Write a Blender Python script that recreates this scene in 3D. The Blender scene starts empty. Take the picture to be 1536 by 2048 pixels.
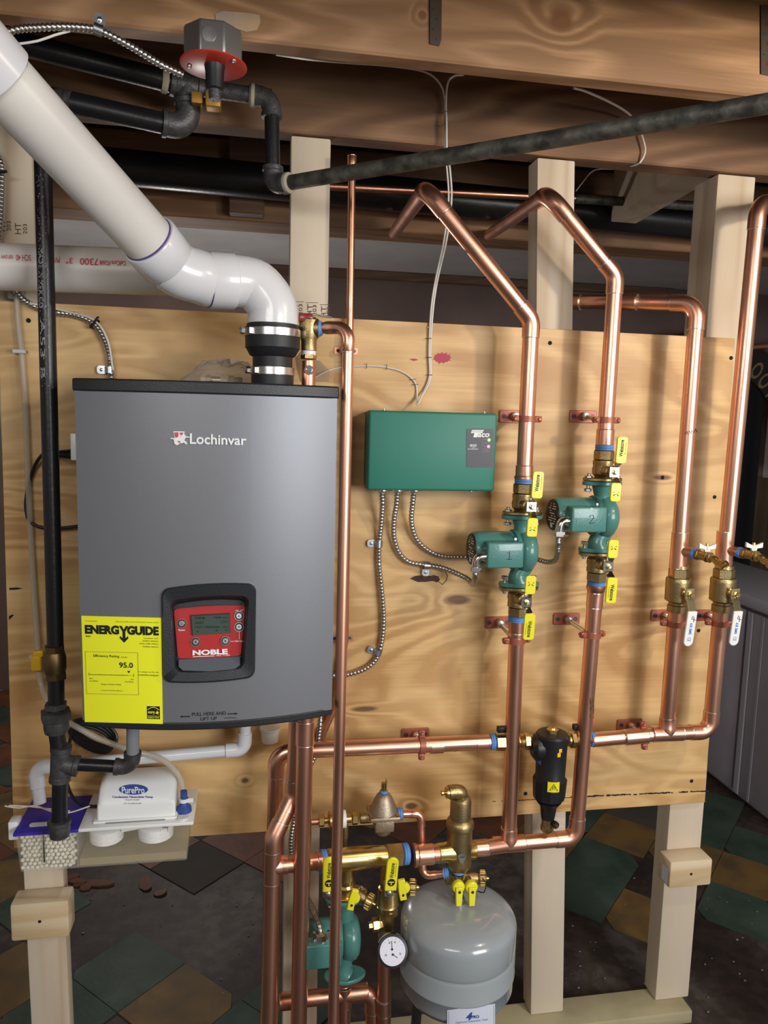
import bpy, bmesh, math, random
from mathutils import Vector, Matrix
random.seed(7)
V = Vector
# ---------------------------------------------------------------- camera (solved from the vanishing points of the photograph)
FPX = 1500.0
_dn = V((-311, 12160, FPX)).normalized()
_up = -_dn
_X = V((8585, 61, FPX)); _X = (_X - _up * _X.dot(_up)).normalized()
_Y = _up.cross(_X)
ZF = 1.375                                   # the floor is z = 0; the plywood face is y = 0, x runs along it
def c2w(v): return V((_X.dot(v), _Y.dot(v), _up.dot(v)))
CAM = V((-0.2954, -1.6813, 0.2105 + ZF))
def P(px, py, d=0.0):
    """world point seen at (px,py) on the vertical plane d metres in front of the plywood"""
    r = c2w(V((px - 768, py - 1024, FPX))); t = (-d - CAM.y) / r.y
    return CAM + r * t
def Pz(px, py, z):
    r = c2w(V((px - 768, py - 1024, FPX))); t = (z - CAM.z) / r.z
    return CAM + r * t
def Px(px, py, x):
    r = c2w(V((px - 768, py - 1024, FPX))); t = (x - CAM.x) / r.x
    return CAM + r * t
def Pc(px, py, zc):
    return CAM + c2w(V((px - 768, py - 1024, FPX))) * (zc / FPX)
cd = bpy.data.cameras.new('camera'); cam = bpy.data.objects.new('camera', cd)
bpy.context.scene.collection.objects.link(cam)
cd.sensor_fit = 'VERTICAL'; cd.sensor_height = 36; cd.lens = FPX / 2048 * 36; cd.clip_start = 0.02
xc, yc, zc_ = c2w(V((1, 0, 0))), c2w(V((0, -1, 0))), c2w(V((0, 0, -1)))
cam.matrix_world = Matrix(((xc.x, yc.x, zc_.x, CAM.x), (xc.y, yc.y, zc_.y, CAM.y), (xc.z, yc.z, zc_.z, CAM.z), (0, 0, 0, 1)))
SC = bpy.context.scene; SC.camera = cam
# ---------------------------------------------------------------- world, lights, exposure
W = bpy.data.worlds.new('world'); SC.world = W; W.use_nodes = True
W.node_tree.nodes['Background'].inputs[0].default_value = (0.88, 0.82, 0.76, 1)
W.node_tree.nodes['Background'].inputs[1].default_value = 0.16
SC.view_settings.view_transform = 'Standard'; SC.view_settings.look = 'None'
SC.view_settings.exposure = 0.0; SC.view_settings.gamma = 1.0; SC.view_settings.use_curve_mapping = False
def area(name, loc, target, sx, sy, power, col):
    l = bpy.data.lights.new(name, 'AREA'); l.shape = 'RECTANGLE'; l.size = sx; l.size_y = sy; l.energy = power; l.color = col
    o = bpy.data.objects.new(name, l); SC.collection.objects.link(o); o.location = loc
    o.rotation_euler = (V(target) - V(loc)).to_track_quat('-Z', 'Y').to_euler(); return o
area('window_light', (1.5, -3.0, 1.75), (0.1, 0, 1.2), 1.4, 1.2, 80, (0.96, 0.98, 1.0))
area('ceiling_tube_light', (-0.9, -2.3, 2.12), (-0.3, 0, 0.6), 1.2, 0.4, 17, (1.0, 0.97, 0.92))
def bulb(name, loc, power, r, col):
    l = bpy.data.lights.new(name, 'POINT'); l.energy = power; l.shadow_soft_size = r; l.color = col
    o = bpy.data.objects.new(name, l); SC.collection.objects.link(o); o.location = loc
bulb('far_room_fill', (-0.7, 2.0, 1.3), 21, 0.06, (1.0, 0.95, 0.90))  # unseen fill added to brighten the back wall and white ceiling
bulb('bulb_light', (0.95, -1.05, 2.06), 24, 0.04, (1.0, 0.86, 0.68))

# ---------------------------------------------------------------- mesh helpers
COL = SC.collection
def perp(a):
    a = a.normalized(); h = V((0, 0, 1)) if abs(a.z) < 0.9 else V((1, 0, 0))
    u = a.cross(h).normalized(); return u, a.cross(u).normalized()
def frame(o, X, Y, Z):
    return Matrix(((X[0], Y[0], Z[0], o[0]), (X[1], Y[1], Z[1], o[1]), (X[2], Y[2], Z[2], o[2]), (0, 0, 0, 1)))
def smooth(pts, step=0.012):
    pts = [V(p) for p in pts]; q = [pts[0] * 2 - pts[1]] + pts + [pts[-1] * 2 - pts[-2]]; out = []
    for i in range(1, len(q) - 2):
        a, b, c, d = q[i - 1:i + 3]; n = max(2, int((c - b).length / step))
        for k in range(n):
            t = k / n
            out.append(0.5 * ((2 * b) + (c - a) * t + (2 * a - 5 * b + 4 * c - d) * t * t + (3 * b - a - 3 * c + d) * t ** 3))
    out.append(pts[-1]); return out
class MB:
    def __init__(s): s.bm = bmesh.new()
    def face(s, vs):
        try: s.bm.faces.new(vs)
        except ValueError: pass
    def hull(s, lo, hi, M=None):
        vs = []
        for x in (lo[0], hi[0]):
            for y in (lo[1], hi[1]):
                for z in (lo[2], hi[2]):
                    p = V((x, y, z)); vs.append(s.bm.verts.new(M @ p if M else p))
        for f in ((0, 1, 3, 2), (4, 6, 7, 5), (0, 4, 5, 1), (2, 3, 7, 6), (0, 2, 6, 4), (1, 5, 7, 3)): s.face([vs[i] for i in f])
        return s
    def box(s, c, sz, M=None):
        c = V(c); h = V(sz) / 2; return s.hull(c - h, c + h, M)
    def rbox(s, lo, hi, b, seg=2, M=None):
        t = bmesh.new(); vs = []
        for x in (lo[0], hi[0]):
            for y in (lo[1], hi[1]):
                for z in (lo[2], hi[2]): vs.append(t.verts.new((x, y, z)))
        for f in ((0, 1, 3, 2), (4, 6, 7, 5), (0, 4, 5, 1), (2, 3, 7, 6), (0, 2, 6, 4), (1, 5, 7, 3)): t.faces.new([vs[i] for i in f])
        bmesh.ops.bevel(t, geom=t.edges[:], offset=b, segments=seg, profile=0.5, affect='EDGES')
        mp = {v: s.bm.verts.new(M @ v.co if M else v.co) for v in t.verts}
        for f in t.faces: s.face([mp[v] for v in f.verts])
        t.free(); return s
    def tube(s, pts, r, n=14, cap=True):
        pts = [V(p) for p in pts]; N = len(pts); R = r if isinstance(r, (list, tuple)) else [r] * N
        u = None; rings = []
        for i, p in enumerate(pts):
            t = (pts[min(i + 1, N - 1)] - pts[max(i - 1, 0)])
            if t.length < 1e-9: t = V((0, 0, 1))
            t.normalize()
            if u is None: u, _ = perp(t)
            u = (u - t * u.dot(t)).normalized(); w = t.cross(u)
            rings.append([s.bm.verts.new(p + (u * math.cos(2 * math.pi * k / n) + w * math.sin(2 * math.pi * k / n)) * R[i]) for k in range(n)])
        for a, b in zip(rings, rings[1:]):
            for k in range(n): s.face([a[k], a[(k + 1) % n], b[(k + 1) % n], b[k]])
        if cap: s.face(rings[0][::-1]); s.face(rings[-1])
        return s
    def lathe(s, prof, o, ax=(0, 0, 1), n=28, rot=0.0, cap=True, sx=1.0, u=None):
        o = V(o); ax = V(ax).normalized()
        if u is None: u, w = perp(ax)
        else: u = V(u); w = ax.cross(u)
        rings = []
        for h, r in prof:
            rings.append([s.bm.verts.new(o + ax * h + (u * math.cos(2 * math.pi * k / n + rot) * sx + w * math.sin(2 * math.pi * k / n + rot)) * max(r, 1e-5)) for k in range(n)])
        for a, b in zip(rings, rings[1:]):
            for k in range(n): s.face([a[k], a[(k + 1) % n], b[(k + 1) % n], b[k]])
        if cap: s.face(rings[0][::-1]); s.face(rings[-1])
        return s
    def ring(s, o, ax, R, r, n=28, m=8, sq=False, w=None):
        """torus, or with w a flat band of width w"""
        o = V(o); ax = V(ax).normalized()
        if w: return s.lathe([(-w / 2, R), (-w / 2, R + r), (w / 2, R + r), (w / 2, R), (-w / 2, R)], o, ax, n, cap=False)
        return s.lathe([(r * math.sin(2 * math.pi * j / m), R + r * math.cos(2 * math.pi * j / m)) for j in range(m + 1)], o, ax, n, cap=False)
    def prism(s, outline, mp, w0=0.0, w1=0.0):
        """outline: 2D points; mp(u,v,w) -> world"""
        a = [s.bm.verts.new(mp(u, v, w1)) for u, v in outline]
        s.face(a)
        if w1 != w0:
            b = [s.bm.verts.new(mp(u, v, w0)) for u, v in outline]; s.face(b[::-1]); n = len(a)
            for k in range(n): s.face([b[k], b[(k + 1) % n], a[(k + 1) % n], a[k]])
        return s
    def ball(s, c, r, sc=(1, 1, 1), sub=2):
        bmesh.ops.create_icosphere(s.bm, subdivisions=sub, radius=r, matrix=Matrix.Translation(V(c)) @ Matrix.Diagonal((*sc, 1))); return s
    def mesh(s, me):
        off = len(s.bm.verts); s.bm.from_mesh(me); return s
    def build(s, name, mat, parent=None, bevel=0.0, ang=35, seg=2, flat=False, label=None):
        bm = s.bm
        bmesh.ops.recalc_face_normals(bm, faces=bm.faces[:])
        if parent is not None:
            off = ORG[parent.name]
        else:
            xs = [v.co for v in bm.verts]; off = V([(min(c[i] for c in xs) + max(c[i] for c in xs)) / 2 for i in range(3)])
            off.z = min(c[2] for c in xs)
        for v in bm.verts: v.co -= off
        me = bpy.data.meshes.new(name); bm.to_mesh(me); bm.free()
        for p in me.polygons: p.use_smooth = not flat
        if not flat: me.set_sharp_from_angle(angle=math.radians(ang))
        o = bpy.data.objects.new(name, me); COL.objects.link(o)
        me.materials.append(mat)
        if parent is not None: o.parent = parent
        else: o.location = off
        ORG[o.name] = off.copy()
        if bevel:
            b = o.modifiers.new('bevel', 'BEVEL'); b.width = bevel; b.segments = seg; b.limit_method = 'ANGLE'; b.angle_limit = math.radians(40); b.harden_normals = False
        if label: o['label'] = label
        return o
ORG = {}
def tag(o, label, cat, group=None):
    o['label'] = label; o['category'] = cat
    if group: o['group'] = group
    return o
def thing(name, label, cat, loc, group=None):
    o = bpy.data.objects.new(name, None); COL.objects.link(o); o.location = V(loc); o.empty_display_size = 0.02
    ORG[o.name] = V(loc); tag(o, label, cat, group); return o
def struct(o): o['kind'] = 'structure'; return o
def copy_tree(o, parent=None):
    c = o.copy(); COL.objects.link(c)
    if parent is not None: c.parent = parent
    for ch in list(o.children): copy_tree(ch, c)
    return c
_tc = {}
def text_mesh(s, bold=0.0):
    k = (s, bold)
    if k in _tc: return _tc[k]
    cu = bpy.data.curves.new('t', 'FONT'); cu.body = s; cu.offset = bold; cu.resolution_u = 3; cu.size = 1
    ob = bpy.data.objects.new('t', cu); COL.objects.link(ob)
    dg = bpy.context.evaluated_depsgraph_get(); me = bpy.data.meshes.new_from_object(ob.evaluated_get(dg))
    vs = [v.co.copy() for v in me.vertices]; fs = [list(p.vertices) for p in me.polygons]
    x0 = min(v.x for v in vs); x1 = max(v.x for v in vs); y0 = min(v.y for v in vs); y1 = max(v.y for v in vs)
    res = ([((v.x - x0) / (x1 - x0), (v.y - y0) / (y1 - y0)) for v in vs], fs)
    bpy.data.objects.remove(ob); bpy.data.curves.remove(cu); bpy.data.meshes.remove(me); _tc[k] = res; return res
def add_text(mb, s, mp, bold=0.0, w0=0.0, w1=0.0006, shear=0.0):
    uv, fs = text_mesh(s, bold)
    a = [mb.bm.verts.new(mp(u + shear * v, v, w1)) for u, v in uv]
    edges = {}
    for f in fs:
        mb.face([a[i] for i in f])
        for i in range(len(f)):
            e = (f[i], f[(i + 1) % len(f)]); edges[e] = edges.get(e, 0) + 1
    if w1 - w0 > 0.0009:
        b = [mb.bm.verts.new(mp(u + shear * v, v, w0)) for u, v in uv]
        for (i, j) in edges:
            if (j, i) not in edges: mb.face([b[i], b[j], a[j], a[i]])
    return mb
def quad(tl, tr, br, bl, surf):
    """(u,v) in the unit square -> bilinear between four measured corners -> the surface"""
    def f(u, v, w=0.0):
        x = (bl[0] * (1 - u) + br[0] * u) * (1 - v) + (tl[0] * (1 - u) + tr[0] * u) * v
        y = (bl[1] * (1 - u) + br[1] * u) * (1 - v) + (tl[1] * (1 - u) + tr[1] * u) * v
        return surf(x, y, w)
    return f
def rectq(x0, y0, x1, y1, surf, dy=0.0):
    return quad((x0, y0), (x1, y0 + dy), (x1, y1 + dy), (x0, y1), surf)
def plane(d): return lambda px, py, w=0.0: P(px, py, d + w)
def flatmap(o, U, Vv, N):
    o, U, Vv, N = V(o), V(U), V(Vv), V(N).normalized()
    return lambda u, v, w=0.0: o + U * u + Vv * v + N * w
def rrect(x0, y0, x1, y1, r, n=5):
    out = []
    for cx, cy, a in ((x1 - r, y1 - r, 0), (x0 + r, y1 - r, 90), (x0 + r, y0 + r, 180), (x1 - r, y0 + r, 270)):
        for k in range(n + 1):
            t = math.radians(a + 90 * k / n); out.append((cx + r * math.cos(t), cy + r * math.sin(t)))
    return out
def circ(cx, cy, r, n=24, ry=None):
    return [(cx + r * math.cos(2 * math.pi * k / n), cy + (ry or r) * math.sin(2 * math.pi * k / n)) for k in range(n)]

# ---------------------------------------------------------------- materials
def nt_new(name):
    m = bpy.data.materials.new(name); m.use_nodes = True; nt = m.node_tree
    return m, nt, nt.nodes, nt.links, nt.nodes['Principled BSDF']
def noise_node(nt, scale, stretch=(1, 1, 1), detail=4, distort=0.0, loc=(0, 0, 0), coord='Object'):
    N, L = nt.nodes, nt.links
    tc = N.new('ShaderNodeTexCoord'); mp = N.new('ShaderNodeMapping'); mp.inputs['Scale'].default_value = stretch; mp.inputs['Location'].default_value = loc
    L.new(tc.outputs[coord], mp.inputs[0])
    n = N.new('ShaderNodeTexNoise'); n.inputs['Scale'].default_value = scale; n.inputs['Detail'].default_value = detail; n.inputs['Distortion'].default_value = distort
    L.new(mp.outputs[0], n.inputs['Vector']); return n, mp
def ramp(nt, fac, stops):
    r = nt.nodes.new('ShaderNodeValToRGB'); e = r.color_ramp.elements
    while len(e) < len(stops): e.new(0.5)
    for k, (p, c) in enumerate(stops): e[k].position = p; e[k].color = (*c, 1)
    nt.links.new(fac, r.inputs[0]); return r
def mat(name, c, rough=0.5, metal=0.0, c2=None, scale=18, stretch=(1, 1, 1), lo=0.35, hi=0.65, bump=0.0, bscale=80, bstretch=(1, 1, 1), coat=0.0, emit=None, es=1.0, alpha=1.0, trans=0.0, rvar=0.0, ior=1.45):
    m, nt, N, L, b = nt_new(name)
    b.inputs['Base Color'].default_value = (*c, 1); b.inputs['Roughness'].default_value = rough; b.inputs['Metallic'].default_value = metal
    b.inputs['Coat Weight'].default_value = coat; b.inputs['IOR'].default_value = ior
    if trans: b.inputs['Transmission Weight'].default_value = trans
    if alpha < 1: b.inputs['Alpha'].default_value = alpha
    if emit: b.inputs['Emission Color'].default_value = (*emit, 1); b.inputs['Emission Strength'].default_value = es
    if c2 is not None:
        n, _ = noise_node(nt, scale, stretch); r = ramp(nt, n.outputs['Fac'], [(lo, c), (hi, c2)]); L.new(r.outputs[0], b.inputs['Base Color'])
        if rvar:
            mr = N.new('ShaderNodeMapRange'); mr.inputs[1].default_value = 0.3; mr.inputs[2].default_value = 0.7; mr.inputs[3].default_value = max(0.03, rough - rvar); mr.inputs[4].default_value = rough + rvar
            L.new(n.outputs['Fac'], mr.inputs[0]); L.new(mr.outputs[0], b.inputs['Roughness'])
    if bump:
        n2, _ = noise_node(nt, bscale, bstretch); bp = N.new('ShaderNodeBump'); bp.inputs['Strength'].default_value = bump; bp.inputs['Distance'].default_value = 0.004
        L.new(n2.outputs['Fac'], bp.inputs['Height']); L.new(bp.outputs[0], b.inputs['Normal'])
    return m
def wood(name, a, bcol, axis='z', bands=9.0, scale=2.2, squash=0.12, rough=0.62, fine=0.25, spots=(), dist=0.6, stain=None, loc=(0, 0, 0), dark=(0.2, 0.1, 0.04), pw=1.0):
    """growth-ring contours of a stretched noise; spots: (x, y, z, rx, rz) knots in object coordinates"""
    m, nt, N, L, b = nt_new(name); st = {'x': (squash, 1, 1), 'y': (1, squash, 1), 'z': (1, 1, squash)}[axis]
    n, mp = noise_node(nt, scale, st, detail=3, distort=dist, loc=loc)
    mu = N.new('ShaderNodeMath'); mu.operation = 'MULTIPLY'; mu.inputs[1].default_value = bands; L.new(n.outputs['Fac'], mu.inputs[0])
    hgt = mu.outputs[0]; tc = N.new('ShaderNodeTexCoord'); kmask = None
    for (x, y, z, rx, rz) in spots:
        s_ = N.new('ShaderNodeVectorMath'); s_.operation = 'SUBTRACT'; s_.inputs[1].default_value = (x, y, z); L.new(tc.outputs['Object'], s_.inputs[0])
        q = N.new('ShaderNodeVectorMath'); q.operation = 'MULTIPLY'; q.inputs[1].default_value = (1 / rx, 0, 1 / rz); L.new(s_.outputs[0], q.inputs[0])
        ln = N.new('ShaderNodeVectorMath'); ln.operation = 'LENGTH'; L.new(q.outputs[0], ln.inputs[0])
        k1 = N.new('ShaderNodeMapRange'); k1.inputs[1].default_value = 0.7; k1.inputs[2].default_value = 1.25; k1.inputs[3].default_value = 1; k1.inputs[4].default_value = 0; L.new(ln.outputs['Value'], k1.inputs[0])
        k2 = N.new('ShaderNodeMapRange'); k2.inputs[1].default_value = 0.0; k2.inputs[2].default_value = 4.0; k2.inputs[3].default_value = 1.6; k2.inputs[4].default_value = 0; k2.interpolation_type = 'SMOOTHSTEP'; L.new(ln.outputs['Value'], k2.inputs[0])
        ad = N.new('ShaderNodeMath'); ad.operation = 'ADD'; L.new(hgt, ad.inputs[0]); L.new(k2.outputs[0], ad.inputs[1]); hgt = ad.outputs[0]
        if kmask is None: kmask = k1.outputs[0]
        else:
            mx = N.new('ShaderNodeMath'); mx.operation = 'MAXIMUM'; L.new(kmask, mx.inputs[0]); L.new(k1.outputs[0], mx.inputs[1]); kmask = mx.outputs[0]
    fr = N.new('ShaderNodeMath'); fr.operation = 'PINGPONG'; fr.inputs[1].default_value = 0.5; L.new(hgt, fr.inputs[0])
    m2 = N.new('ShaderNodeMath'); m2.operation = 'MULTIPLY'; m2.inputs[1].default_value = 2.0; L.new(fr.outputs[0], m2.inputs[0])
    pwn = N.new('ShaderNodeMath'); pwn.operation = 'POWER'; pwn.inputs[1].default_value = pw; L.new(m2.outputs[0], pwn.inputs[0])
    st2 = {'x': (0.03, 1, 1), 'y': (1, 0.03, 1), 'z': (1, 1, 0.03)}[axis]
    f2, _ = noise_node(nt, 160, st2, detail=2)
    mix = N.new('ShaderNodeMath'); mix.operation = 'MULTIPLY_ADD'; mix.inputs[1].default_value = fine; L.new(f2.outputs['Fac'], mix.inputs[0]); L.new(pwn.outputs[0], mix.inputs[2])
    r = ramp(nt, mix.outputs[0], [(0.1, a), (1.1, bcol)]); out = r.outputs[0]
    if stain:
        sn, _ = noise_node(nt, 3.0, (1, 1, 1), detail=4, loc=(3, 1, 2)); rr = ramp(nt, sn.outputs['Fac'], [(0.42, (0, 0, 0)), (0.62, (1, 1, 1))])
        mc = N.new('ShaderNodeMix'); mc.data_type = 'RGBA'; mc.inputs[7].default_value = (*stain, 1); L.new(rr.outputs[0], mc.inputs[0]); L.new(out, mc.inputs[6])
        mm = N.new('ShaderNodeMix'); mm.data_type = 'RGBA'; mm.inputs[0].default_value = 0.5; L.new(out, mm.inputs[6]); L.new(mc.outputs[2], mm.inputs[7]); out = mm.outputs[2]
    if kmask is not None:
        mc = N.new('ShaderNodeMix'); mc.data_type = 'RGBA'; mc.inputs[7].default_value = (*dark, 1); L.new(kmask, mc.inputs[0]); L.new(out, mc.inputs[6]); out = mc.outputs[2]
    L.new(out, b.inputs['Base Color']); b.inputs['Roughness'].default_value = rough
    bp = N.new('ShaderNodeBump'); bp.inputs['Strength'].default_value = 0.15; bp.inputs['Distance'].default_value = 0.002; L.new(mix.outputs[0], bp.inputs['Height']); L.new(bp.outputs[0], b.inputs['Normal'])
    return m
COPPER = mat('copper', (0.92, 0.52, 0.38), 0.34, 1.0, (0.80, 0.42, 0.29), 9, (1, 1, 0.35), rvar=0.07)
COPPER_D = mat('copper_aged', (0.78, 0.40, 0.27), 0.36, 1.0, (0.56, 0.28, 0.18), 14, rvar=0.08)
SOLDER = mat('solder', (0.72, 0.70, 0.68), 0.3, 1.0)
BRASS = mat('brass', (0.66, 0.50, 0.20), 0.30, 1.0, (0.52, 0.37, 0.14), 25)
BRONZE = mat('brass_satin', (0.44, 0.34, 0.17), 0.42, 1.0, (0.36, 0.27, 0.13), 30, bump=0.15, bscale=300)
CHROME = mat('chrome_plate', (0.80, 0.80, 0.80), 0.15, 1.0)
ZINC = mat('zinc', (0.62, 0.64, 0.66), 0.33, 1.0, (0.45, 0.47, 0.50), 60)
ZINCY = mat('zinc_yellow', (0.72, 0.68, 0.42), 0.28, 1.0)
STEEL = mat('steel_band', (0.60, 0.60, 0.60), 0.28, 1.0)
ARMOR = mat('armored_steel', (0.50, 0.49, 0.47), 0.35, 1.0)
GALV = mat('galvanised_old', (0.17, 0.165, 0.14), 0.55, 0.6, (0.06, 0.058, 0.05), 40, bump=0.3, bscale=90)
BLACKPIPE = mat('black_pipe_paint', (0.012, 0.012, 0.013), 0.33, 0.0, bump=0.1, bscale=120)
BLACKMARK = mat('black_pipe_stencil', (0.30, 0.30, 0.30), 0.6, 0.0)
IRON = mat('cast_iron_fitting', (0.055, 0.052, 0.055), 0.45, 0.4, (0.09, 0.085, 0.085), 70, bump=0.25, bscale=200)
BLUETAPE = mat('blue_tape', (0.10, 0.25, 0.62), 0.55)
YELLOW = mat('yellow_vinyl', (0.80, 0.74, 0.02), 0.35, coat=0.2)
BLACK = mat('black_plastic', (0.012, 0.012, 0.014), 0.42)
BLACKR = mat('black_rubber', (0.016, 0.017, 0.020), 0.5)
INK = mat('black_ink', (0.01, 0.01, 0.01), 0.7)
WHITE = mat('white_plastic', (0.80, 0.80, 0.79), 0.35)
WHITEINK = mat('white_ink', (0.78, 0.79, 0.80), 0.5)
PVC = mat('pvc_white', (0.72, 0.72, 0.74), 0.25, coat=0.3)
PVCPIPE = mat('pvc_pipe', (0.74, 0.71, 0.66), 0.35, c2=(0.68, 0.65, 0.61), scale=6)
PURPLE = mat('purple_primer', (0.09, 0.06, 0.22), 0.4)
REDINK = mat('red_ink', (0.55, 0.08, 0.12), 0.6)
PUMPG = mat('green_cast_enamel', (0.070, 0.215, 0.190), 0.32, bump=0.12, bscale=260, coat=0.3)
BOXG = mat('green_cover_paint', (0.024, 0.185, 0.135), 0.5)
CLAMP = mat('copper_plated_hanger', (0.36, 0.115, 0.07), 0.42, 0.25, bump=0.08, bscale=300)
STRAP = mat('copper_strap', (0.78, 0.38, 0.25), 0.35, 0.8)
TANK = mat('grey_tank_enamel', (0.31, 0.345, 0.365), 0.22, coat=0.5)
BOILER = mat('grey_boiler_panel', (0.195, 0.203, 0.225), 0.42, metal=0.35, bump=0.03, bscale=500)
TRIMB = mat('boiler_black_trim', (0.018, 0.019, 0.022), 0.4, bump=0.15, bscale=500)
BEZEL = mat('bezel_plastic', (0.020, 0.023, 0.028), 0.45, bump=0.25, bscale=500)
LEDGE = mat('bezel_lit', (0.10, 0.115, 0.135), 0.4, bump=0.2, bscale=500)  # bezel plastic with the light from above put into the colour
REDP = mat('red_panel', (0.42, 0.025, 0.025), 0.35)
REDC = mat('red_cover', (0.55, 0.03, 0.02), 0.33, c2=(0.42, 0.03, 0.02), scale=20)
LCD = mat('lcd', (0.055, 0.085, 0.07), 0.2)
LCDI = mat('lcd_ink', (0.02, 0.04, 0.03), 0.3)
PAPERY = mat('yellow_paper', (0.86, 0.88, 0.02), 0.6)
PAPERW = mat('white_paper', (0.62, 0.65, 0.75), 0.5)
LABELB = mat('dark_label', (0.03, 0.032, 0.04), 0.4)
BLUEINK = mat('blue_ink', (0.03, 0.07, 0.28), 0.5)
BLUEP = mat('blue_lid', (0.035, 0.02, 0.33), 0.45, c2=(0.045, 0.03, 0.40), scale=30)
GLASSY = mat('clear_plastic', (0.85, 0.80, 0.66), 0.12, alpha=0.16)
VINYL = mat('clear_vinyl_tube', (0.62, 0.55, 0.44), 0.22, alpha=0.50)
WATER = mat('cloudy_water', (0.42, 0.34, 0.17), 0.3, alpha=0.62)
BEAD = mat('calcite_bead', (0.72, 0.68, 0.58), 0.7, c2=(0.62, 0.58, 0.46), scale=60)
CABLE = mat('white_cable', (0.66, 0.63, 0.58), 0.5)
BAG = mat('plastic_bag', (0.42, 0.36, 0.28), 0.2, alpha=0.38)
LEDG = mat('green_led', (0.2, 0.9, 0.2), 0.3, emit=(0.25, 1.0, 0.15), es=2.2)
LEDR = mat('red_led', (0.9, 0.2, 0.3), 0.3, emit=(1.0, 0.18, 0.35), es=2.2)
GREYP = mat('grey_pipe', (0.22, 0.23, 0.25), 0.4)
YBRASS = mat('yellow_knob', (0.85, 0.50, 0.02), 0.4)
REDVINYL = mat('dark_red_vinyl', (0.22, 0.02, 0.02), 0.3, coat=0.3)
HOLE = mat('dark_hole', (0.01, 0.008, 0.006), 0.9)
STAIN = mat('magenta_stain', (0.45, 0.06, 0.10), 0.7)
BOARDC = (0.0, 0.0, 0.0)
def bxz(px, py): p = P(px, py, 0); return p.x, p.z
def spt(px, py, rx, rz):
    x, z = bxz(px, py); return (x - BO.x, 0, z - BO.z, rx, rz)
BO = V(((-0.806 + 0.862) / 2, 0.009, 0.612))       # origin of the plywood panel
PLY = wood('plywood_face', (0.73, 0.475, 0.205), (0.46, 0.250, 0.085), 'x', bands=14, scale=2.6, squash=0.28, rough=0.5, fine=0.75, dist=1.1, pw=1.35,
           spots=[spt(1325, 955, 0.022, 0.006), spt(915, 1200, 0.03, 0.012), spt(822, 1612, 0.014, 0.008), spt(490, 1561, 0.008, 0.006), spt(730, 1418, 0.03, 0.006), spt(1205, 1165, 0.007, 0.003)], dark=(0.17, 0.09, 0.045), stain=(0.72, 0.50, 0.235))
PINE = wood('pine_stud', (0.66, 0.56, 0.43), (0.54, 0.42, 0.29), 'z', bands=5, scale=4, squash=0.06, rough=0.6, fine=0.2, pw=2)
PINEX = wood('pine_block', (0.68, 0.55, 0.38), (0.55, 0.40, 0.22), 'x', bands=5, scale=7, squash=0.1, rough=0.6, fine=0.2, pw=2)
PLATE = wood('treated_plate', (0.50, 0.45, 0.27), (0.38, 0.33, 0.18), 'x', bands=6, scale=5, squash=0.08, fine=0.3, stain=(0.22, 0.18, 0.11))
JOIST = wood('old_joist', (0.34, 0.190, 0.100), (0.155, 0.080, 0.040), 'x', bands=26, scale=2.6, squash=0.09, rough=0.75, fine=0.5, dist=0.5, stain=(0.17, 0.09, 0.05))
JOIST_D = wood('dark_joist', (0.19, 0.10, 0.055), (0.11, 0.055, 0.03), 'x', bands=14, scale=3, squash=0.09, fine=0.5, stain=(0.08, 0.04, 0.02))
SUBF = wood('subfloor_board', (0.10, 0.055, 0.03), (0.06, 0.03, 0.015), 'x', bands=10, scale=3, squash=0.1, fine=0.5)
# ================================================================ THE ROOM
CEIL = 1.07 + ZF; JB = 0.81 + ZF           # ceiling boards and the underside of the joists
TILEPTS = {
 'green': [(1200,1742),(1130,1785),(1250,1735),(1100,1640),(1200,1600),(1440,1830),(1400,1860),(1430,1640),(1470,1690),(1510,1705),(1330,1870),(260,1940),(20,1860),(45,2025),(200,2000),(465,2020),(700,1990),(1520,1840),(160,2040)],
 'ochre': [(1230,1690),(1300,1700),(1090,1700),(1280,1815),(1470,1745),(1515,1770),(350,1990),(20,1730),(25,1930),(330,2030),(1270,1650),(60,1700)],
 'terracotta': [(530,1700),(340,1715),(20,1400),(20,1530),(15,1460),(480,1660),(820,1680),(980,1650)],
 'umber': [(420,1730)],
}
S2 = math.sqrt(0.5); TS = 0.2286; U0, V0 = 0.157, 0.072
def tidx(p): return (math.floor(((p.x + p.y) * S2 - U0) / TS), math.floor(((p.x - p.y) * S2 - V0) / TS))
TC = {}
for kind, pts in TILEPTS.items():
    for (x, y) in pts:
        TC[tidx(Pz(x, y, 0))] = kind
rt = random.Random(4)
for i in range(-14, 16):
    for j in range(-14, 14):
        cx = ((i + .5) * TS + U0); cy = ((j + .5) * TS + V0); x = (cx + cy) * S2; y = (cx - cy) * S2
        if -2.6 < x < 2.0 and 0.95 < y < 2.6 and (i, j) not in TC:
            TC[(i, j)] = rt.choice(['green', 'ochre', 'terracotta', 'umber', None, 'green'])
        if x > 1.75 or (x > 0.4 and x < 1.3 and y < 0.25): TC.pop((i, j), None)
TILEM = {
 'green': mat('tile_green', (0.024, 0.046, 0.031), 0.6, c2=(0.050, 0.076, 0.056), scale=7, stretch=(1, 1, 1), lo=0.35, hi=0.62, bump=0.25, bscale=60),
 'ochre': mat('tile_ochre', (0.165, 0.095, 0.026), 0.6, c2=(0.085, 0.056, 0.026), scale=9, lo=0.4, hi=0.7, bump=0.1, bscale=40),
 'terracotta': mat('tile_terracotta', (0.17, 0.062, 0.03), 0.5, c2=(0.10, 0.042, 0.024), scale=9, bump=0.2, bscale=40),
 'umber': mat('tile_umber', (0.062, 0.054, 0.042), 0.75, c2=(0.05, 0.042, 0.035), scale=12, bump=0.2, bscale=40),
}
m_, nt, N_, L_, b_ = nt_new('floor_concrete_with_mastic')
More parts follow.
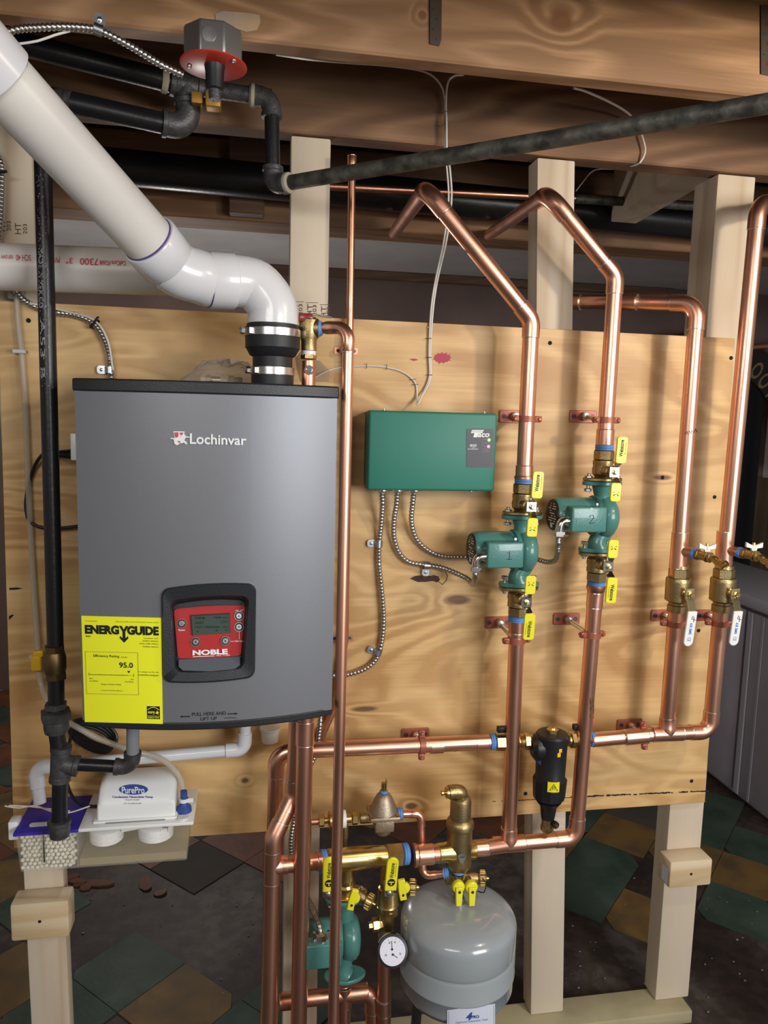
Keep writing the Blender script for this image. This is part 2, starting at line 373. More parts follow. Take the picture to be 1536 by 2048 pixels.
n1, _ = noise_node(nt, 2.6, detail=8, distort=0.4); n2, _ = noise_node(nt, 26, detail=5)
r1 = ramp(nt, n1.outputs['Fac'], [(0.38, (0.024, 0.014, 0.010)), (0.50, (0.055, 0.037, 0.029)), (0.70, (0.13, 0.112, 0.095))])
r2 = ramp(nt, n2.outputs['Fac'], [(0.42, (0.6, 0.6, 0.6)), (0.6, (1.05, 1.05, 1.05))])
mx = N_.new('ShaderNodeMix'); mx.data_type = 'RGBA'; mx.blend_type = 'MULTIPLY'; mx.inputs[0].default_value = 1
L_.new(r1.outputs[0], mx.inputs[6]); L_.new(r2.outputs[0], mx.inputs[7]); L_.new(mx.outputs[2], b_.inputs['Base Color']); b_.inputs['Roughness'].default_value = 0.6
bp = N_.new('ShaderNodeBump'); bp.inputs['Strength'].default_value = 0.35; bp.inputs['Distance'].default_value = 0.004; L_.new(n2.outputs['Fac'], bp.inputs['Height']); L_.new(bp.outputs[0], b_.inputs['Normal'])
FLOORM = m_
X0, X1, Y0, Y1 = -3.0, 3.0, -3.6, 2.74
fl = struct(MB().hull((X0, Y0, -0.1), (X1, Y1, -0.001)).build('floor', FLOORM))
ORG['floor'] = V(fl.location)
for (i, j), kind in TC.items():
    if kind is None: continue
    cx = ((i + .5) * TS + U0); cy = ((j + .5) * TS + V0); x = (cx + cy) * S2; y = (cx - cy) * S2
    h = TS / 2 - 0.0012; rr = random.Random(i * 31 + j * 7); out = []
    for (a, bq) in ((-1, -1), (1, -1), (1, 1), (-1, 1)):
        chip = rr.random() < 0.22
        ca, cb_ = cx + a * h, cy + bq * h
        if chip:
            k = rr.uniform(0.02, 0.06)
            q1 = (ca - a * k, cb_); q2 = (ca, cb_ - bq * k)
            q = [q1, (ca - a * k * .45, cb_ - bq * k * .5), q2]
            if a * bq > 0: q = q[::-1]
            # keep the outline running the same way round
            out += q if (a, bq) in ((-1, -1), (1, 1)) else q
        else: out.append((ca, cb_))
    # sort by angle so that the chipped outlines stay simple
    out.sort(key=lambda t: math.atan2(t[1] - cy, t[0] - cx))
    tz = 0.0028 + rr.uniform(0, 0.0008)
    MB().prism(out, lambda u, v, w: V(((u + v) * S2, (u - v) * S2, w)), -0.001, tz).build('floor_tile', TILEM[kind], fl, flat=True)
# walls
WHITEW = mat('wall_white_paint', (0.50, 0.49, 0.49), 0.8, c2=(0.42, 0.41, 0.42), scale=3, bump=0.1, bscale=9)
BROWNW = mat('wall_brown_paint', (0.15, 0.10, 0.085), 0.7, c2=(0.12, 0.08, 0.07), scale=4)
BACKW = mat('wall_room_paint', (0.62, 0.59, 0.55), 0.8)
struct(MB().hull((X0, Y1, 0), (X1, Y1 + .1, CEIL)).build('wall_back', BROWNW))
struct(MB().hull((X0 - .1, Y0, 0), (X0, Y1, CEIL)).build('wall_left', BACKW))
struct(MB().hull((X1, Y0, 0), (X1 + .1, Y1, CEIL)).build('wall_right', BACKW))
struct(MB().hull((X0, Y0 - .1, 0), (X1, Y0, CEIL)).build('wall_front', BACKW))
cl = struct(MB().hull((X0, Y0, CEIL), (X1, Y1, CEIL + .05)).build('ceiling', SUBF)); ORG['ceiling'] = V(cl.location)
MB().hull((X0, 0.93, CEIL - .012), (X1, Y1, CEIL - .001)).build('white_ceiling_sheet', WHITEW, cl)
# floorboards of the storey above: seams between boards
for k, y in enumerate([-3.2, -2.9, -2.6, -2.3, -2.0, -1.7, -1.4, -1.1, -0.8, -0.55, -0.3, -0.05, 0.2, 0.45]):
    MB().hull((X0, y, CEIL - .02), (X1, y + .245, CEIL - .001)).build('subfloor_board', SUBF, cl)
# joists: the two in view carry their own knots
def joist(y0, y1, m, zt=CEIL - 0.02): return MB().rbox((X0, y0, JB), (X1, y1, zt), 0.004, 1).build('joist', m, cl)
jo = cl.location
def jspot(px, py, d, rx, rz): p = P(px, py, d); return (p.x - jo.x, 0, p.z - jo.z, rx, rz)
JOIST_F = wood('front_joist', (0.52, 0.300, 0.150), (0.25, 0.130, 0.056), 'x', bands=34, scale=2.4, squash=0.09, rough=0.6, fine=0.7, dist=0.7, stain=(0.26, 0.14, 0.07),
               spots=[jspot(1122, 42, 0.371, .022, .017), jspot(845, 30, 0.371, .007, .007)], dark=(0.20, 0.085, 0.03))
joist(-0.371, -0.329, JOIST_F); joist(0.005, 0.064, JOIST)
for y in (-0.76, -1.14, -1.52, -1.90, -2.3, -2.7, -3.1): joist(y, y + .053, JOIST)
rim = MB().rbox((X0, 0.78, JB), (X1, 0.92, CEIL - 0.02), 0.004, 1).build('rim_beam', wood('rim_beam_wood', (0.34, 0.19, 0.085), (0.20, 0.10, 0.045), 'x', bands=12, scale=3, squash=0.09, fine=0.5, stain=(0.12, 0.06, 0.03)), cl)
# bottom plate of the rim, short post, lit blocking between the joists
a, b2 = P(455, 252, -0.6), P(530, 345, -0.6)
MB().rbox((a.x, 0.722, JB + .01), (b2.x, 0.779, CEIL - .02), 0.003, 1).build('blocking', JOIST_D, cl)
c1, c2_, c3, c4 = P(1225, 400, -0.595), P(1275, 395, -0.595), P(1440, 345, -0.12), P(1355, 340, -0.12)
mb = MB(); zb = JB + 0.03
lowv = [mb.bm.verts.new((q.x, q.y, zb)) for q in (c1, c2_, c3, c4)]; hiv = [mb.bm.verts.new((q.x, q.y, zb + .15)) for q in (c1, c2_, c3, c4)]
mb.face(lowv); mb.face(hiv[::-1])
for k in range(4): mb.face([lowv[k], lowv[(k + 1) % 4], hiv[(k + 1) % 4], hiv[k]])
mb.build('blocking', PINE, cl)
# narrow batten at the top of the back wall
def onback(px, py): 
    r = c2w(V((px - 768, py - 1024, FPX))); return CAM + r * ((2.72 - CAM.y) / r.y)
q0, q1 = onback(0, 500), onback(1345, 590)
zb = onback(600, 540).z
tr = struct(MB().rbox((X0, 2.70, CEIL - .06), (q1.x, 2.739, CEIL - .013), 0.003, 1).build('trim_1', JOIST_D))
# lilac panelled bench along the right side: frame, top and four recessed panels
LILAC = mat('lilac_paint', (0.32, 0.30, 0.345), 0.45, c2=(0.27, 0.255, 0.30), scale=5)
LILACD = mat('lilac_paint_worn', (0.33, 0.325, 0.37), 0.5)
XR = 1.77
pt = Px(1500, 1187, XR); ZT = pt.z; YF = Px(1536, 1660, XR).y - .55
cab = thing('panelled_bench', 'lilac-grey painted panelled bench standing right of the plywood board', 'bench', (XR + .3, .9, 0))
XE = XR + .42
MB().hull((XR + .02, YF, 0), (XE - .03, 2.2, ZT - .05)).build('body', LILAC, cab)
MB().rbox((XR - .03, YF - .03, ZT - .05), (XE, 2.22, ZT), 0.006, 2).build('top', LILACD, cab)
yy = 2.15
edges_y = [2.15, 1.62, Px(1465, 1607, XR).y, 0.42, YF + .02]
for a_, b_2 in zip(edges_y, edges_y[1:]):
    MB().rbox((XR - .012, b_2 + .006, 0.03), (XR + .02, a_ - .006, ZT - .07), 0.004, 2).build('panel', LILAC, cab)
    MB().rbox((XR - .020, a_ - .05, 0.03), (XR - .012, a_ - .02, ZT - .07), 0.002, 1).build('batten', LILACD, cab)
    MB().rbox((XR - .017, a_ - .12, 0.03), (XR - .012, a_ - .105, ZT - .07), 0.002, 1).build('batten', LILAC, cab)
# black curtain under an arched lettered board, beyond the bench
YB = -2.45
def bk(px, py, w=0.0): return P(px, py, YB + w)
CURT = mat('black_curtain_cloth', (0.006, 0.006, 0.007), 0.95); TAN = mat('tan_cloth', (0.085, 0.055, 0.032), 0.9, c2=(0.06, 0.038, 0.022), scale=12, stretch=(1, 1, .2))
def curtain(name, x0, x1, z0, z1, m, label, cat, y, prof=None):
    mb = MB(); n = 90; top = []; bot = []; 
    for side in (0, 0.012):
        rowa = [];rowb = []
        for k in range(n + 1):
            u = k / n; x = x0 + (x1 - x0) * u; yy = y + side + 0.02 * math.sin(u * (x1 - x0) * 60) 
            zt_ = prof(x) if prof else z1
            rowa.append(mb.bm.verts.new((x, yy, z0))); rowb.append(mb.bm.verts.new((x, yy, zt_)))
        top.append(rowb); bot.append(rowa)
    for k in range(n):
        for s_ in (0, 1): mb.face([bot[s_][k], bot[s_][k + 1], top[s_][k + 1], top[s_][k]])
        mb.face([bot[0][k], bot[0][k + 1], bot[1][k + 1], bot[1][k]]); mb.face([top[0][k], top[0][k + 1], top[1][k + 1], top[1][k]])
    return tag(mb.build(name, m), label, cat)
ca, cb2 = bk(1380, 900), bk(1530, 1000)
arc_c = bk(1395, 905); arc_r = (bk(1536, 815) - arc_c).length
curtain('curtain', ca.x - .15, cb2.x - .04, 0.02, 0, CURT, 'black curtain hanging under the arched lettered board', 'curtain', 2.47,
        prof=lambda x: arc_c.z + math.sqrt(max(arc_r ** 2 - (x - arc_c.x) ** 2, 0.0004)))
curtain('curtain', cb2.x - .035, X1 - .05, 0.02, arc_c.z - .15, TAN, 'tan curtain right of the black one behind the bench', 'curtain', 2.50)
ab = thing('arched_sign', 'dark arched board with tan raised letters OOM above the curtain', 'sign', arc_c)
mb = MB(); r0, r1_ = arc_r + .002, arc_r + .19
outl = [(r1_ * math.cos(t), r1_ * math.sin(t)) for t in [math.radians(-8 + 150 * k / 30) for k in range(31)]] + [(r0 * math.cos(t), r0 * math.sin(t)) for t in [math.radians(142 - 150 * k / 30) for k in range(31)]]
rings_o = outl[:31]; rings_i = outl[31:][::-1]
for w0, w1 in ((0, .03),):
    vo = [[mb.bm.verts.new(arc_c + V((u, -w, v))) for u, v in rings_o] for w in (w0, w1)]
    vi = [[mb.bm.verts.new(arc_c + V((u, -w, v))) for u, v in rings_i] for w in (w0, w1)]
    for k in range(30):
        mb.face([vo[1][k], vo[1][k + 1], vi[1][k + 1], vi[1][k]]); mb.face([vo[0][k], vo[0][k + 1], vi[0][k + 1], vi[0][k]])
        mb.face([vo[0][k], vo[0][k + 1], vo[1][k + 1], vo[1][k]]); mb.face([vi[0][k], vi[0][k + 1], vi[1][k + 1], vi[1][k]])
    for k in (0, 30): mb.face([vo[0][k], vo[1][k], vi[1][k], vi[0][k]])
mb.build('board', mat('sign_dark_paint', (0.012, 0.009, 0.008), 0.8), ab)
LET = mat('tan_letter', (0.17, 0.115, 0.07), 0.7)
for ch, px, py in (('O', 1506, 742), ('O', 1522, 762), ('M', 1541, 790)):
    p = bk(px, py); rad = (p - arc_c); rad.y = 0; rad.normalize(); tang = V((rad.z, 0, -rad.x)); c = p
    mb = MB(); add_text(mb, ch, flatmap(V((c.x, arc_c.y - .031, c.z)) - tang * .032 - rad * .055, tang * .064, rad * .11, (0, -1, 0)), 0.02, 0, 0.006); mb.build('letter', LET, ab)
tag(MB().tube([bk(1500, 694, .05), P(1640, 684, YB + .05)], .018, 12).build('copper_pipe', COPPER_D), 'thin copper pipe running above the arched board', 'pipe')

# ================================================================ THE STUD FRAME AND THE PLYWOOD
fr = thing('stud_frame', 'pale pine stud frame carrying the plywood, with a treated bottom plate', 'frame', (0.0, 0.04, 0))
def stud(pxl, pxr, py, y0=0.0185, z0=0.038, z1=None, lean=None, pxl2=None, py2=None, w=None, m=PINE, depth=0.038):
    a = P(pxl, py, -y0); b = P(pxr, py, -y0); x0, x1 = a.x, b.x; sh = 0
    z1 = z1 or JB - 0.002
    dx = 0
    if pxl2 is not None: dx = (P(pxl2, py2, -y0).x - x0) / (P(pxl2, py2, -y0).z - a.z)
    mb = MB(); M = Matrix.Identity(4)
    M[0][2] = dx; M[0][3] = -dx * a.z
    mb.rbox((x0, y0, z0), (x1, y0 + depth, z1), 0.004, 2, M); return mb.build('stud', m, fr)
DP = 0.089
stud(582, 662, 272, m=PINE)
stud(1075, 1151, 320, z0=0.038, pxl2=1065, py2=1600, depth=.06)
stud(1437, 1513, 345, pxl2=1338, py2=1640, depth=.06)
stud(-28, 63, 300, pxl2=48, py2=1780, depth=.038)
lx = P(583, 640, -.0185).x
# doubled-up piece of the right stud seen above the board
MB().rbox((P(1405, 500, -.06).x, .079, .7), (P(1500, 500, -.06).x, .117, JB - .002), .004, 2).build('stud', PINE, fr)
z_pl = 0.038; a = P(1100, 2010, -.02)
MB().rbox((-0.86, -0.028, 0.001), (P(1372, 2030, -.0).x, 0.065, 0.0378), 0.004, 2).build('bottom_plate', PLATE, fr)
# off-cut blocks screwed across the outer studs
def block(x0, x1, py, y0, hgt=0.085, label=None):
    z = P((x0 + x1) / 2, py, .04).z; a = P(x0, py, .04).x; b = P(x1, py, .04).x
    o = MB().rbox((a, -0.040, z - hgt / 2), (b, 0.0180, z + hgt / 2), 0.006, 2).build('block', PINEX, fr, label=label)
    MB().lathe([(0, .0035), (.001, .0035)], ((a + b) / 2, -.040, z), (0, -1, 0), 12).build('screw', HOLE, o)
    return o, a, b, z
bl1 = block(20, 138, 1843, 0, 0.088)
bl2 = block(1340, 1424, 1748, 0, 0.073)
o, a, b, z = bl2
# end label with barcode, on the left end of the right block
mb = MB().prism([(0, 0), (1, 0), (1, 1), (0, 1)], flatmap((a - .0004, -.032, z - .03), (0, .028, 0), (0, 0, .042), (-1, 0, 0))); sl = mb.build('barcode_sticker', PAPERW, o)
# the raised slits of the studs: grade stamps
def stamp(px, py, w, h, s, par=fr):
    mb = MB(); add_text(mb, s, quad((px, py + h), (px, py), (px + w, py), (px + w, py + h), lambda x, y, ww=0.0: P(x, y, -.0185 + .0006 + ww)), 0.0); mb.build('grade_stamp', STAMP, par)
STAMP = mat('stamp_ink', (0.10, 0.075, 0.06), 0.8)
for px, py in ((587, 606), (615, 608), (643, 612)):
    stamp(px, py, 9, 26, 'HT'); stamp(px + 11, py + 2, 7, 22, '203')
    for (x0, y0, x1, y1) in ((px - 3, py - 3, px + 21, py - 2), (px - 3, py + 30, px + 21, py + 31)): MB().prism([(x0, y0), (x1, y0), (x1, y1), (x0, y1)], lambda x, y, ww=0.0: P(x, y, -.0179 + ww)).build('grade_stamp', STAMP, fr)
for px, py in ((30, 446), (-2, 440)):
    stamp(px, py, 12, 22, 'HT'); stamp(px + 16, py + 2, 8, 20, '203')
# plywood
pb = thing('plywood_board', 'large knotty plywood sheet with bold swirling grain behind the heating equipment', 'board', BO)
zb, zt = P(1410, 1605, 0).z, P(860, 652, 0).z
tl, tr_, br, bl = P(-5, 601, 0), P(1470, 677, 0), P(1410, 1605, 0), P(28, 1697, 0)
mb = MB(); vs = []
for y in (0.0, 0.018): vs.append([mb.bm.verts.new((q.x, y, q.z)) for q in (bl, br, tr_, tl)])
mb.face(vs[0]); mb.face(vs[1][::-1])
for k in range(4): mb.face([vs[0][k], vs[0][(k + 1) % 4], vs[1][(k + 1) % 4], vs[1][k]])
mb.build('plywood_sheet', PLY, pb, bevel=.001)
for px, py in ((1100, 686), (1462, 716), (1429, 994), (1397, 1261), (1383, 1562), (1051, 1587), (57, 641), (1325, 955)):
    MB().lathe([(0, .0048), (.0008, .0048), (.0012, .0030)], P(px, py, 0), (0, -1, 0), 14).build('screw', HOLE, pb)
for px, py in ((815, 1350), (750, 1480), (1120, 1400), (1150, 1310)): pass
# magenta stain and the crayon line are thin marks on the sheet
rs = random.Random(3)
pts = []
for k in range(40):
    a_ = 2 * math.pi * k / 40; r_ = 1 + (0.35 * rs.random() if k % 3 == 0 else -0.12 * rs.random())
    pts.append((884 + 17 * r_ * math.cos(a_), 716 + 10 * r_ * math.sin(a_)))
mb = MB().prism(pts, lambda x, y, w=0: P(x, y, .0006)); mb.build('paint_stain', STAIN, pb); mb = MB(); mb.prism([(818, 719), (826, 717), (834, 718), (836, 720), (828, 722)], lambda x, y, w=0: P(x, y, .0006)); mb.build('paint_stain', STAIN, pb)
mb = MB(); x = 985
while x < 1412:
    yb = 1603 - (x - 985) * 0.05 if x < 1140 else 1594 - (x - 1140) * 0.045
    w = 1.0 if x < 1140 else 2.2
    if not (985 < x < 1000) and rs.random() > .12: mb.prism([(x, yb - rs.uniform(.3, w)), (x + 7, yb - rs.uniform(.3, w)), (x + 7, yb + rs.uniform(.4, w)), (x, yb + rs.uniform(.4, w))], lambda a, b, w=0: P(a, b, .0006))
    x += 6
mb.build('crayon_line', INK, pb)
# gouge in the plywood (torn veneer) with its fine crack
pts = [(820, 1157), (830, 1152), (845, 1150), (860, 1152), (868, 1150), (877, 1153), (880, 1160), (874, 1165), (866, 1162), (850, 1164), (835, 1164)]
mb = MB().prism(pts, lambda x, y, w=0: P(x, y, .0006)); mb.tube([P(x, y, .001) for x, y in ((877, 1163), (885, 1169), (892, 1162), (895, 1152), (891, 1143))], .0008, 6); mb.build('veneer_gouge', mat('gouge_brown', (0.055, 0.03, 0.02), .9, c2=(0.10, 0.055, 0.035), scale=90), pb)
for pts in ([(18, 1176), (34, 1175), (46, 1177), (34, 1179), (19, 1180)], [(18, 1232), (25, 1229), (28, 1230), (22, 1236), (18, 1240)]): MB().prism(pts, lambda x, y, w=0: P(x, y, .0006)).build('edge_split', HOLE, pb)
# plaster smear left on the front joist
mb = MB(); rs = random.Random(12)
mb.prism([(430, 28), (445, 22), (470, 24), (500, 26), (519, 30), (521, 44), (514, 60), (492, 64), (470, 56), (446, 50), (432, 42)], lambda x, y, w=0: P(x, y, .3715 + w), 0, .0006).build('plaster_smear', mat('plaster_smear', (.32, .25, .19), .8, c2=(.44, .28, .15), scale=30), cl)
# grit on the floor
mb = MB(); rs = random.Random(21)
for k in range(110):
    p = Pz(rs.choice([rs.uniform(140, 520), rs.uniform(1060, 1310), rs.uniform(1060, 1310), rs.uniform(1390, 1530)]), rs.uniform(1740, 2030), 0); mb.ball(p + V((0, 0, .002)), rs.uniform(.0012, .0038), (1.3, 1, .6), 1)
o_ = mb.build('floor_grit', mat('grit', (.30, .26, .20), .9, c2=(.12, .09, .07), scale=60)); tag(o_, 'loose grit and crumbs scattered over the floor under the stand', 'grit'); o_['kind'] = 'stuff'
# tile shards lying on the floor
SH = [(380, 1768, .05, .02, 20), (415, 1775, .045, .015, -10), (445, 1778, .02, .02, 30), (555, 1770, .022, .05, 20), (520, 1775, .015, .012, 0), (590, 1790, .02, .014, 40), (610, 1783, .012, .012, 10), (645, 1797, .018, .01, 0), (820, 1790, .02, .012, 10), (490, 1786, .012, .01, 0)]
SHP = [(290, 1765, .045, .016, 25), (345, 1762, .02, .018, -5), (355, 1774, .014, .012, 40), (385, 1770, .045, .016, -8), (410, 1774, .02, .012, 8), (308, 1748, .03, .02, 10), (575, 1765, .020, .05, 25), (522, 1787, .02, .014, 10)]
names = ['long rust-coloured tile shard lying below the left end of the neutraliser tank', 'small rust tile chip in the shard row beside the left stud', 'tiny rust tile crumb nearest the camera in the shard row', 'long rust tile shard at the right end of the shard row', 'short rust tile shard touching the long right one', 'rust tile shard at the back of the shard row', 'upright rust tile shard lying alone right of the shard row', 'small rust tile chip lying alone on the dark floor']
SHP = [(150 + 0, 1763, .045, .016, -25), (143, 1756, .025, .018, 5), (172, 1776, .02, .018, 40), (195, 1768, .06, .02, -12), (158, 1770, .02, .014, 8), (135, 1760, .02, .016, 10), (290, 1768, .022, .055, 15), (320, 1788, .024, .016, 10)]
for (px, py, w, h, ang), lb in zip(SHP, names):
    p = Pz(px, py, 0.0); rr = random.Random(px); out = []
    for k in range(9):
        t = 2 * math.pi * k / 9; q = rr.uniform(.8, 1.1); out.append((w * q * math.cos(t), h * q * math.sin(t)))
    ca_, sa_ = math.cos(math.radians(ang)), math.sin(math.radians(ang))
    tag(MB().prism(out, lambda u, v, w_: V((p.x + u * ca_ - v * sa_, p.y + u * sa_ + v * ca_, 0.0002 + w_ * (1 + .5 * u / w))), 0, 0.006).build('tile_shard', TILEM['terracotta'], flat=True), lb, 'tile shard', 'broken tile shards on the floor')
# ================================================================ PIPE TOOLKIT
def arc_corner(p0, v, p1, rb):
    a = (v - p0).normalized(); b = (p1 - v).normalized(); th = a.angle(b); t = rb * math.tan(th / 2)
    s = v - a * t; e = v + b * t; n = (b - a * a.dot(b)).normalized(); c = s + n * rb; out = []
    K = max(4, int(th / 0.15))
    for k in range(K + 1):
        f = th * k / K; out.append(c - n * rb * math.cos(f) + a * rb * math.sin(f))
    return a, b, t, out
def run(T, pts, r, m=None, me=None, k=1.09, rb=None, sock=1.25, ring=True, ends=(0, 0), n=26, pname='pipe', ename='elbow', joint=SOLDER, skip=()):
    """straight pipes with socketed elbows at the inner points; every pipe and elbow is a part of T"""
    m = m or COPPER; me = me or m; pts = [V(p) for p in pts]; rb = rb or 2.2 * r; cur = pts[0]
    for i in range(1, len(pts)):
        last = i == len(pts) - 1
        if last: nxt = pts[i]
        else:
            a, b, t, arc = arc_corner(pts[i - 1], pts[i], pts[i + 1], rb); nxt = arc[0]
        if (nxt - cur).length > 0.004 and i - 1 not in skip: MB().tube([cur, nxt], r, n).build(pname, m, T)
        if not last:
            s = sock * r; R = r * k
            P_ = [arc[0] - a * s, arc[0] - a * s + a * .0008] + arc + [arc[-1] + b * s - b * .0008, arc[-1] + b * s]
            RR = [r * (k - .05), R] + [R * (1.0 if 0 < q < len(arc) - 1 else 1.0) for q in range(len(arc))] + [R, r * (k - .05)]
            e = MB().tube(P_, RR, n).build(ename, me, T)
            if ring:
                for c, ax in ((arc[0] - a * s, a), (arc[-1] + b * s, b)): MB().lathe([(-.0012, r * 1.015), (-.0004, r * (k - .01)), (.0008, r * (k + .004)), (.0016, r * (k - .01))], c, ax, n).build('solder_ring', joint, e)
            cur = arc[-1]
def sleeve(T, c, ax, L, r, k=1.09, m=None, name='coupling', ring=True, n=26):
    m = m or COPPER; ax = V(ax).normalized(); c = V(c); h = L / 2
    o = MB().lathe([(-h, r * (k - .05)), (-h + .0008, r * k), (h - .0008, r * k), (h, r * (k - .05))], c, ax, n).build(name, m, T)
    if ring:
        for s in (-1, 1): MB().lathe([(-.0012, r * 1.01), (-.0004, r * (k - .01)), (.0006, r * (k + .004)), (.0014, r * 1.01)], c + ax * h * s, ax, n).build('solder_ring', SOLDER, o)
    return o
def tee(T, c, ax, br, r, rb=None, L=None, lb=None, m=None, ring=True, n=26, k=1.10):
    m = m or COPPER; rb = rb or r; L = L or r * 4.4; lb = lb or r * 2.3; ax = V(ax).normalized(); br = V(br).normalized(); c = V(c)
    mb = MB().lathe([(-L / 2, r * (k - .05)), (-L / 2 + .0008, r * k), (L / 2 - .0008, r * k), (L / 2, r * (k - .05))], c, ax, n)
    mb.lathe([(0, rb * k), (r * .9, rb * (k + .10)), (r * 1.15, rb * k), (lb - .0008, rb * k), (lb, rb * (k - .05))], c, br, n)
    o = mb.build('tee', m, T)
    if ring:
        for q, a_, rr in ((c - ax * L / 2, ax, r), (c + ax * L / 2, ax, r), (c + br * lb, br, rb)): MB().lathe([(-.0012, rr * 1.01), (-.0004, rr * (k - .01)), (.0006, rr * (k + .004)), (.0014, rr * 1.01)], q, a_, n).build('solder_ring', SOLDER, o)
    return o
def armor(T, pts, r=0.0055, pitch=0.0075, m=None, name='armor'):
    sp = smooth([V(p) for p in pts], pitch / 4); RR = [r * (1.06 if i % 4 in (1, 2) else (0.98 if i % 4 == 3 else 0.74)) for i in range(len(sp))]
    return MB().tube(sp, RR, 10).build(name, m or ARMOR, T, ang=70)
def cable_strap(c, along, label, side=(-1, 0, 0), r=.0065, T=None):
    """one-hole strap: a saddle over the cable with a screwed ear"""
    c = V(c); t = thing('cable_strap', label, 'strap', c, 'one-hole cable straps') if T is None else T
    along = V(along).normalized(); side = V(side); side = (side - along * side.dot(along)).normalized(); out = along.cross(side)
    if out.y > 0: out = -out
    mb = MB(); prof = []
    for k in range(9):
        a_ = math.pi * k / 8; prof.append(side * math.cos(a_) * (r + .0015) + out * math.sin(a_) * (r + .0015))
    for q in (-.0065, .0065): pass
    mb2 = MB(); n = len(prof); A = [[mb2.bm.verts.new(c + p * f + along * q) for p in prof] for f in (1, 1.2) for q in (-.0065, .0065)]
    for k in range(n - 1):
        mb2.face([A[2][k], A[2][k + 1], A[3][k + 1], A[3][k]]); mb2.face([A[0][k], A[0][k + 1], A[1][k + 1], A[1][k]])
        mb2.face([A[0][k], A[0][k + 1], A[2][k + 1], A[2][k]]); mb2.face([A[1][k], A[1][k + 1], A[3][k + 1], A[3][k]])
    mb2.build('saddle', ZINC, t)
    e = c + side * (r + .010) + V((0, -c.y * 0, 0)); e = e - out * (r * .5)
    fm = flatmap(e, side, along, out)
    ear = MB().prism(rrect(-.010, -.0085, .009, .0085, .006), fm, 0, .0016).build('ear', ZINC, t)
    mb = MB().lathe([(0, .0035), (.0022, .0032), (.003, .002)], e + out * .0016, out, 12); mb.build('screw', STEEL, t)
    return t
def hanger(plate_px, ring_c, axis, label, r=0.0175, rot=0.0):
    """plated flange on the board, zinc rod, split ring round the pipe"""
    pc = P(plate_px[0], plate_px[1], 0.0); ring_c = V(ring_c); axis = V(axis).normalized()
    t = thing('pipe_hanger', label, 'pipe hanger', pc, 'copper-plated pipe hangers')
    fm = lambda u, v, w=0.0: V((pc.x + u, -w, pc.z + v))
    pl = MB().prism(rrect(-.034, -.0145, .034, .0145, .004), fm, 0.0005, .0045).build('flange', CLAMP, t, bevel=.001)
    for s in (-1, 1):
        mb = MB().lathe([(0, .0052), (.0012, .0052)], pc + V((s * .023, -.0045, 0)), (0, -1, 0), 14); mb.build('screw', IRON, t)
    st = V((pc.x, -.004, pc.z)); toward = ring_c - st; td = toward - axis * toward.dot(axis)
    MB().lathe([(0, .0105), (.008, .0095), (.009, .0055)], st, (0, -1, 0), 18).build('boss', CLAMP, t)
    en = ring_c - td.normalized() * (r + .004) 
    MB().tube([st + V((0, -.004, 0)), en], .0055, 14).build('rod', CHROME, t)
    MB().lathe([(.008, .0085), (.013, .0100), (.018, .0085), (.019, .005)], st, (0, -1, 0), 18).build('lock_nut', ZINC, t)
    perpd = td.normalized(); side = axis.cross(perpd).normalized()
    mb = MB().ring(ring_c, axis, r * 1.005, .0028, 30, w=.013); mb.build('ring', CLAMP, t)
    for s in (-1, 1):
        e = ring_c + side * s * (r + .007)
        MB().rbox((-.009, -.006, -.007), (.009, .006, .007), .003, 2, frame(e, side, perpd, axis)).build('ear', CLAMP, t)
        e = ring_c + side * s * (r + .010); MB().lathe([(-.010, .004), (-.008, .0048), (.008, .0048), (.010, .003)], e, perpd, 10).build('clamp_screw', CLAMP, t)
    return t
def hexnut(mb, o, ax, r, L, rot=0.3, ch=.002):
    return mb.lathe([(0, r - ch), (ch * .6, r), (L - ch * .6, r), (L, r - ch)], o, ax, 6, rot)
def tape(T, c, ax, r, w=.012): 
    rr = random.Random(int(abs(V(c).x) * 1e4)); h = w / 2
    return MB().lathe([(-h, r * .97), (-h + .001, r + .0012), (-h * .3, r + .0002), (0, r + .0014), (h * .5, r + .0004), (h - .001, r + .0011), (h, r * .97)], c, ax, 26).build('blue_thread_tape', BLUETAPE, T)

def cylsurf(a, b, r):
    ax = (b - a).normalized()
    def f(px, py, w=0.0):
        d = -a.y + r; q = P(px, py, d)
        for _ in range(4):
            k = (q - a).dot(ax) / 1.0; c = a + ax * k; dx = max(-r * .98, min(r * .98, q.x - c.x)); y = c.y - math.sqrt(max(r * r - dx * dx, 1e-9)); q = P(px, py, -y)
        q.y -= .0004 + w; return q
    return f
# ================================================================ COPPER RUNS
R1 = 0.0175
PI_ = [(i, j) for i, j in ()]
DA = .10
DPm = .10
PC1 = (P(1045, 1029, DPm) + P(1037, 1172, DPm)) / 2; h1 = (P(1045, 1029, DPm).z - P(1037, 1172, DPm).z) / 2
PC2 = (P(1208, 962, DPm) + P(1193, 1103, DPm)) / 2; h2 = (P(1208, 962, DPm).z - P(1193, 1103, DPm).z) / 2
PC3 = (P(692, 1793, .15) + P(690, 1950, .14)) / 2; h3 = (P(692, 1793, .15).z - P(690, 1950, .14).z) / 2
VT = V((0, 0, .082))
# ---- zone pipe one, upper
t = thing('copper_pipe', 'copper pipe rising above the lower left circulator and bending back under the joist', 'pipe', P(1046, 950, DA), 'large copper heating pipes')
A1 = PC1 + V((0, 0, h1)) + VT; B1 = P(1063, 640, DA); C1 = P(852, 378, DA); D1 = P(788, 466, -.77)
run(t, [A1, B1, C1, D1], R1)
sleeve(t, A1 + (B1 - A1) * .035, B1 - A1, .030, R1, 1.10, name='coupling'); 
MB().lathe([(0, .0215), (.004, .0215), (.008, .0190)], A1 - V((0, 0, .002)), (0, 0, 1), 26).build('adapter', COPPER_D, t)
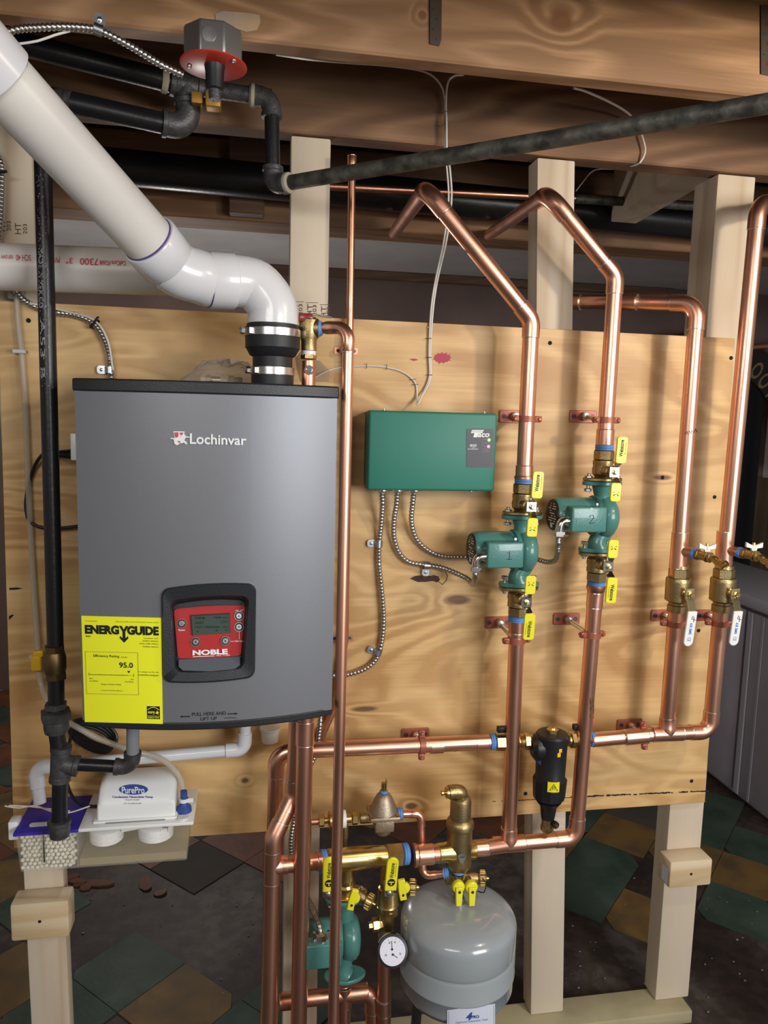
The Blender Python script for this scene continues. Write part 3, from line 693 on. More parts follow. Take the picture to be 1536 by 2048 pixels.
# ---- zone pipe two, upper
t = thing('copper_pipe', 'copper pipe rising above the upper right circulator and bending back beside the middle stud', 'pipe', P(1210, 880, DA), 'large copper heating pipes')
A2 = PC2 + V((0, 0, h2)) + VT; B2 = P(1231, 552, DA); C2 = P(1096, 388, DA); D2 = P(978, 470, -.77)
run(t, [A2, B2, C2, D2], R1)
sleeve(t, A2 + (B2 - A2) * .045, B2 - A2, .034, R1, 1.12)
# ---- return three, top bend, drain tee, down to the valve
t = thing('copper_pipe', 'copper pipe turning down from behind the middle stud to the left white-handled valve', 'pipe', P(1355, 1130, DA), 'large copper heating pipes')
A3 = P(1120, 603, -.13); B3 = P(1395, 606, DA); C3 = P(1358, 1100, DA); D3 = P(1354, 1150, DA)
run(t, [A3, B3, D3], R1); sleeve(t, P(1150, 604, -.10), B3 - A3, .03, R1); sleeve(t, P(1255, 604, 0.0), B3 - A3, .045, R1)
tee(t, C3, D3 - C3, c2w(V((.40, .12, -.60))) , R1, rb=.0105, L=.085, lb=.036)
f_ = cylsurf(B3, D3, R1); mb = MB()
for pts_ in ([(1370, 868), (1374, 863), (1376, 869)], [(1378, 862), (1382, 868), (1384, 861)], [(1387, 866), (1391, 858), (1394, 864)]): mb.tube([f_(*q) for q in pts_], .0009, 5)
mb.build('pen_mark', INK, t)
# ---- return four
t = thing('copper_pipe', 'rightmost copper pipe, from the top right elbow down to the right white-handled valve', 'pipe', P(1450, 1130, DA), 'large copper heating pipes')
A4 = P(1620, 398, .03); B4 = P(1517, 408, DA + .02); C4 = P(1449, 1098, DA); D4 = P(1446, 1150, DA)
run(t, [A4, B4, D4], R1); tee(t, C4, D4 - C4, c2w(V((.40, .12, -.60))), R1, rb=.0105, L=.085, lb=.036)
# ---- return manifold under the two valves, to the dirt separator
t = thing('copper_pipe', 'copper pipe joining the two white-handled valves and running left to the black filter', 'pipe', P(1400, 1470, DA), 'large copper heating pipes')
E3 = P(1352, 1215, DA); F3 = P(1333, 1467, DA); E4 = P(1442, 1215, DA); F4 = P(1420, 1463, DA); G4 = P(1184, 1480, DA - .01)
run(t, [E4, F4, F3 + (F4 - F3) * .15], R1, rb=.03); MB().tube([E3, F3], R1, 26).build('pipe', COPPER, t)
tee(t, F3, F4 - F3, E3 - F3, R1); MB().tube([F3, G4], R1 * .97, 26).build('pipe', COPPER, t)
sleeve(t, P(1271, 1473, DA), F3 - G4, .055, R1, 1.08); sleeve(t, P(1205, 1478, DA - .01), F3 - G4, .028, R1, 1.0)
# ---- return, left of the separator, to the elbow and down
t = thing('copper_pipe', 'copper pipe running left from the black filter and turning down behind the boiler pipes', 'pipe', P(700, 1497, .09), 'large copper heating pipes')
G5 = P(978, 1484, .088); H5 = P(553, 1503, .10); I5 = P(534, 2300, .12)
run(t, [G5, H5, I5], R1, rb=.034); sleeve(t, P(872, 1490, .09), H5 - G5, .030, R1); sleeve(t, P(930, 1487, .089), H5 - G5, .05, R1, .96)
sleeve(t, P(962, 1485, .088), H5 - G5, .028, R1, 1.04)
# ---- supply header: pipes from both lower valves to the air separator
t = thing('copper_pipe', 'copper pipes dropping from both circulators to the tee right of the brass air separator', 'pipe', P(1020, 1683, DA), 'large copper heating pipes')
E1 = PC1 - V((0, 0, h1)) - VT; F1 = P(1017, 1688, DA); E2 = PC2 - V((0, 0, h2)) - VT; F2_ = P(1152, 1676, DA); J1 = P(950, 1699, .122)
MB().tube([E1, F1], R1, 26).build('pipe', COPPER, t)
run(t, [E2, F2_, F1, ], R1, rb=.03); MB().tube([F1, J1], R1, 26).build('pipe', COPPER, t)
tee(t, F1, F2_ - F1, E1 - F1, R1); sleeve(t, P(962, 1696, .12), F2_ - F1, .03, R1)
sleeve(t, E2 + (F2_ - E2) * .05, F2_ - E2, .035, R1, 1.08); MB().lathe([(-.012, .0185), (-.004, .0215), (.002, .0215), (.006, .0185)], E2, (0, 0, 1), 26).build('adapter', COPPER_D, t)
sleeve(t, E1 + (F1 - E1) * .02, F1 - E1, .03, R1, 1.08, m=COPPER_D)
# stain strip on that pipe
s0 = P(1184, 1395, DA + R1 * .92); mb = MB()
rs2 = random.Random(9); pl_ = [(1180 + rs2.uniform(-1, 1), 1396 + k * 5) for k in range(9)] + [(1188 + rs2.uniform(-1.5, 1.5), 1436 - k * 5) for k in range(9)]
MB().prism(pl_[::1], cylsurf(E2, F2_, R1)).build('flux_stain', mat('flux_stain', (.20, .10, .07), .5, .6), t)
# ---- the two large pipes below the boiler and the long thin one
t = thing('copper_pipe', 'tall copper pipe dropping from the boiler underside past the yellow-handled manifold', 'pipe', P(610, 1440, .2), 'large copper heating pipes')
K0, K1 = P(612, 1380, .20), P(592, 2300, .20)
MB().tube([K0, K1], R1, 26).build('pipe', COPPER, t); sleeve(t, K0 + (K1 - K0) * .085, K1 - K0, .05, R1, 1.1)
t = thing('copper_pipe', 'copper pipe leaving the boiler underside and jogging left to a tee', 'pipe', P(588, 1440, .17), 'large copper heating pipes')
L0, L1, L2, L3 = P(597, 1380, .165), P(588, 1590, .165), P(546, 1676, .195), P(531, 2300, .20)
run(t, [L0, L1, L2, L3], R1); 
LT = L2 + (L3 - L2) * .085
tee(t, LT, L3 - L2, P(640, 1722, .17) - P(560, 1729, .19), R1, lb=.03, L=.07)
MN0, MN1 = P(566, 1729, .185), P(640, 1722, .17)
MB().tube([LT + V((.01, 0, 0)), MN1], R1, 26).build('pipe', COPPER_D, t); sleeve(t, MN1, MN1 - MN0, .016, R1, 1.12, m=COPPER_D)
t = thing('copper_pipe', 'long slim copper discharge pipe dropping right of the boiler in front of everything', 'pipe', P(693, 700, .3))
RV = P(640, 657, .20)
run(t, [P(643, 656, .205), P(697, 654, .235), P(661, 2300, .30)], .0111, rb=.026, sock=1.9, k=1.12)
# ---- half-inch copper near the ceiling and at the board
t = thing('copper_pipe', 'thin copper tube rising between the plywood and the black overhead pipe', 'pipe', P(700, 700, .02))
MB().tube([P(704, 322, .02), P(700, 640, .02), P(690, 1280, .02), P(676, 1400, .02), P(640, 1480, .02), P(618, 1520, .02)], .008, 16).build('pipe', COPPER_D, t)
sleeve(t, P(704, 325, .02), (0, 0, 1), .026, .008, 1.2, m=COPPER_D)
for (px, py), lb in (((692, 702), 'flat copper two-hole strap on the thin tube near the relief valve'), ((684, 1276), 'flat copper two-hole strap beside the boiler lower right edge')):
    st = thing('pipe_strap', lb, 'strap', P(px, py, .0)); c = P(px, py, 0.0)
    fm = lambda u, v, w=0.0, c=c: V((c.x + u, -w - .0004, c.z + v))
    for s in (-1, 1): MB().prism(rrect(s * .017 - .009, -.007, s * .017 + .009, .007, .002), fm, 0, .0015).build('ear', STRAP, st)
    mb = MB(); pr = [(.0095 * math.cos(math.pi * k / 8), .02 + .0085 * math.sin(math.pi * k / 8)) for k in range(9)]; pr = [(.0095, 0)] + pr + [(-.0095, 0)]
    A = [[mb.bm.verts.new(V((c.x + u * f, -w * f, c.z + q))) for u, w in pr] for f in (1, 1.1) for q in (-.007, .007)]
    for k in range(len(pr) - 1):
        mb.face([A[0][k], A[0][k + 1], A[1][k + 1], A[1][k]]); mb.face([A[2][k], A[2][k + 1], A[3][k + 1], A[3][k]])
        mb.face([A[0][k], A[0][k + 1], A[2][k + 1], A[2][k]]); mb.face([A[1][k], A[1][k + 1], A[3][k + 1], A[3][k]])
    mb.build('saddle', STRAP, st)
    for s in (-1, 1): MB().lathe([(0, .004), (.0015, .0035)], c + V((s * .018, -.0015, 0)), (0, -1, 0), 10).build('screw', IRON, st)
t = thing('copper_pipe', 'slim copper tube running level high up behind the studs', 'pipe', P(900, 388, -.5))
MB().tube([P(560, 368, -.5), P(1195, 399, -.5)], .0105, 16).build('pipe', COPPER_D, t)
MB().tube([P(1150, 397, -.5), P(1440, 415, -.5)], .0135, 16).build('pipe', GALV, t)
sleeve(t, P(1306, 407, -.5), P(1440, 415, -.5) - P(1195, 399, -.5), .012, .0135, 1.06, ring=False)
# ---- bottom return tee behind the lower circulator
t = thing('copper_pipe', 'copper tee and bend under the lower circulator, near the floor', 'pipe', P(690, 1985, .13))
a, b = P(560, 2003, .14), P(745, 1982, .13)
run(t, [a, b, P(752, 2300, .14)], R1, m=COPPER_D, rb=.028); sleeve(t, P(572, 2002, .14), b - a, .03, R1, 1.08, m=COPPER_D); sleeve(t, P(712, 1985, .132), b - a, .05, R1, 1.08, m=COPPER_D)
run(t, [P(688, 1968, .132), P(690, 2300, .14)], .014, m=COPPER_D); sleeve(t, P(689, 1992, .135), (0, 0, 1), .05, .0145, 1.12, m=COPPER_D)
t = thing('copper_pipe', 'short copper pipe dropping below the pressure gauge', 'pipe', P(768, 1930, .15))
a, b = P(770, 1870, .15), P(765, 2300, .15)
MB().tube([a, b], .0158, 24).build('pipe', COPPER_D, t); sleeve(t, P(767, 2012, .15), b - a, .035, .0158, 1.1, m=COPPER_D)

# ================================================================ HANGERS
zax = V((0, 0, 1))
def onpipe(a, b, py, px):
    best = None
    for k in range(1001):
        q = a + (b - a) * (k / 1000); 
        v = q - CAM; c = V((_X * v.x + _Y * v.y + _up * v.z)); y = 1024 + FPX * c.y / c.z; x = 768 + FPX * c.x / c.z
        e = (y - py) ** 2 + (x - px) ** 2
        if best is None or e < best[0]: best = (e, q)
    return best[1]
hanger((1026, 833), onpipe(A1, B1, 838, 1053), B1 - A1, 'copper-coloured pipe hanger beside the green relay box upper right corner')
hanger((1165, 833), onpipe(A2, B2, 840, 1213), B2 - A2, 'copper-coloured pipe hanger above the upper right circulator')
hanger((996, 1244), onpipe(E1, F1, 1280, 1030), F1 - E1, 'copper-coloured pipe hanger below the lower left circulator')
hanger((1132, 1237), onpipe(E2, F2_, 1268, 1180), F2_ - E2, 'copper-coloured pipe hanger with a long chrome rod below the upper right circulator')
hanger((1326, 1230), onpipe(E3, F3, 1247, 1350), F3 - E3, 'copper-coloured pipe hanger below the left white-handled valve')
hanger((1413, 1230), onpipe(E4, F4, 1246, 1440), F4 - E4, 'copper-coloured pipe hanger below the right white-handled valve')
hanger((830, 1467), onpipe(G5, H5, 1492, 843), H5 - G5, 'copper-coloured pipe hanger on the level pipe left of the black filter')
hanger((1258, 1448), onpipe(F3, G4, 1476, 1288), F3 - G4, 'copper-coloured pipe hanger on the level pipe right of the black filter')
# ================================================================ ISOLATION VALVES, CIRCULATORS
def lever(T, o, s, tilt=0.0, short=True, word=True):
    """yellow double paddle on a chrome plate; o: stem axis point on the body; s=+1 long paddle up"""
    o = V(o); y1 = -.042
    MB().lathe([(0, .0125), (.020, .0125), (.022, .009), (.036, .0085)], o + V((.004, -.006, 0)), (0.12, -1, 0), 20).build('stem_collar', BRONZE, T)
    c = o + V((.008, y1, 0))
    mb = MB().rbox((-.0115, -.0015, -.0115), (.0115, .0015, .0115), .001, 1, Matrix.Translation(c))
    # bent necks that reach the paddles
    def strip(a, b, w0, w1):
        a, b = V(a), V(b); d = b - a; u = V((1, 0, 0)); n = d.cross(u).normalized() * .0009
        vs = [mb.bm.verts.new(c + q) for q in (a - u * w0 + n, a + u * w0 + n, b + u * w1 + n, b - u * w1 + n, a - u * w0 - n, a + u * w0 - n, b + u * w1 - n, b - u * w1 - n)]
        for f in ((0, 1, 2, 3), (7, 6, 5, 4), (0, 4, 5, 1), (1, 5, 6, 2), (2, 6, 7, 3), (3, 7, 4, 0)): mb.face([vs[i] for i in f])
    strip((0, 0, s * .010), (.001, -.014, s * .022), .008, .009); strip((.001, -.014, s * .021), (.003, -.018, s * .032), .009, .009)
    if short: strip((0, 0, -s * .010), (0, -.012, -s * .024), .008, .009)
    pl = mb.build('lever_plate', CHROME, T)
    mb = MB(); hexnut(mb, c + V((0, -.0015, 0)), (0, -1, 0), .0065, .005); mb.lathe([(.005, .0035), (.008, .003)], c + V((0, -.0015, 0)), (0, -1, 0), 12); mb.build('nut', ZINCY, T)
    co, si = math.cos(tilt), math.sin(tilt)
    def pad(cc, hw, z0, z1, yb):
        fm = lambda u, v, w=0.0: cc + V((u * co + v * si, -w, v * co - u * si))
        return fm, MB().prism(rrect(-hw, z0, hw, z1, .006, 5), fm, 0, .0055)
    cc = c + V((.0015, -.018, 0))
    z0, z1 = (.020, .078) if s > 0 else (-.078, -.020)
    fm, mb = pad(cc, .0125, z0, z1, 0); pd = mb.build('handle', YELLOW, T, bevel=.0015)
    if word:
        mb = MB(); zc = (z0 + z1) / 2 + s * .004; hh = .0035; L = .021
        if s > 0: mp = lambda u, v, w=0.0: fm(-.0055 + (1 - v) * .009 - .001, zc + (u - .5) * 2 * L * .85, .0056 + w)
        else: mp = lambda u, v, w=0.0: fm(-.004 + v * .009, zc - (u - .5) * 2 * L * .85, .0056 + w)
        add_text(mb, 'Webstone', mp, .02)
        if s > 0: mp2 = lambda u, v, w=0.0: fm(.0060 + (1 - v) * .0022, zc + (u - .5) * 2 * L * .6, .0056 + w)
        else: mp2 = lambda u, v, w=0.0: fm(-.0085 + v * .0022, zc - (u - .5) * 2 * L * .6, .0056 + w)
        add_text(mb, 'Pro-Connect', mp2, .0); mb.build('print', INK, pd)
    if short:
        cc = c + V((-.001, -.013, 0)); z0, z1 = (-.063, -.022) if s > 0 else (.022, .063)
        fm2, mb = pad(cc, .012, z0, z1, 0); ps = mb.build('handle', YELLOW, T, bevel=.0015)
        mb = MB(); zc = (z0 + z1) / 2 - s * .003
        for q in (-1, 1): mb.prism([(q * .0015, zc - .002), (q * .006, zc - .005), (q * .0065, zc - .0035), (q * .002, zc - .0005)], fm2, 0.0056, .0060)
        add_text(mb, 'ON', lambda u, v, w=0.0: fm2(-.0065 + u * .003, zc + .001 + v * .003, .0057 + w)); add_text(mb, 'OFF', lambda u, v, w=0.0: fm2(.004 + u * .003, zc + .001 + v * .003, .0057 + w)); mb.build('print', INK, ps)
def bolts(T, o, s, spread=.034, h=.016, g=.016):
    o = V(o)
    for q in (-1, 1):
        c = o + V((q * spread, 0, 0)); mb = MB()
        mb.lathe([(-g - .006, .0038), (h, .0038), (h + .001, .003)], c, (0, 0, s), 12); hexnut(mb, c + V((0, 0, s * .004)), (0, 0, s), .0085, .008); hexnut(mb, c - V((0, 0, s * (g + .008))), (0, 0, s), .0085, .007)
        mb.build('bolt', ZINC, T)
def oval(mb, o, ax, rx, ry, h, n=40):
    """rounded diamond flange"""
    o = V(o); pts = []
    for k in range(n):
        t = 2 * math.pi * k / n; c, s_ = math.cos(t), math.sin(t); pts.append((rx * math.copysign(abs(c) ** 1.25, c), ry * s_))
    return mb.prism(pts, lambda u, v, w=0.0: o + V((u, v, w)), 0, h)
def iso_valve(o, s, label, word=True):
    """o: centre of the flange face that meets the pump; s=+1: valve stands above"""
    o = V(o); t = thing('isolation_valve', label, 'valve', o, 'brass flange valves with yellow levers')
    mb = MB(); oval(mb, o + V((0, 0, .0005 * s)), None, .046, .029, .007 * s); mb.build('flange', BRONZE, t, bevel=.0015)
    ax = (0, 0, s)
    MB().lathe([(.007, .017), (.011, .019), (.016, .0235), (.026, .0245), (.034, .0225), (.038, .0235), (.046, .0235), (.048, .0195)], o, ax, 30).build('body', BRONZE, t)
    mb = MB(); hexnut(mb, o + V((0, 0, s * .048)), ax, .0225, .021, rot=.2); mb.build('hex', BRONZE, t)
    tape(t, o + V((0, 0, s * .0755)), ax, .0195, .013)
    lever(t, o + V((-.009, -.014, s * .024)), s, word=word, tilt=.03)
    bolts(t, o, s); return t
def pump(o, label, num=None, conn='side', boxdz=.002, zu=.079, zl=.080):
    """o: centre between the flanges on the pipe axis; motor points to -x"""
    o = V(o); t = thing('circulator_pump', label, 'pump', o, 'green circulator pumps')
    G = PUMPG
    mb = MB(); oval(mb, o + V((0, 0, zu - .0095)), None, .047, .029, .009); mb.build('flange', G, t, bevel=.002)
    mb = MB(); oval(mb, o + V((0, 0, -zl + .0005)), None, .047, .029, .009); mb.build('flange', G, t, bevel=.002)
    mb = MB()
    up_ = smooth([o + V(q) for q in ((0, 0, zu - .008), (0, 0, zu - .02), (.001, 0, .045), (.006, 0, .025), (.010, 0, 0))], .004)
    mb.tube(up_, [.0235 - .006 * min(1, k / 4) for k in range(len(up_))], 22)
    dn = smooth([o + V(q) for q in ((0, 0, -zl + .008), (-.004, 0, -zl + .018), (-.001, 0, -.050), (.012, 0, -.035), (.012, 0, -.005))], .004)
    mb.tube(dn, [.0235 - .004 * min(1, k / 4) for k in range(len(dn))], 22)
    # volute: rounded disc whose axis is the motor axis
    mb.lathe([(-.016, .030), (-.012, .043), (-.004, .0475), (.006, .0490), (.016, .0470), (.024, .038), (.028, .022), (.029, .004)], o + V((.004, 0, 0)), (1, 0, 0), 36)
    mb.build('volute', G, t, ang=50)
    MB().lathe([(0, .044), (.002, .046), (.010, .046), (.012, .044)], o + V((-.022, 0, .002)), (1, 0, 0), 32).build('motor_flange', G, t)
    mb = MB()
    for k in range(4):
        a_ = math.pi / 4 + k * math.pi / 2; hexnut(mb, o + V((-.028, .040 * math.cos(a_), .002 + .040 * math.sin(a_))), (1, 0, 0), .005, .007)
    mb.build('bolt', ZINC, t)
    mo = o + V((-.115, 0, .004)); MB().lathe([(0, .030), (.0015, .036), (.005, .0385), (.012, .0395), (.093, .0395)], mo, (1, 0, 0), 36).build('motor_housing', G, t)
    cap = MB().lathe([(-.0012, .034), (.001, .0355), (.0014, .0355)], mo, (1, 0, 0), 36).build('nameplate', BLACK, t)
    mb = MB()
    rr = random.Random(2)
    fm = flatmap(mo + V((-.0013, 0, 0)), (0, -1, 0), (0, 0, 1), (-1, 0, 0))
    for k in range(9):
        z = .024 - k * .0055; x = -.018
        while x < .018:
            w = rr.uniform(.003, .008)
            if rr.random() < .72 and abs(x) + abs(z) < .034: mb.prism([(x, z), (x + w, z), (x + w, z + .0022), (x, z + .0022)], fm, 0, .0004)
            x += w + .002
    mb.prism([(-.006, -.029), (.006, -.029), (.006, -.019), (-.006, -.019)], fm, 0, .0004); mb.build('nameplate_print', WHITEINK, cap)
    # wiring box
    bz = boxdz; lo, hi = o + V((-.096, -.064, bz - .028)), o + V((-.018, -.030, bz + .026))
    bx_ = MB().rbox(lo, hi, .004, 2).build('wiring_box', G, t)
    lo2, hi2 = o + V((-.098, -.0665, bz - .029)), o + V((-.016, -.050, bz + .027))
    cv = MB().rbox(lo2, hi2, .0045, 3).build('box_cover', G, t)
    MB().lathe([(0, .003), (.001, .0025)], o + V((-.085, -.0665, bz - .004)), (0, -1, 0), 12).build('screw', PUMPG, t)
    if num:
        mb = MB(); 
        if num == '1': ptsn = [(-.002, .004), (.003, .008), (.003, -.009)]; add = [(-.003, -.009), (.009, -.009)]
        else: ptsn = [(-.006, .004), (-.003, .009), (.003, .009), (.004, .003), (-.005, -.008), (-.003, -.009), (.007, -.007)]; add = None
        fmn = lambda u, v: V((o.x - .036 + u, -0.0, 0)) * 0 + V((o.x - .052 + u, o.y - .0668, o.z + bz + v))
        mb.tube([fmn(*q) for q in ptsn], .0006, 6)
        if add: mb.tube([fmn(*q) for q in add], .0006, 6)
        mb.build('marker_number', INK, cv)
    if conn == 'side':
        e = o + V((-.098, -.048, bz - .006)); mb = MB()
        mb.lathe([(-.006, .0115), (.002, .0115), (.003, .0085)], e, (-1, 0, 0), 16)
        mb.tube(smooth([e + V((-.002, 0, 0)), e + V((-.012, 0, -.001)), e + V((-.018, 0, -.010)), e + V((-.020, 0, -.034))], .003), .0095, 14)
        mb.box(e + V((-.020, -.004, -.028)), (.020, .012, .010)); mb.build('cable_connector', CHROME, t)
        mb = MB().lathe([(0, .003), (.018, .0028)], e + V((-.020, -.006, -.031)), (1, -.2, 0), 8); mb.build('screw', CHROME, t)
    else:
        e = o + V((-.060, -.048, bz + .0265)); mb = MB().lathe([(0, .014), (.004, .014), (.006, .011), (.014, .011)], e, (0, 0, 1), 18); mb.box(e + V((0, -.010, .012)), (.020, .010, .012)); mb.build('cable_connector', CHROME, t)
        mb = MB()
        for q in (-1, 1): mb.lathe([(-.004, .0035), (.022, .0032)], e + V((q * .015, -.006, .002)), (0, 0, 1), 8)
        mb.build('screw', CHROME, t)
    return t
pump(PC1, 'green circulator pump marked 1, the lower left one on the plywood', '1', zu=h1, zl=h1)
vu1 = iso_valve(PC1 + V((0, 0, h1)), 1, 'brass flange valve with yellow lever above the lower left circulator')
vl1 = iso_valve(PC1 - V((0, 0, h1)), -1, 'brass flange valve with yellow lever beneath the lower left circulator')
pump(PC2, 'green circulator pump marked 2, the upper right one on the plywood', '2', zu=h2, zl=h2)
iso_valve(PC2 + V((0, 0, h2)), 1, 'brass flange valve with yellow lever above the upper right circulator')
iso_valve(PC2 - V((0, 0, h2)), -1, 'brass flange valve with yellow lever beneath the upper right circulator')
# lower circulator at the floor, partly behind the pipes
pump(PC3, 'green circulator pump near the floor, behind the copper pipes', None, conn='top', boxdz=.006, zu=h3, zl=h3)
# ================================================================ WHITE-HANDLED BALL VALVES AND DRAINS
def big_valve(o, label, pen):
    o = V(o); t = thing('ball_valve', label, 'valve', o, 'brass ball valves with white levers')
    MB().lathe([(-.052, .0215), (-.036, .0215), (-.034, .0185), (-.030, .0185), (-.024, .0285), (.020, .0290), (.026, .0290), (.030, .0270), (.0305, .0225)], o, (0, 0, 1), 32).build('body', BRONZE, t)
    mb = MB(); hexnut(mb, o + V((0, 0, .030)), (0, 0, 1), .0245, .022, rot=.1); mb.lathe([(.052, .0215), (.060, .0210)], o, (0, 0, 1), 28); mb.build('hex_collar', BRONZE, t)
    sa = V((.10, -1, 0)).normalized(); MB().lathe([(.020, .0125), (.034, .0125), (.036, .010), (.040, .010)], o, sa, 20).build('stem_collar', BRASS, t)
    c = o + sa * .042; u = V((1, .10, 0)).normalized()
    mb = MB().rbox((-.012, -.0012, -.010), (.012, .0012, .014), .001, 1, frame(c, u, -sa, (0, 0, 1)))
    def seg(a, b, wa, wb):
        va, vb = c + V(a), c + V(b); nn = (vb - va).cross(u).normalized() * .001
        vs = [mb.bm.verts.new(q) for q in (va - u * wa + nn, va + u * wa + nn, vb + u * wb + nn, vb - u * wb + nn, va - u * wa - nn, va + u * wa - nn, vb + u * wb - nn, vb - u * wb - nn)]
        for f in ((0, 1, 2, 3), (7, 6, 5, 4), (0, 4, 5, 1), (1, 5, 6, 2), (2, 6, 7, 3), (3, 7, 4, 0)): mb.face([vs[i] for i in f])
    seg((0, 0, -.010), (.001, -.004, -.016), .011, .009); seg((.001, -.004, -.016), (-.001, -.016, -.036), .009, .0095)
    mb.build('lever_plate', ZINCY, t)
    mb = MB(); hexnut(mb, c, sa, .0085, .007); mb.lathe([(.007, .005), (.012, .0045)], c, sa, 12); mb.build('nut', BRASS, t)
    cc = c + V((-.001, -.014, -.036)); cc2 = V((-.0045, 0, -.078))
    ln = .082; fm = lambda q, v, w=0.0: cc + V((q, 0, 0)) + V((-.006 * v / .08, 0, -v)) + V((0, -w, 0))
    outl = [(-.0115, 0), (.0115, 0)] + [(.0115 * math.cos(a_), ln - .012 + .0115 * math.sin(a_)) for a_ in [math.pi * k / 12 for k in range(13)]]
    h = MB().prism(outl, fm, 0, .006).build('handle', WHITE, t, bevel=.0015)
    mb = MB(); add_text(mb, 'AIR BMR', lambda a_, b_, w=0.0: fm(.0035 - (1 - b_) * .007, .026 + a_ * .028, .0061 + w), .02); add_text(mb, 'CE', lambda a_, b_, w=0.0: fm(.004 - (1 - b_) * .008, .060 + a_ * .009, .0061 + w)); mb.build('blue_print', mat('blue_lettering', (.05, .20, .62), .5), h)
    mb = MB(); mb.tube([fm(q[0], q[1], .0064) for q in ((.001, .010), (-.001, .017), (.009, .020))], .0007, 6); mb.tube([fm(q[0], q[1], .0064) for q in ((.004, .012), (.005, .025))], .0006, 6); mb.build('pen_mark', INK, h)
    return t
big_valve(P(1356, 1180, DA), 'brass ball valve with white lever, left of the pair at the right', 1)
big_valve(P(1445, 1180, DA), 'brass ball valve with white lever, right of the pair at the right', 2)
def drain(o, label):
    o = V(o); t = thing('drain_valve', label, 'valve', o, 'brass drains with white wing handles')
    ax = V(c2w(V((.40, .14, -.60)))); ax.z = -.04; ax.normalize(); b = o + ax * .037
    tape(t, b + ax * .002, ax, .0115, .008)
    mb = MB(); hexnut(mb, b + ax * .006, ax, .0125, .010); mb.lathe([(.014, .0085), (.018, .0105), (.030, .0100), (.034, .0125), (.037, .0125), (.038, .0095), (.042, .012), (.045, .012), (.046, .007)], b, ax, 22); mb.build('body', BRONZE, t)
    dn = V((ax.x * .8, ax.y * .8, -.62)).normalized(); e = b + ax * .042
    mb = MB().tube(smooth([e, e + ax * .012, e + ax * .018 + V((0, 0, -.006)), e + ax * .022 + dn * .012], .003), .0078, 14)
    f = e + ax * .022 + dn * .010; mb.lathe([(0, .008), (.003, .0115), (.006, .0118), (.012, .0112), (.013, .008), (.004, .0065)], f, dn, 22, cap=False); mb.build('spout', BRASS, t)
    s0 = b + ax * .034; MB().lathe([(0, .0045), (.022, .0045), (.030, .003)], s0, (0, 0, 1), 12).build('stem', BRASS, t)
    u = V(c2w(V((1, 0, 0)))); u.z = 0; u.normalize()
    fm = lambda q, v, w=0.0: s0 + V((0, 0, .018)) + u * q + V((0, 0, v)) + u.cross(V((0, 0, 1))) * (w - .004)
    outl = [(-.019, .013), (-.019, .001), (-.007, -.001), (-.005, -.007), (.005, -.007), (.007, -.001), (.019, .001), (.019, .013), (.009, .008), (.003, .006), (-.003, .006), (-.009, .008)]
    MB().prism(outl, fm, 0, .008).build('wing_handle', WHITE, t, bevel=.001)
    return t
drain(C3, 'brass drain valve with white wing handle, left one'); drain(C4, 'brass drain valve with white wing handle, right one at the picture edge')

# ================================================================ BLACK MAGNETIC FILTER
FC = P(1103, 1500, .11); t = thing('magnetic_filter', 'black canister filter with brass cap between the copper pipes', 'filter', FC)
zt_ = P(1103, 1466, .11).z - FC.z
def hz(py): return P(1103, py, .11).z - FC.z
MB().lathe([(hz(1594), .034), (hz(1590), .036), (hz(1556), .0365), (hz(1552), .034), (hz(1500), .0355), (hz(1484), .0360), (hz(1483), .0385), (hz(1470), .0385), (hz(1466), .035), (hz(1464), .014)], FC, (0, 0, 1), 36).build('canister', BLACK, t)
MB().lathe([(hz(1606), .017), (hz(1596), .023), (hz(1592), .037), (hz(1560), .0395), (hz(1556), .0395), (hz(1554), .034)], FC, (0, 0, 1), 12, rot=.2).build('collar_ring', BLACK, t, ang=25)
MB().lathe([(hz(1636), .0150), (hz(1630), .0165), (hz(1612), .019), (hz(1600), .030)], FC, (0, 0, 1), 30).build('lower_cup', BLACK, t)
mb = MB(); hexnut(mb, FC + V((0, 0, hz(1466))), (0, 0, 1), .0145, .010); mb.lathe([(.010, .010), (.014, .008), (.015, .003)], FC + V((0, 0, hz(1466))), (0, 0, 1), 16); mb.build('brass_cap', BRASS, t)
MB().lathe([(hz(1662), .012), (hz(1658), .0155), (hz(1650), .0155), (hz(1649), .013), (hz(1638), .0145), (hz(1634), .0145)], FC, (0, 0, 1), 22).build('drain_cock', BRONZE, t)
MB().lathe([(.012, .0065), (.020, .0085), (.026, .0080)], FC + V((.006, 0, hz(1640))), (.2, -1, 0), 16).build('cock_knob', BLACK, t)
MB().lathe([(.026, .004), (.030, .0035)], FC + V((.006, 0, hz(1640))), (.2, -1, 0), 12).build('cock_screw', BRASS, t)
MB().lathe([(.020, .028), (.030, .031), (.040, .030), (.048, .020)], FC + V((0, 0, hz(1494))), (-1, .1, 0), 28).build('side_port', BLACK, t)
fmf = lambda px, py, w=0.0: (lambda q: FC + V((q.x, -math.sqrt(max(.0372 ** 2 - q.x ** 2, 0)) - w, q.z)))(P(px, py, .11 + .036) - V((FC.x, 0, FC.z)))
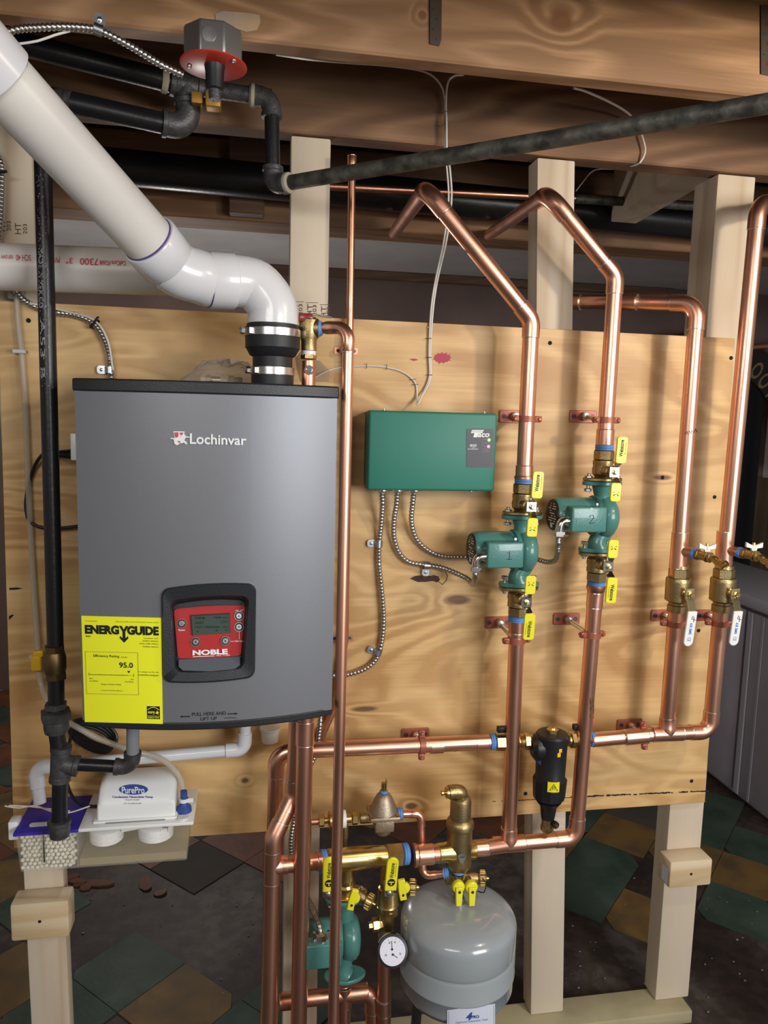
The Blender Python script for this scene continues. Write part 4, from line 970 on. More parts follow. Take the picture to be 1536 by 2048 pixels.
def wrap_poly(px0, py0, px1, py1, m, name, n=6, rr=.0372, par=None):
    mb = MB()
    a0 = P(px0, py0, .11 + rr * .9) - FC; a1 = P(px1, py1, .11 + rr * .9) - FC
    x0, x1, z1_, z0_ = a0.x, a1.x, a0.z, a1.z; rows = []
    for k in range(n + 1):
        x = max(-rr * .98, min(rr * .98, x0 + (x1 - x0) * k / n)); y = -math.sqrt(rr * rr - x * x); rows.append((mb.bm.verts.new(FC + V((x, y, z0_))), mb.bm.verts.new(FC + V((x, y, z1_)))))
    for a_, b_ in zip(rows, rows[1:]): mb.face([a_[0], b_[0], b_[1], a_[1]])
    return mb.build(name, m, par or t)
wrap_poly(1096, 1564, 1117, 1583, YELLOW, 'warning_label', rr=.0402)
wrap_poly(1076, 1504, 1087, 1520, PAPERW, 'side_label', rr=.0368); wrap_poly(1076, 1520, 1087, 1536, mat('side_label_blue', (.03, .10, .40), .5), 'side_label', rr=.0368)
wrap_poly(1117, 1497, 1123, 1504, YBRASS, 'yellow_tab', rr=.0375); wrap_poly(1114, 1505, 1120, 1513, YBRASS, 'yellow_tab', rr=.0368)
mb = MB(); wl = lambda px, py: (lambda a_: FC + V((a_.x, -math.sqrt(.0405 ** 2 - a_.x ** 2), a_.z)))(P(px, py, .11 + .036) - FC)
tri = [wl(1099, 1580), wl(1106.5, 1567), wl(1114, 1580)]
for k in range(3): mb.tube([tri[k], tri[(k + 1) % 3]], .0006, 6)
mb.tube([wl(1104.5, 1578), wl(1104.5, 1573), wl(1106.5, 1571.5), wl(1108.5, 1573), wl(1108.5, 1578)], .0007, 6); mb.build('warning_mark', INK, t)
MB().tube(smooth([P(x, y, .12) for x, y in ((1072, 1572), (1067, 1583), (1068, 1594), (1076, 1600), (1086, 1603))], .004), .0010, 6).build('tether', BLACK, t)
MB().tube(smooth([P(x, y, .12) for x, y in ((1108, 1659), (1114, 1650), (1122, 1640), (1128, 1652), (1118, 1652))], .004), .0009, 6).build('tether', CABLE, t)
# valve bodies both sides
for nm, (xa, ya), (xb, yb), lb in (('isolation_cock', (986, 1484), (1074, 1482), 'brass cock with black key handle left of the black filter'), ('isolation_cock', (1182, 1478), (1134, 1480), 'brass cock with black key handle right of the black filter')):
    a_, b_ = P(xa, ya, .088), P(xb, yb, .095); ax = (b_ - a_).normalized(); v = thing('isolation_cock', lb, 'valve', a_)
    L = (b_ - a_).length
    tape(v, a_ - ax * .001, ax, .0170, .012)
    mb = MB(); hexnut(mb, a_ + ax * .006, ax, .0205, .022, rot=.2); mb.lathe([(.028, .0165), (.032, .0165), (.034, .013), (L * .6, .0135), (L * .62, .017), (L * .68, .018), (L * .7, .0145), (L * .98, .0140)], a_, ax, 26); hexnut(mb, a_ + ax * L * .70, ax, .0195, .013, rot=.1); mb.build('body', BRASS, v)
    c = a_ + ax * min(.036, L * .55); c.z += .012
    mb = MB().lathe([(0, .008), (.014, .008)], c, (0, 0, 1), 16); mb.build('stem', BRONZE, v)
    s_ = -1
    mb = MB().rbox((-.028 if xa < 1100 else -.014, -.007, .012), (.008 if xa < 1100 else .014, .007, .026), .002, 2, Matrix.Translation(c)); mb.build('key_handle', BLACK, v)
# ================================================================ BOILER
BX0, BX1 = -0.600, -0.145; BZ1 = .268 + ZF; BZ0 = -.358 + ZF
def bow(x): u = (x - BX0) / (BX1 - BX0); return .300 + .042 * (1 - (2 * u - 1) ** 2)
def S(px, py, w=0.0):
    d = .33
    for _ in range(5): d = bow(P(px, py, d).x)
    p = P(px, py, d); p.y -= w; return p
bo = thing('boiler', 'dark grey wall-hung boiler with red control panel and bowed front', 'boiler', V(((BX0 + BX1) / 2, -.02, BZ0)))
# front shell with an opening for the control panel
NX = 24; hx0, hx1 = S(338, 1265).x, S(500, 1265).x; hz1, hz0 = S(420, 1186).z, S(420, 1349).z
xs = sorted(set([BX0 + (BX1 - BX0) * k / NX for k in range(NX + 1)] + [hx0, hx1])); zs = sorted([BZ0 + .012, hz0, hz1, BZ1 - .01])
mb = MB(); G_ = {}
for i, x in enumerate(xs):
    for j, z in enumerate(zs): G_[i, j] = mb.bm.verts.new((x, -bow(x), z))
for i in range(len(xs) - 1):
    for j in range(len(zs) - 1):
        if xs[i] >= hx0 - 1e-6 and xs[i + 1] <= hx1 + 1e-6 and j == 1: continue
        mb.face([G_[i, j], G_[i + 1, j], G_[i + 1, j + 1], G_[i, j + 1]])
# sides, back, top, bottom
bk_ = {}
for i in (0, len(xs) - 1):
    vs0 = [mb.bm.verts.new((xs[i], -.02, z)) for z in zs]
    for j in range(3): mb.face([G_[i, j], G_[i, j + 1], vs0[j + 1], vs0[j]])
    bk_[i] = vs0
for j in range(3): mb.face([bk_[0][j], bk_[0][j + 1], bk_[len(xs) - 1][j + 1], bk_[len(xs) - 1][j]])
for j in (0, 3): mb.face([G_[i, j] for i in range(len(xs))] + [bk_[len(xs) - 1][j], bk_[0][j]])
mb.build('cabinet', BOILER, bo)
def cap(z0, z1, over, name, m, back=-.03):
    out = [(BX0 - over, back)] + [(x, -bow(x) - over) for x in [BX0 + (BX1 - BX0) * k / 24 for k in range(25)]] + [(BX1 + over, back)]
    out[1] = (BX0 - over, -bow(BX0) - over + .004); out[-2] = (BX1 + over, -bow(BX1) - over + .004)
    return MB().prism(out, lambda u, v, w=0.0: V((u, v, w)), z0, z1).build(name, m, bo, bevel=.003)
cap(BZ1 - .022, BZ1, .004, 'top_cap', TRIMB); cap(BZ0, BZ0 + .016, .001, 'bottom_trim', TRIMB)
# control panel: bezel ring, recess walls, red panel, lit ledge
def SP(px, py, w=0.0):
    q = S(px, py); return P(px, py, -q.y + w)
outer = []; inner = []
def loopset(cx, cy, hw, hh, r, bulge, taper=0.0, n=6, lean=0.0):
    pts = []
    for qx, qy, a in ((1, -1, -90), (1, 1, 0), (-1, 1, 90), (-1, -1, 180)):
        for k in range(n + 1):
            t = math.radians(a + 90 * k / n); x = qx * (hw - r) + r * math.cos(t); y = qy * (hh - r) + r * math.sin(t)
            f = 1 - taper * (y / hh + 1) / 2; x *= f
            y += bulge * (1 - (x / hw) ** 2) * (1 if y > 0 else -1) + lean * x
            pts.append((cx + x, cy + y))
        if True:
            # subdivide the side that follows
            nx = {(1, -1): (1, 1), (1, 1): (-1, 1), (-1, 1): (-1, -1), (-1, -1): (1, -1)}[(qx, qy)]
            if qx != nx[0]:
                y = qy * hh
                for k in range(1, 6):
                    x = qx * (hw - r) * (1 - 2 * k / 6); f = 1 - taper * (y / hh + 1) / 2; x *= f
                    pts.append((cx + x, cy + y + bulge * (1 - (x / hw) ** 2) * (1 if y > 0 else -1) + lean * x))
    return pts
LO = loopset(417.5, 1266, 95, 93, 16, 6, 0.03, lean=-.055); LI = loopset(419, 1268, 80, 71, 14, 5, .14, lean=-.055); LB = loopset(418, 1266, 72, 60, 10, 6, .12, lean=-.06)
def ringmesh(loops, closed=False):
    mb = MB(); R_ = [[mb.bm.verts.new(p) for p in L] for L in loops]
    for a_, b_ in zip(R_, R_[1:]):
        n = len(a_)
        for k in range(n): mb.face([a_[k], a_[(k + 1) % n], b_[(k + 1) % n], b_[k]])
    return mb, R_
LO2 = loopset(417.5, 1266, 92, 90, 15, 6, 0.03, lean=-.055)
mb, _ = ringmesh([[SP(x, y, -.004) for x, y in LO], [SP(x, y, .004) for x, y in LO], [SP(x, y, .008) for x, y in LO2], [SP(x, y, .004) for x, y in LI]])
bz = mb.build('control_bezel', BEZEL, bo, ang=50)
def depthat(y): return -.030 + .016 * (y - 1206) / 120
mb, R_ = ringmesh([[SP(x, y, .004) for x, y in LI], [SP(x, y, depthat(y)) for x, y in LB]]); mb.face(R_[-1]); mb.build('recess', BEZEL, bz, ang=50)
# lower lip of the recess: light from above is put into its paler grey
lip_o = [(x, y) for x, y in LI if y > 1312]; lip_i = [(x, y) for x, y in LB if y > 1312]
led = [(358, 1319), (480, 1313), (480, 1330), (470, 1338), (420, 1343), (366, 1341), (357, 1333)]
def ledge_d(y): return -.014 + .017 * (y - 1313) / 28
mb = MB(); mb.prism(led, lambda x, y, w=0.0: SP(x, y, ledge_d(y) + .001)); mb.build('ledge', LEDGE, bz)
RP = loopset(419, 1264, 71.5, 49, 6, 3.0, .12, lean=-.05)
def RPf(px, py, w=0.0): return SP(px, py, depthat(py) + .004 + w)
rp = MB().prism(RP, RPf, -.003, 0).build('red_panel', REDP, bz)
mb = MB().prism([(382, 1231), (459, 1227), (461, 1266), (385, 1270)], RPf, 0, .0010); lc = mb.build('display', LCD, bz)
mb = MB().prism([(381, 1230), (460, 1226), (460, 1228.5), (382, 1232.5)], RPf, 0, .0014); mb.prism([(381, 1230), (383, 1230), (386, 1271), (384, 1271)], RPf, 0, .0014); mb.build('display_frame', BLACK, bz)
mb = MB()
add_text(mb, 'SETPOINT 120F', rectq(390, 1234, 410, 1238, RPf, 0), 0, 0, .0013); add_text(mb, 'TANK 131F', rectq(428, 1233, 455, 1237, RPf), 0, 0, .0013); add_text(mb, 'OUTLET', rectq(390, 1243, 408, 1248, RPf), 0, 0, .0013); add_text(mb, '129F', rectq(442, 1241, 456, 1246, RPf), 0, 0, .0013)
add_text(mb, 'HEAT DEMAND  ON', rectq(390, 1252, 456, 1256, RPf), 0, 0, .0013)
for x, y in ((396, 1263), (434, 1261), (453, 1260)): mb.prism(circ(x, y, 1.8, 10), RPf, 0, .0013)
mb.build('display_digits', LCDI, bz)
for (x, y, g) in ((363, 1247, 'o'), (478, 1232, '^'), (478, 1254, 'v'), (391, 1284, '<'), (451, 1282, '>')):
    mb = MB().prism(circ(x, y, 9.6, 24), RPf, 0, .0008); mb.build('button_rim', STEEL, bz)
    mb = MB().prism(circ(x, y, 8.4, 24), RPf, 0, .0012); mb.build('button_well', mat('button_well', (.03, .02, .02), .5) if 'button_well' not in bpy.data.materials else bpy.data.materials['button_well'], bz)
    mb = MB().prism(circ(x, y, 6.2, 20), RPf, 0, .0030); mb.build('button', ZINC, bz, bevel=.0006)
    mb = MB()
    tri = {'o': circ(x, y, 1.8, 10), '^': [(x - 2, y + 1.5), (x + 2, y + 1.5), (x, y - 2)], 'v': [(x - 2, y - 1.5), (x + 2, y - 1.5), (x, y + 2)], '<': [(x + 1.5, y - 2), (x + 1.5, y + 2), (x - 2, y)], '>': [(x - 1.5, y - 2), (x - 1.5, y + 2), (x + 2, y)]}[g]
    mb.prism(tri, RPf, 0, .0034).build('button_symbol', INK if g != 'o' else REDINK, bz)
mb = MB(); add_text(mb, 'NOBLE', quad((385, 1300.5), (455, 1297.5), (456, 1308.5), (385, 1311), RPf), .05, 0, .0009)
mb.prism([(385.5, 1313), (429, 1311.2), (429, 1312.4), (385.5, 1314.2)], RPf, 0, .0008); add_text(mb, 'FIRE TUBE', rectq(432, 1310, 460, 1312.4, RPf, -1.0), .0, 0, .0008)
add_text(mb, 'Reset', rectq(357, 1258, 370, 1262, RPf, -.3), .01, 0, .0008); add_text(mb, 'on  off', rectq(471, 1218.5, 487, 1222.5, RPf, -.3), .01, 0, .0008); add_text(mb, 'Service', rectq(471, 1280, 487, 1284, RPf, -.2), .01, 0, .0008)
mb.prism([(461, 1282.4), (470, 1282.2), (470, 1283), (461, 1283.2)], RPf, 0, .0008); mb.prism([(478, 1264), (478.8, 1264), (478.8, 1279), (478, 1279)], RPf, 0, .0008); mb.build('print', WHITEINK, bz)
# raised emblem and name
def raised(pts, m, w=.0025, name='emblem'): return MB().prism(pts, S, 0, w).build(name, m, bo)
raised([(347, 862.5), (369, 863), (368, 878), (363, 886), (356, 888), (350, 882)], WHITEINK, .0016)
raised([(349, 864.5), (357, 864.5), (357, 874), (353, 876), (350, 873)], REDINK, .0026); raised([(360, 865), (367, 865), (366, 869), (361, 870)], REDINK, .0026)
raised([(341, 875.5), (350, 876.5), (356, 874), (360, 876), (366, 869), (370, 869.5), (372, 872.5), (380, 873.5), (380, 875), (371, 875.5), (369, 881), (373, 884), (375, 888.5), (372.5, 889), (368, 885), (364, 887), (360, 885), (358, 889), (354, 890.5), (349, 887), (348, 879), (341, 877)], WHITEINK, .0032)
raised([(356, 881), (361, 882.5), (360, 886), (357, 884.5)], REDINK, .0038)
mb = MB(); add_text(mb, 'Lochinvar', quad((380, 866.5), (493, 871.5), (493, 890.5), (380, 888)  , S), .018, 0, .0028); mb.build('raised_name', WHITEINK, bo)
mb = MB(); add_text(mb, 'PULL HERE AND', rectq(384, 1425, 452, 1432, S, -2.5), .012); add_text(mb, 'LIFT UP', rectq(401, 1434.5, 434, 1441, S, -1.5), .012); add_text(mb, '100155096 REV A', rectq(449, 1434.5, 474, 1437, S, -.4))
for x0, x1, y in ((363, 380, 1433), (455, 472, 1427.5)): mb.prism([(x0, y - .7), (x1, y - 1.3), (x1, y + .7), (x0, y + 1.3)], S, 0, .0006)
mb.prism([(360, 1433.2), (365, 1431), (365, 1435.6)], S, 0, .0006); mb.prism([(476, 1427), (470, 1425), (470, 1429.6)], S, 0, .0006); mb.build('print', INK, bo)
# ---- energy label
el = thing('energy_label', 'bright yellow energy rating sheet stuck to the boiler lower left front', 'label', S(245, 1446))
mb = MB(); n = 10; rows = []
Lq = quad((163, 1231), (322.5, 1235), (326, 1447), (170, 1443), lambda x, y, w=0.0: S(x, y, w + .0022))
for k in range(n + 1): rows.append((mb.bm.verts.new(Lq(k / n, 0)), mb.bm.verts.new(Lq(k / n, 1)), mb.bm.verts.new(Lq(k / n, 0, -.0012)), mb.bm.verts.new(Lq(k / n, 1, -.0012))))
for a_, b_ in zip(rows, rows[1:]):
    mb.face([a_[0], b_[0], b_[1], a_[1]]); mb.face([a_[2], b_[2], b_[3], a_[3]]); mb.face([a_[0], b_[0], b_[2], a_[2]]); mb.face([a_[1], b_[1], b_[3], a_[3]])
for q in (rows[0], rows[-1]): mb.face([q[0], q[1], q[3], q[2]])
mb.build('sheet', PAPERY, el)
def lbl(u0, v0, u1, v1): return lambda u, v, w=0.0: Lq(u0 + (u1 - u0) * u, v0 + (v1 - v0) * v, w)
mb = MB()
def bar(u0, v0, u1, v1):
    n = max(1, int((u1 - u0) / .06))
    for k in range(n):
        a_, b_ = u0 + (u1 - u0) * k / n, u0 + (u1 - u0) * (k + 1) / n; mb.prism([(a_, v0), (b_, v0), (b_, v1), (a_, v1)], Lq, 0, .0006)
add_text(mb, 'ENERG', lbl(.040, .832, .470, .918), .06); add_text(mb, 'GUIDE', lbl(.570, .832, .968, .918), .06)
mb.prism([(.47, .915), (.505, .915), (.53, .88), (.555, .915), (.59, .915), (.548, .862), (.548, .80), (.58, .82), (.585, .80), (.53, .757), (.475, .80), (.48, .82), (.512, .80), (.512, .862)], Lq, 0, .0005)
add_text(mb, 'U.S. Government', lbl(.05, .950, .20, .960)); add_text(mb, 'Federal law prohibits removal of this label before consumer purchase', lbl(.43, .948, .97, .960))
add_text(mb, 'Boiler', lbl(.05, .803, .115, .820), .01)
add_text(mb, 'Lochinvar, LLC', lbl(.78, .797, .96, .812), .0); add_text(mb, 'KHB055-285(N,L)', lbl(.765, .770, .96, .785)); add_text(mb, 'NKZ(L,C)080-199(N,L)', lbl(.72, .744, .96, .759)); add_text(mb, 'WHB055-285(N,L)', lbl(.76, .716, .96, .731))
add_text(mb, 'Efficiency Rating', lbl(.14, .610, .465, .640), .008); add_text(mb, '(AFUE)*', lbl(.485, .612, .57, .626)); add_text(mb, '95.0', lbl(.46, .520, .635, .572), .02)
mb.prism([(.56, .492), (.60, .492), (.58, .470)], Lq, 0, .0005)
bar(.075, .448, .565, .452); bar(.565, .449, .645, .4505); bar(.073, .436, .076, .468); bar(.642, .436, .645, .468); bar(.215, .45, .217, .457); bar(.355, .45, .357, .457); bar(.495, .45, .497, .457)
add_text(mb, '80.0', lbl(.08, .408, .12, .418)); add_text(mb, 'Least Efficient', lbl(.08, .385, .19, .396)); add_text(mb, '98.5', lbl(.60, .408, .645, .418)); add_text(mb, 'Most Efficient', lbl(.53, .385, .64, .396))
add_text(mb, 'Range of Similar Models', lbl(.23, .352, .48, .368)); add_text(mb, '*Annual Fuel Utilization Efficiency', lbl(.22, .296, .50, .309))
add_text(mb, 'For energy cost info, visit', lbl(.70, .478, .96, .494)); add_text(mb, 'productinfo.energy.gov', lbl(.70, .448, .96, .466), .01)
for q in ((.035, .664, .70, .6655), (.035, .268, .70, .2695), (.035, .268, .037, .665), (.698, .268, .70, .665)): bar(*q)
mb.build('print', INK, el)
mb = MB().prism([(.80, .045), (.965, .045), (.965, .165), (.80, .165)], Lq, 0, .0005); mb.build('star_logo', INK, el)
mb = MB()
arcp = [(.81 + .145 * k / 12, .135 + .024 * math.sin(math.pi * k / 12)) for k in range(13)]; arcq = [(x, y - .005) for x, y in arcp[::-1]]
mb.prism(arcp + arcq, Lq, 0, .0009); add_text(mb, 'energy', lbl(.815, .088, .90, .118), .02, 0, .0009)
mb.prism([(.905, .10), (.925, .115), (.93, .13), (.938, .115), (.955, .112), (.942, .102), (.948, .088), (.93, .096)], Lq, 0, .0009); mb.prism([(.803, .072), (.962, .072), (.962, .075), (.803, .075)], Lq, 0, .0009)
add_text(mb, 'ENERGY STAR', lbl(.81, .052, .955, .066), .01, 0, .0009); mb.build('logo_print', PAPERY, el)

# ================================================================ WHITE VENT PIPE WITH RUBBER COUPLING
VD = .215; VR = .0445
v0 = P(545, 752, VD); v0.z = BZ1
vt = thing('vent_pipe', 'large white plastic vent pipe slanting up to the left from the boiler top', 'pipe', v0)
def vz(py): return P(545, py, VD).z - v0.z
MB().lathe([(0, .040), (vz(748), .040), (vz(748), .0375), (vz(715), .0375), (vz(712), .043), (vz(700), .049), (vz(697), .0515), (vz(656), .0515), (vz(655), .0490), (vz(650), .0490)], v0, (0, 0, 1), 40).build('rubber_coupling', BLACKR, vt)
for py, r, sx in ((743, .0405, -1), (667, .0520, -1)):
    c = v0 + V((0, 0, vz(py))); b = MB().ring(c, (0, 0, 1), r, .0011, 44, w=.0135).build('band_clamp', STEEL, vt)
    s = c + V((-r * .86, -r * .52, 0)); ax = V((.85, -.5, 0)).normalized()
    mb = MB().rbox((-.012, -.005, -.006), (.012, .004, .006), .001, 1, frame(s + V((0, -.002, 0)), (.52, -.86, 0), (.86, .52, 0), (0, 0, 1))); hexnut(mb, s + V((-.008, -.006, 0)), (-.85, -.45, 0), .0068, .009); mb.build('worm_screw', STEEL, b)
top = v0 + V((0, 0, vz(648)))
K1_ = P(552, 590, VD); K1_ = v0 + V((0, 0, (P(545, 560, VD).z - v0.z)))
# spine of the fittings in space
s_up = [v0 + V((0, 0, vz(650))), v0 + V((0, 0, vz(622)))]
e1 = P(455, 563, .225); e2 = P(425, 563, .235); f1 = P(330, 500, .27)
pipe_lo = P(291, 481, .29)
UPZ = .80
pipe_hi = Pc(0, 157, 1.03)
up_dir = (pipe_hi - pipe_lo).normalized()
hub1 = P(490, 560, .215); hub1L = P(437, 563, .235)
sp1 = smooth([s_up[0], s_up[1], P(538, 602, VD), P(512, 572, VD), P(482, 563, .22), P(458, 562, .226)], .006)
MB().tube(sp1, VR * 1.06, 40).build('elbow', PVC, vt)
MB().lathe([(0, VR * 1.02), (.001, VR * 1.07), (.010, VR * 1.07), (.011, VR * 1.02)], s_up[0], (0, 0, 1), 40).build('hub', PVC, vt)
ha, hb = P(468, 563, .222), P(415, 560, .236)
hax = (hb - ha).normalized()
MB().lathe([(0, VR * 1.08), (.003, VR * 1.14), (.044, VR * 1.14), (.047, VR * 1.11)], ha, hax, 40).build('hub', PVC, vt)
MB().lathe([(0, VR * 1.06), (.0002, VR * 1.095), (.0020, VR * 1.09), (.0022, VR * 1.0)], ha + hax * .0468, hax, 40).build('primer_line', PURPLE, vt)
sp2 = smooth([ha + hax * .03, ha + hax * .050, P(396, 553, .25), P(366, 544, .262), P(340, 528, .270)], .006)
MB().tube(sp2, VR * 1.07, 40).build('elbow', PVC, vt)
hc = P(336, 523, .272)
L_ = (pipe_lo - hc).length
MB().lathe([(0, VR * 1.08), (.004, VR * 1.14), (.053, VR * 1.14), (.055, VR * 1.11)], hc, up_dir, 40).build('hub', PVC, vt)
MB().lathe([(0, VR), (.0002, VR * 1.035), (.0024, VR * 1.03), (.0026, VR)], hc + up_dir * .0548, up_dir, 40).build('primer_line', PURPLE, vt)
far = pipe_hi + up_dir * .03
MB().tube([hc + up_dir * .04, far], VR, 48).build('pipe', PVCPIPE, vt)
MB().lathe([(0, VR * 1.08), (.003, VR * 1.16), (.30, VR * 1.16)], pipe_hi, up_dir, 40).build('hub', PVC, vt)
MB().lathe([(-.0026, VR * 1.0), (-.0024, VR * 1.03), (-.0002, VR * 1.035), (0, VR)], pipe_hi, up_dir, 40).build('primer_line', PURPLE, vt)
# ---- level white pipe with red print
ip = thing('intake_pipe', 'level white plastic pipe with red print behind the black gas pipe', 'pipe', P(200, 545, .07))
ia, ib = P(-160, 528, .068), P(400, 548, .072)
MB().tube([ia, ib], .0445, 44).build('pipe', PVCPIPE, ip)
axp = (ib - ia).normalized()
def ips(px, py, w=0.0):
    # cylinder front surface hit
    best = P(px, py, .10)
    for _ in range(4):
        k = (best - ia).dot(axp); c = ia + axp * k; dz = best.z - c.z; dd = math.sqrt(max(.0445 ** 2 - dz * dz, 0)); best = P(px, py, -(c.y) + dd)
    best.y -= w + .0003; return best
mb = MB()
def up_text(s, xr, xl, yb, yt, bold=.01):  # the print is upside down: it reads from right to left
    add_text(mb, s, quad((xr, yb), (xl, yb - (xr - xl) * .03), (xl, yt - (xr - xl) * .03), (xr, yt), ips), bold)
up_text('SCH 40', 62, 32, 522, 510); up_text('PVC', 120, 104, 526, 514); up_text('3"', 146, 132, 528, 516, .015); up_text('7300', 197, 160, 531, 517, .02); up_text('CellCore FOAM', 252, 200, 532, 522, .02); up_text('NSF-DWV', 26, 2, 518, 510)
mb.build('red_print', REDINK, ip)

# ================================================================ BLACK GAS PIPE DROP
GD = .180; gr = .0152
gp = thing('gas_pipe', 'black stencilled gas pipe dropping left of the boiler to the capped drip leg', 'pipe', P(118, 1660, GD))
g0, g1 = P(84, 250, GD), P(111, 1300, GD); gtee = P(121, 1527, GD); gcap = P(119, 1655, GD)
MB().tube([g0, g1], gr, 26).build('pipe', BLACKPIPE, gp)
gax = (g1 - g0).normalized()
def gs(px, py, w=0.0):
    q = P(px, py, GD); k = (q - g0).dot(gax); c = g0 + gax * k; dx = max(-gr * .97, min(gr * .97, q.x - c.x)); return V((c.x + dx * .93, c.y - math.sqrt(max(gr * gr - (dx * .93) ** 2, 1e-8)) - w - .0003, q.z))
mb = MB(); rr = random.Random(5)
for k in range(150):
    y = 352 + rr.random() * 420; x = 84 + (y - 330) * .026 + rr.uniform(-10, 9) 
    if rr.random() < .5: x = 80 + (y - 330) * .024 + rr.uniform(-4, 3)
    w_, h_ = rr.uniform(.5, 2.2), rr.uniform(.8, 4.2)
    if rr.random() < .5: w_, h_ = rr.uniform(1, 3.5), rr.uniform(.6, 1.4)
    mb.prism([(x, y), (x + w_, y + rr.uniform(-.6, .6)), (x + w_ * .8, y + h_), (x + rr.uniform(-.6, .4), y + h_ * .9)], gs)
for s_, ya in (('MADE IN MEXICO', 500), ('A53 B', 640)):
    mb2 = mb; add_text(mb2, s_, lambda u, v, w=0.0: gs(76 + (1 - v) * -0 + v * 11 + (ya - 330) * .024, ya + u * 118, 0), .0)
mb.build('stencil', BLACKMARK, gp)
# brass gas cock
vc = P(110, 1322, GD)
mb = MB(); hexnut(mb, P(109, 1300, GD) - V((0, 0, .004)), (0, 0, 1), .0195, .014); hexnut(mb, P(112, 1358, GD), (0, 0, 1), .0205, .014); mb.lathe([(0, .0175), (.006, .0185), (.014, .0205), (.034, .0205), (.042, .0185), (.046, .0175)], P(111, 1349, GD), (0, 0, 1), 26); mb.build('gas_cock', mat('brass_dull', (.24, .17, .07), .45, 1.0, (.16, .12, .06), 30), gp)
MB().tube([P(112, 1348, GD), P(113, 1420, GD)], gr, 24).build('nipple', BLACKPIPE, gp)
# union
uo = P(113, 1464, GD); z_ = lambda py: P(113, py, GD).z - uo.z
mb = MB(); hexnut(mb, uo + V((0, 0, z_(1418))), (0, 0, 1), .0215, .013, rot=.1); hexnut(mb, uo + V((0, 0, z_(1440))), (0, 0, 1), .0300, .020, rot=.35, ch=.003); mb.lathe([(0, .0215), (.010, .0235), (.030, .0235), (.044, .020)], uo, (0, 0, 1), 26); hexnut(mb, uo, (0, 0, 1), .0235, .014, rot=.3); mb.build('union', IRON, gp)
MB().tube([uo, P(119, 1505, GD)], gr, 24).build('nipple', BLACKPIPE, gp)
def cast_tee(T, c, ax, L, rr_, br=None, lb=.03, m=IRON, rbr=None):
    ax = V(ax).normalized(); h = L / 2; b_ = rr_ * 1.25
    mb = MB().lathe([(-h, rr_ * 1.1), (-h + .001, b_ * 1.08), (-h + .010, b_ * 1.08), (-h + .012, b_), (h - .012, b_), (h - .010, b_ * 1.08), (h - .001, b_ * 1.08), (h, rr_ * 1.1)], c, ax, 26)
    if br is not None:
        br = V(br).normalized(); q = rbr or rr_; mb.lathe([(0, b_), (rr_ * 1.2, q * 1.25), (lb - .012, q * 1.25), (lb - .010, q * 1.36), (lb - .001, q * 1.36), (lb, q * 1.1)], c, br, 26)
    return mb.build('tee' if br is not None else 'coupling', m, T)
def cast_elbow(T, p0, v, p1, r, rb=None, sock=1.0, m=IRON):
    a, b, t, arc = arc_corner(V(p0), V(v), V(p1), rb or r * 1.7); s = sock * r; q = r * 1.25
    P_ = [arc[0] - a * s, arc[0] - a * (s - .001), arc[0] - a * (s - .009), arc[0] - a * (s - .010)] + arc + [arc[-1] + b * (s - .010), arc[-1] + b * (s - .009), arc[-1] + b * (s - .001), arc[-1] + b * s]
    RR = [q * .92, q * 1.1, q * 1.1, q] + [q] * len(arc) + [q, q * 1.1, q * 1.1, q * .92]
    MB().tube(P_, RR, 26).build('elbow', m, T); return arc[0] - a * s, arc[-1] + b * s
arm = P(228, 1543, GD) - gtee
cast_tee(gp, gtee, (gtee - P(118, 1600, GD)), .074, gr, arm, .036)
ge = P(265, 1535, GD + .004); gup = P(266, 1440, GD + .02)
i1, o1 = cast_elbow(gp, gtee, ge, gup, .0125, rb=.022)
MB().tube([gtee, i1 + (ge - gtee).normalized() * .006], .0125, 22).build('nipple', BLACKPIPE, gp)
MB().tube([o1 - V((0, 0, .004)), P(266, 1440, GD + .02)], .0125, 22).build('riser', GREYP, gp)
MB().tube([gtee, gcap], gr, 24).build('nipple', BLACKPIPE, gp)
MB().lathe([(-.020, .014), (-.018, .0185), (-.004, .0205), (.006, .0205), (.008, .0225), (.016, .0225), (.017, .018)], gcap, (0, 0, 1), 26).build('drip_cap', IRON, gp)
# ================================================================ OVERHEAD BLACK PIPING
og = thing('gas_pipe', 'black iron piping under the joists with a long pipe crossing to the upper right', 'pipe', P(372, 185, .1))
r2 = .0195
T0 = P(372, 172, .105); Lf = P(-60, 62, .20); MB().tube([Lf, T0], r2, 26).build('pipe', GALV if False else BLACKPIPE, og)
MB().lathe([(-.004, .022), (0, .0235), (.006, .0235), (.008, .021)], P(327, 160, .115), (T0 - Lf), 24).build('joint_compound', mat('joint_compound', (.40, .36, .27), .8), og)
EL = P(379, 258, .10)
cast_tee(og, T0, T0 - Lf, .062, r2 * .92, EL - T0, .034)
i2, o2 = cast_elbow(og, T0, EL, P(180, 215, .145), r2 * .95, rb=.030)
MB().tube([T0, i2], r2 * .95, 24).build('nipple', BLACKPIPE, og); MB().tube([o2, P(98, 196, .16)], r2, 26).build('pipe', BLACKPIPE, og)
cast_elbow(og, P(180, 215, .16), P(85, 192, .16), P(86, 320, .15), gr, rb=.03); MB().tube([P(85, 215, .158), P(86, 330, GD)], gr, 22).build('pipe', BLACKPIPE, og)
EA = P(543, 196, .10); EBt = P(546, 371, .10)
MB().tube([T0, EA], .0155, 24).build('nipple', IRON, og)
i3, o3 = cast_elbow(og, T0, EA, EBt, .0150, rb=.024)
MB().lathe([(-.004, .0175), (0, .0215), (.006, .0215), (.008, .018)], i3 - (EA - T0).normalized() * .002, (EA - T0), 22).build('joint_compound', bpy.data.materials['joint_compound'], og)
GE = P(1640, 190, .72)
i4, o4 = cast_elbow(og, EA, EBt, GE, .0150, rb=.022)
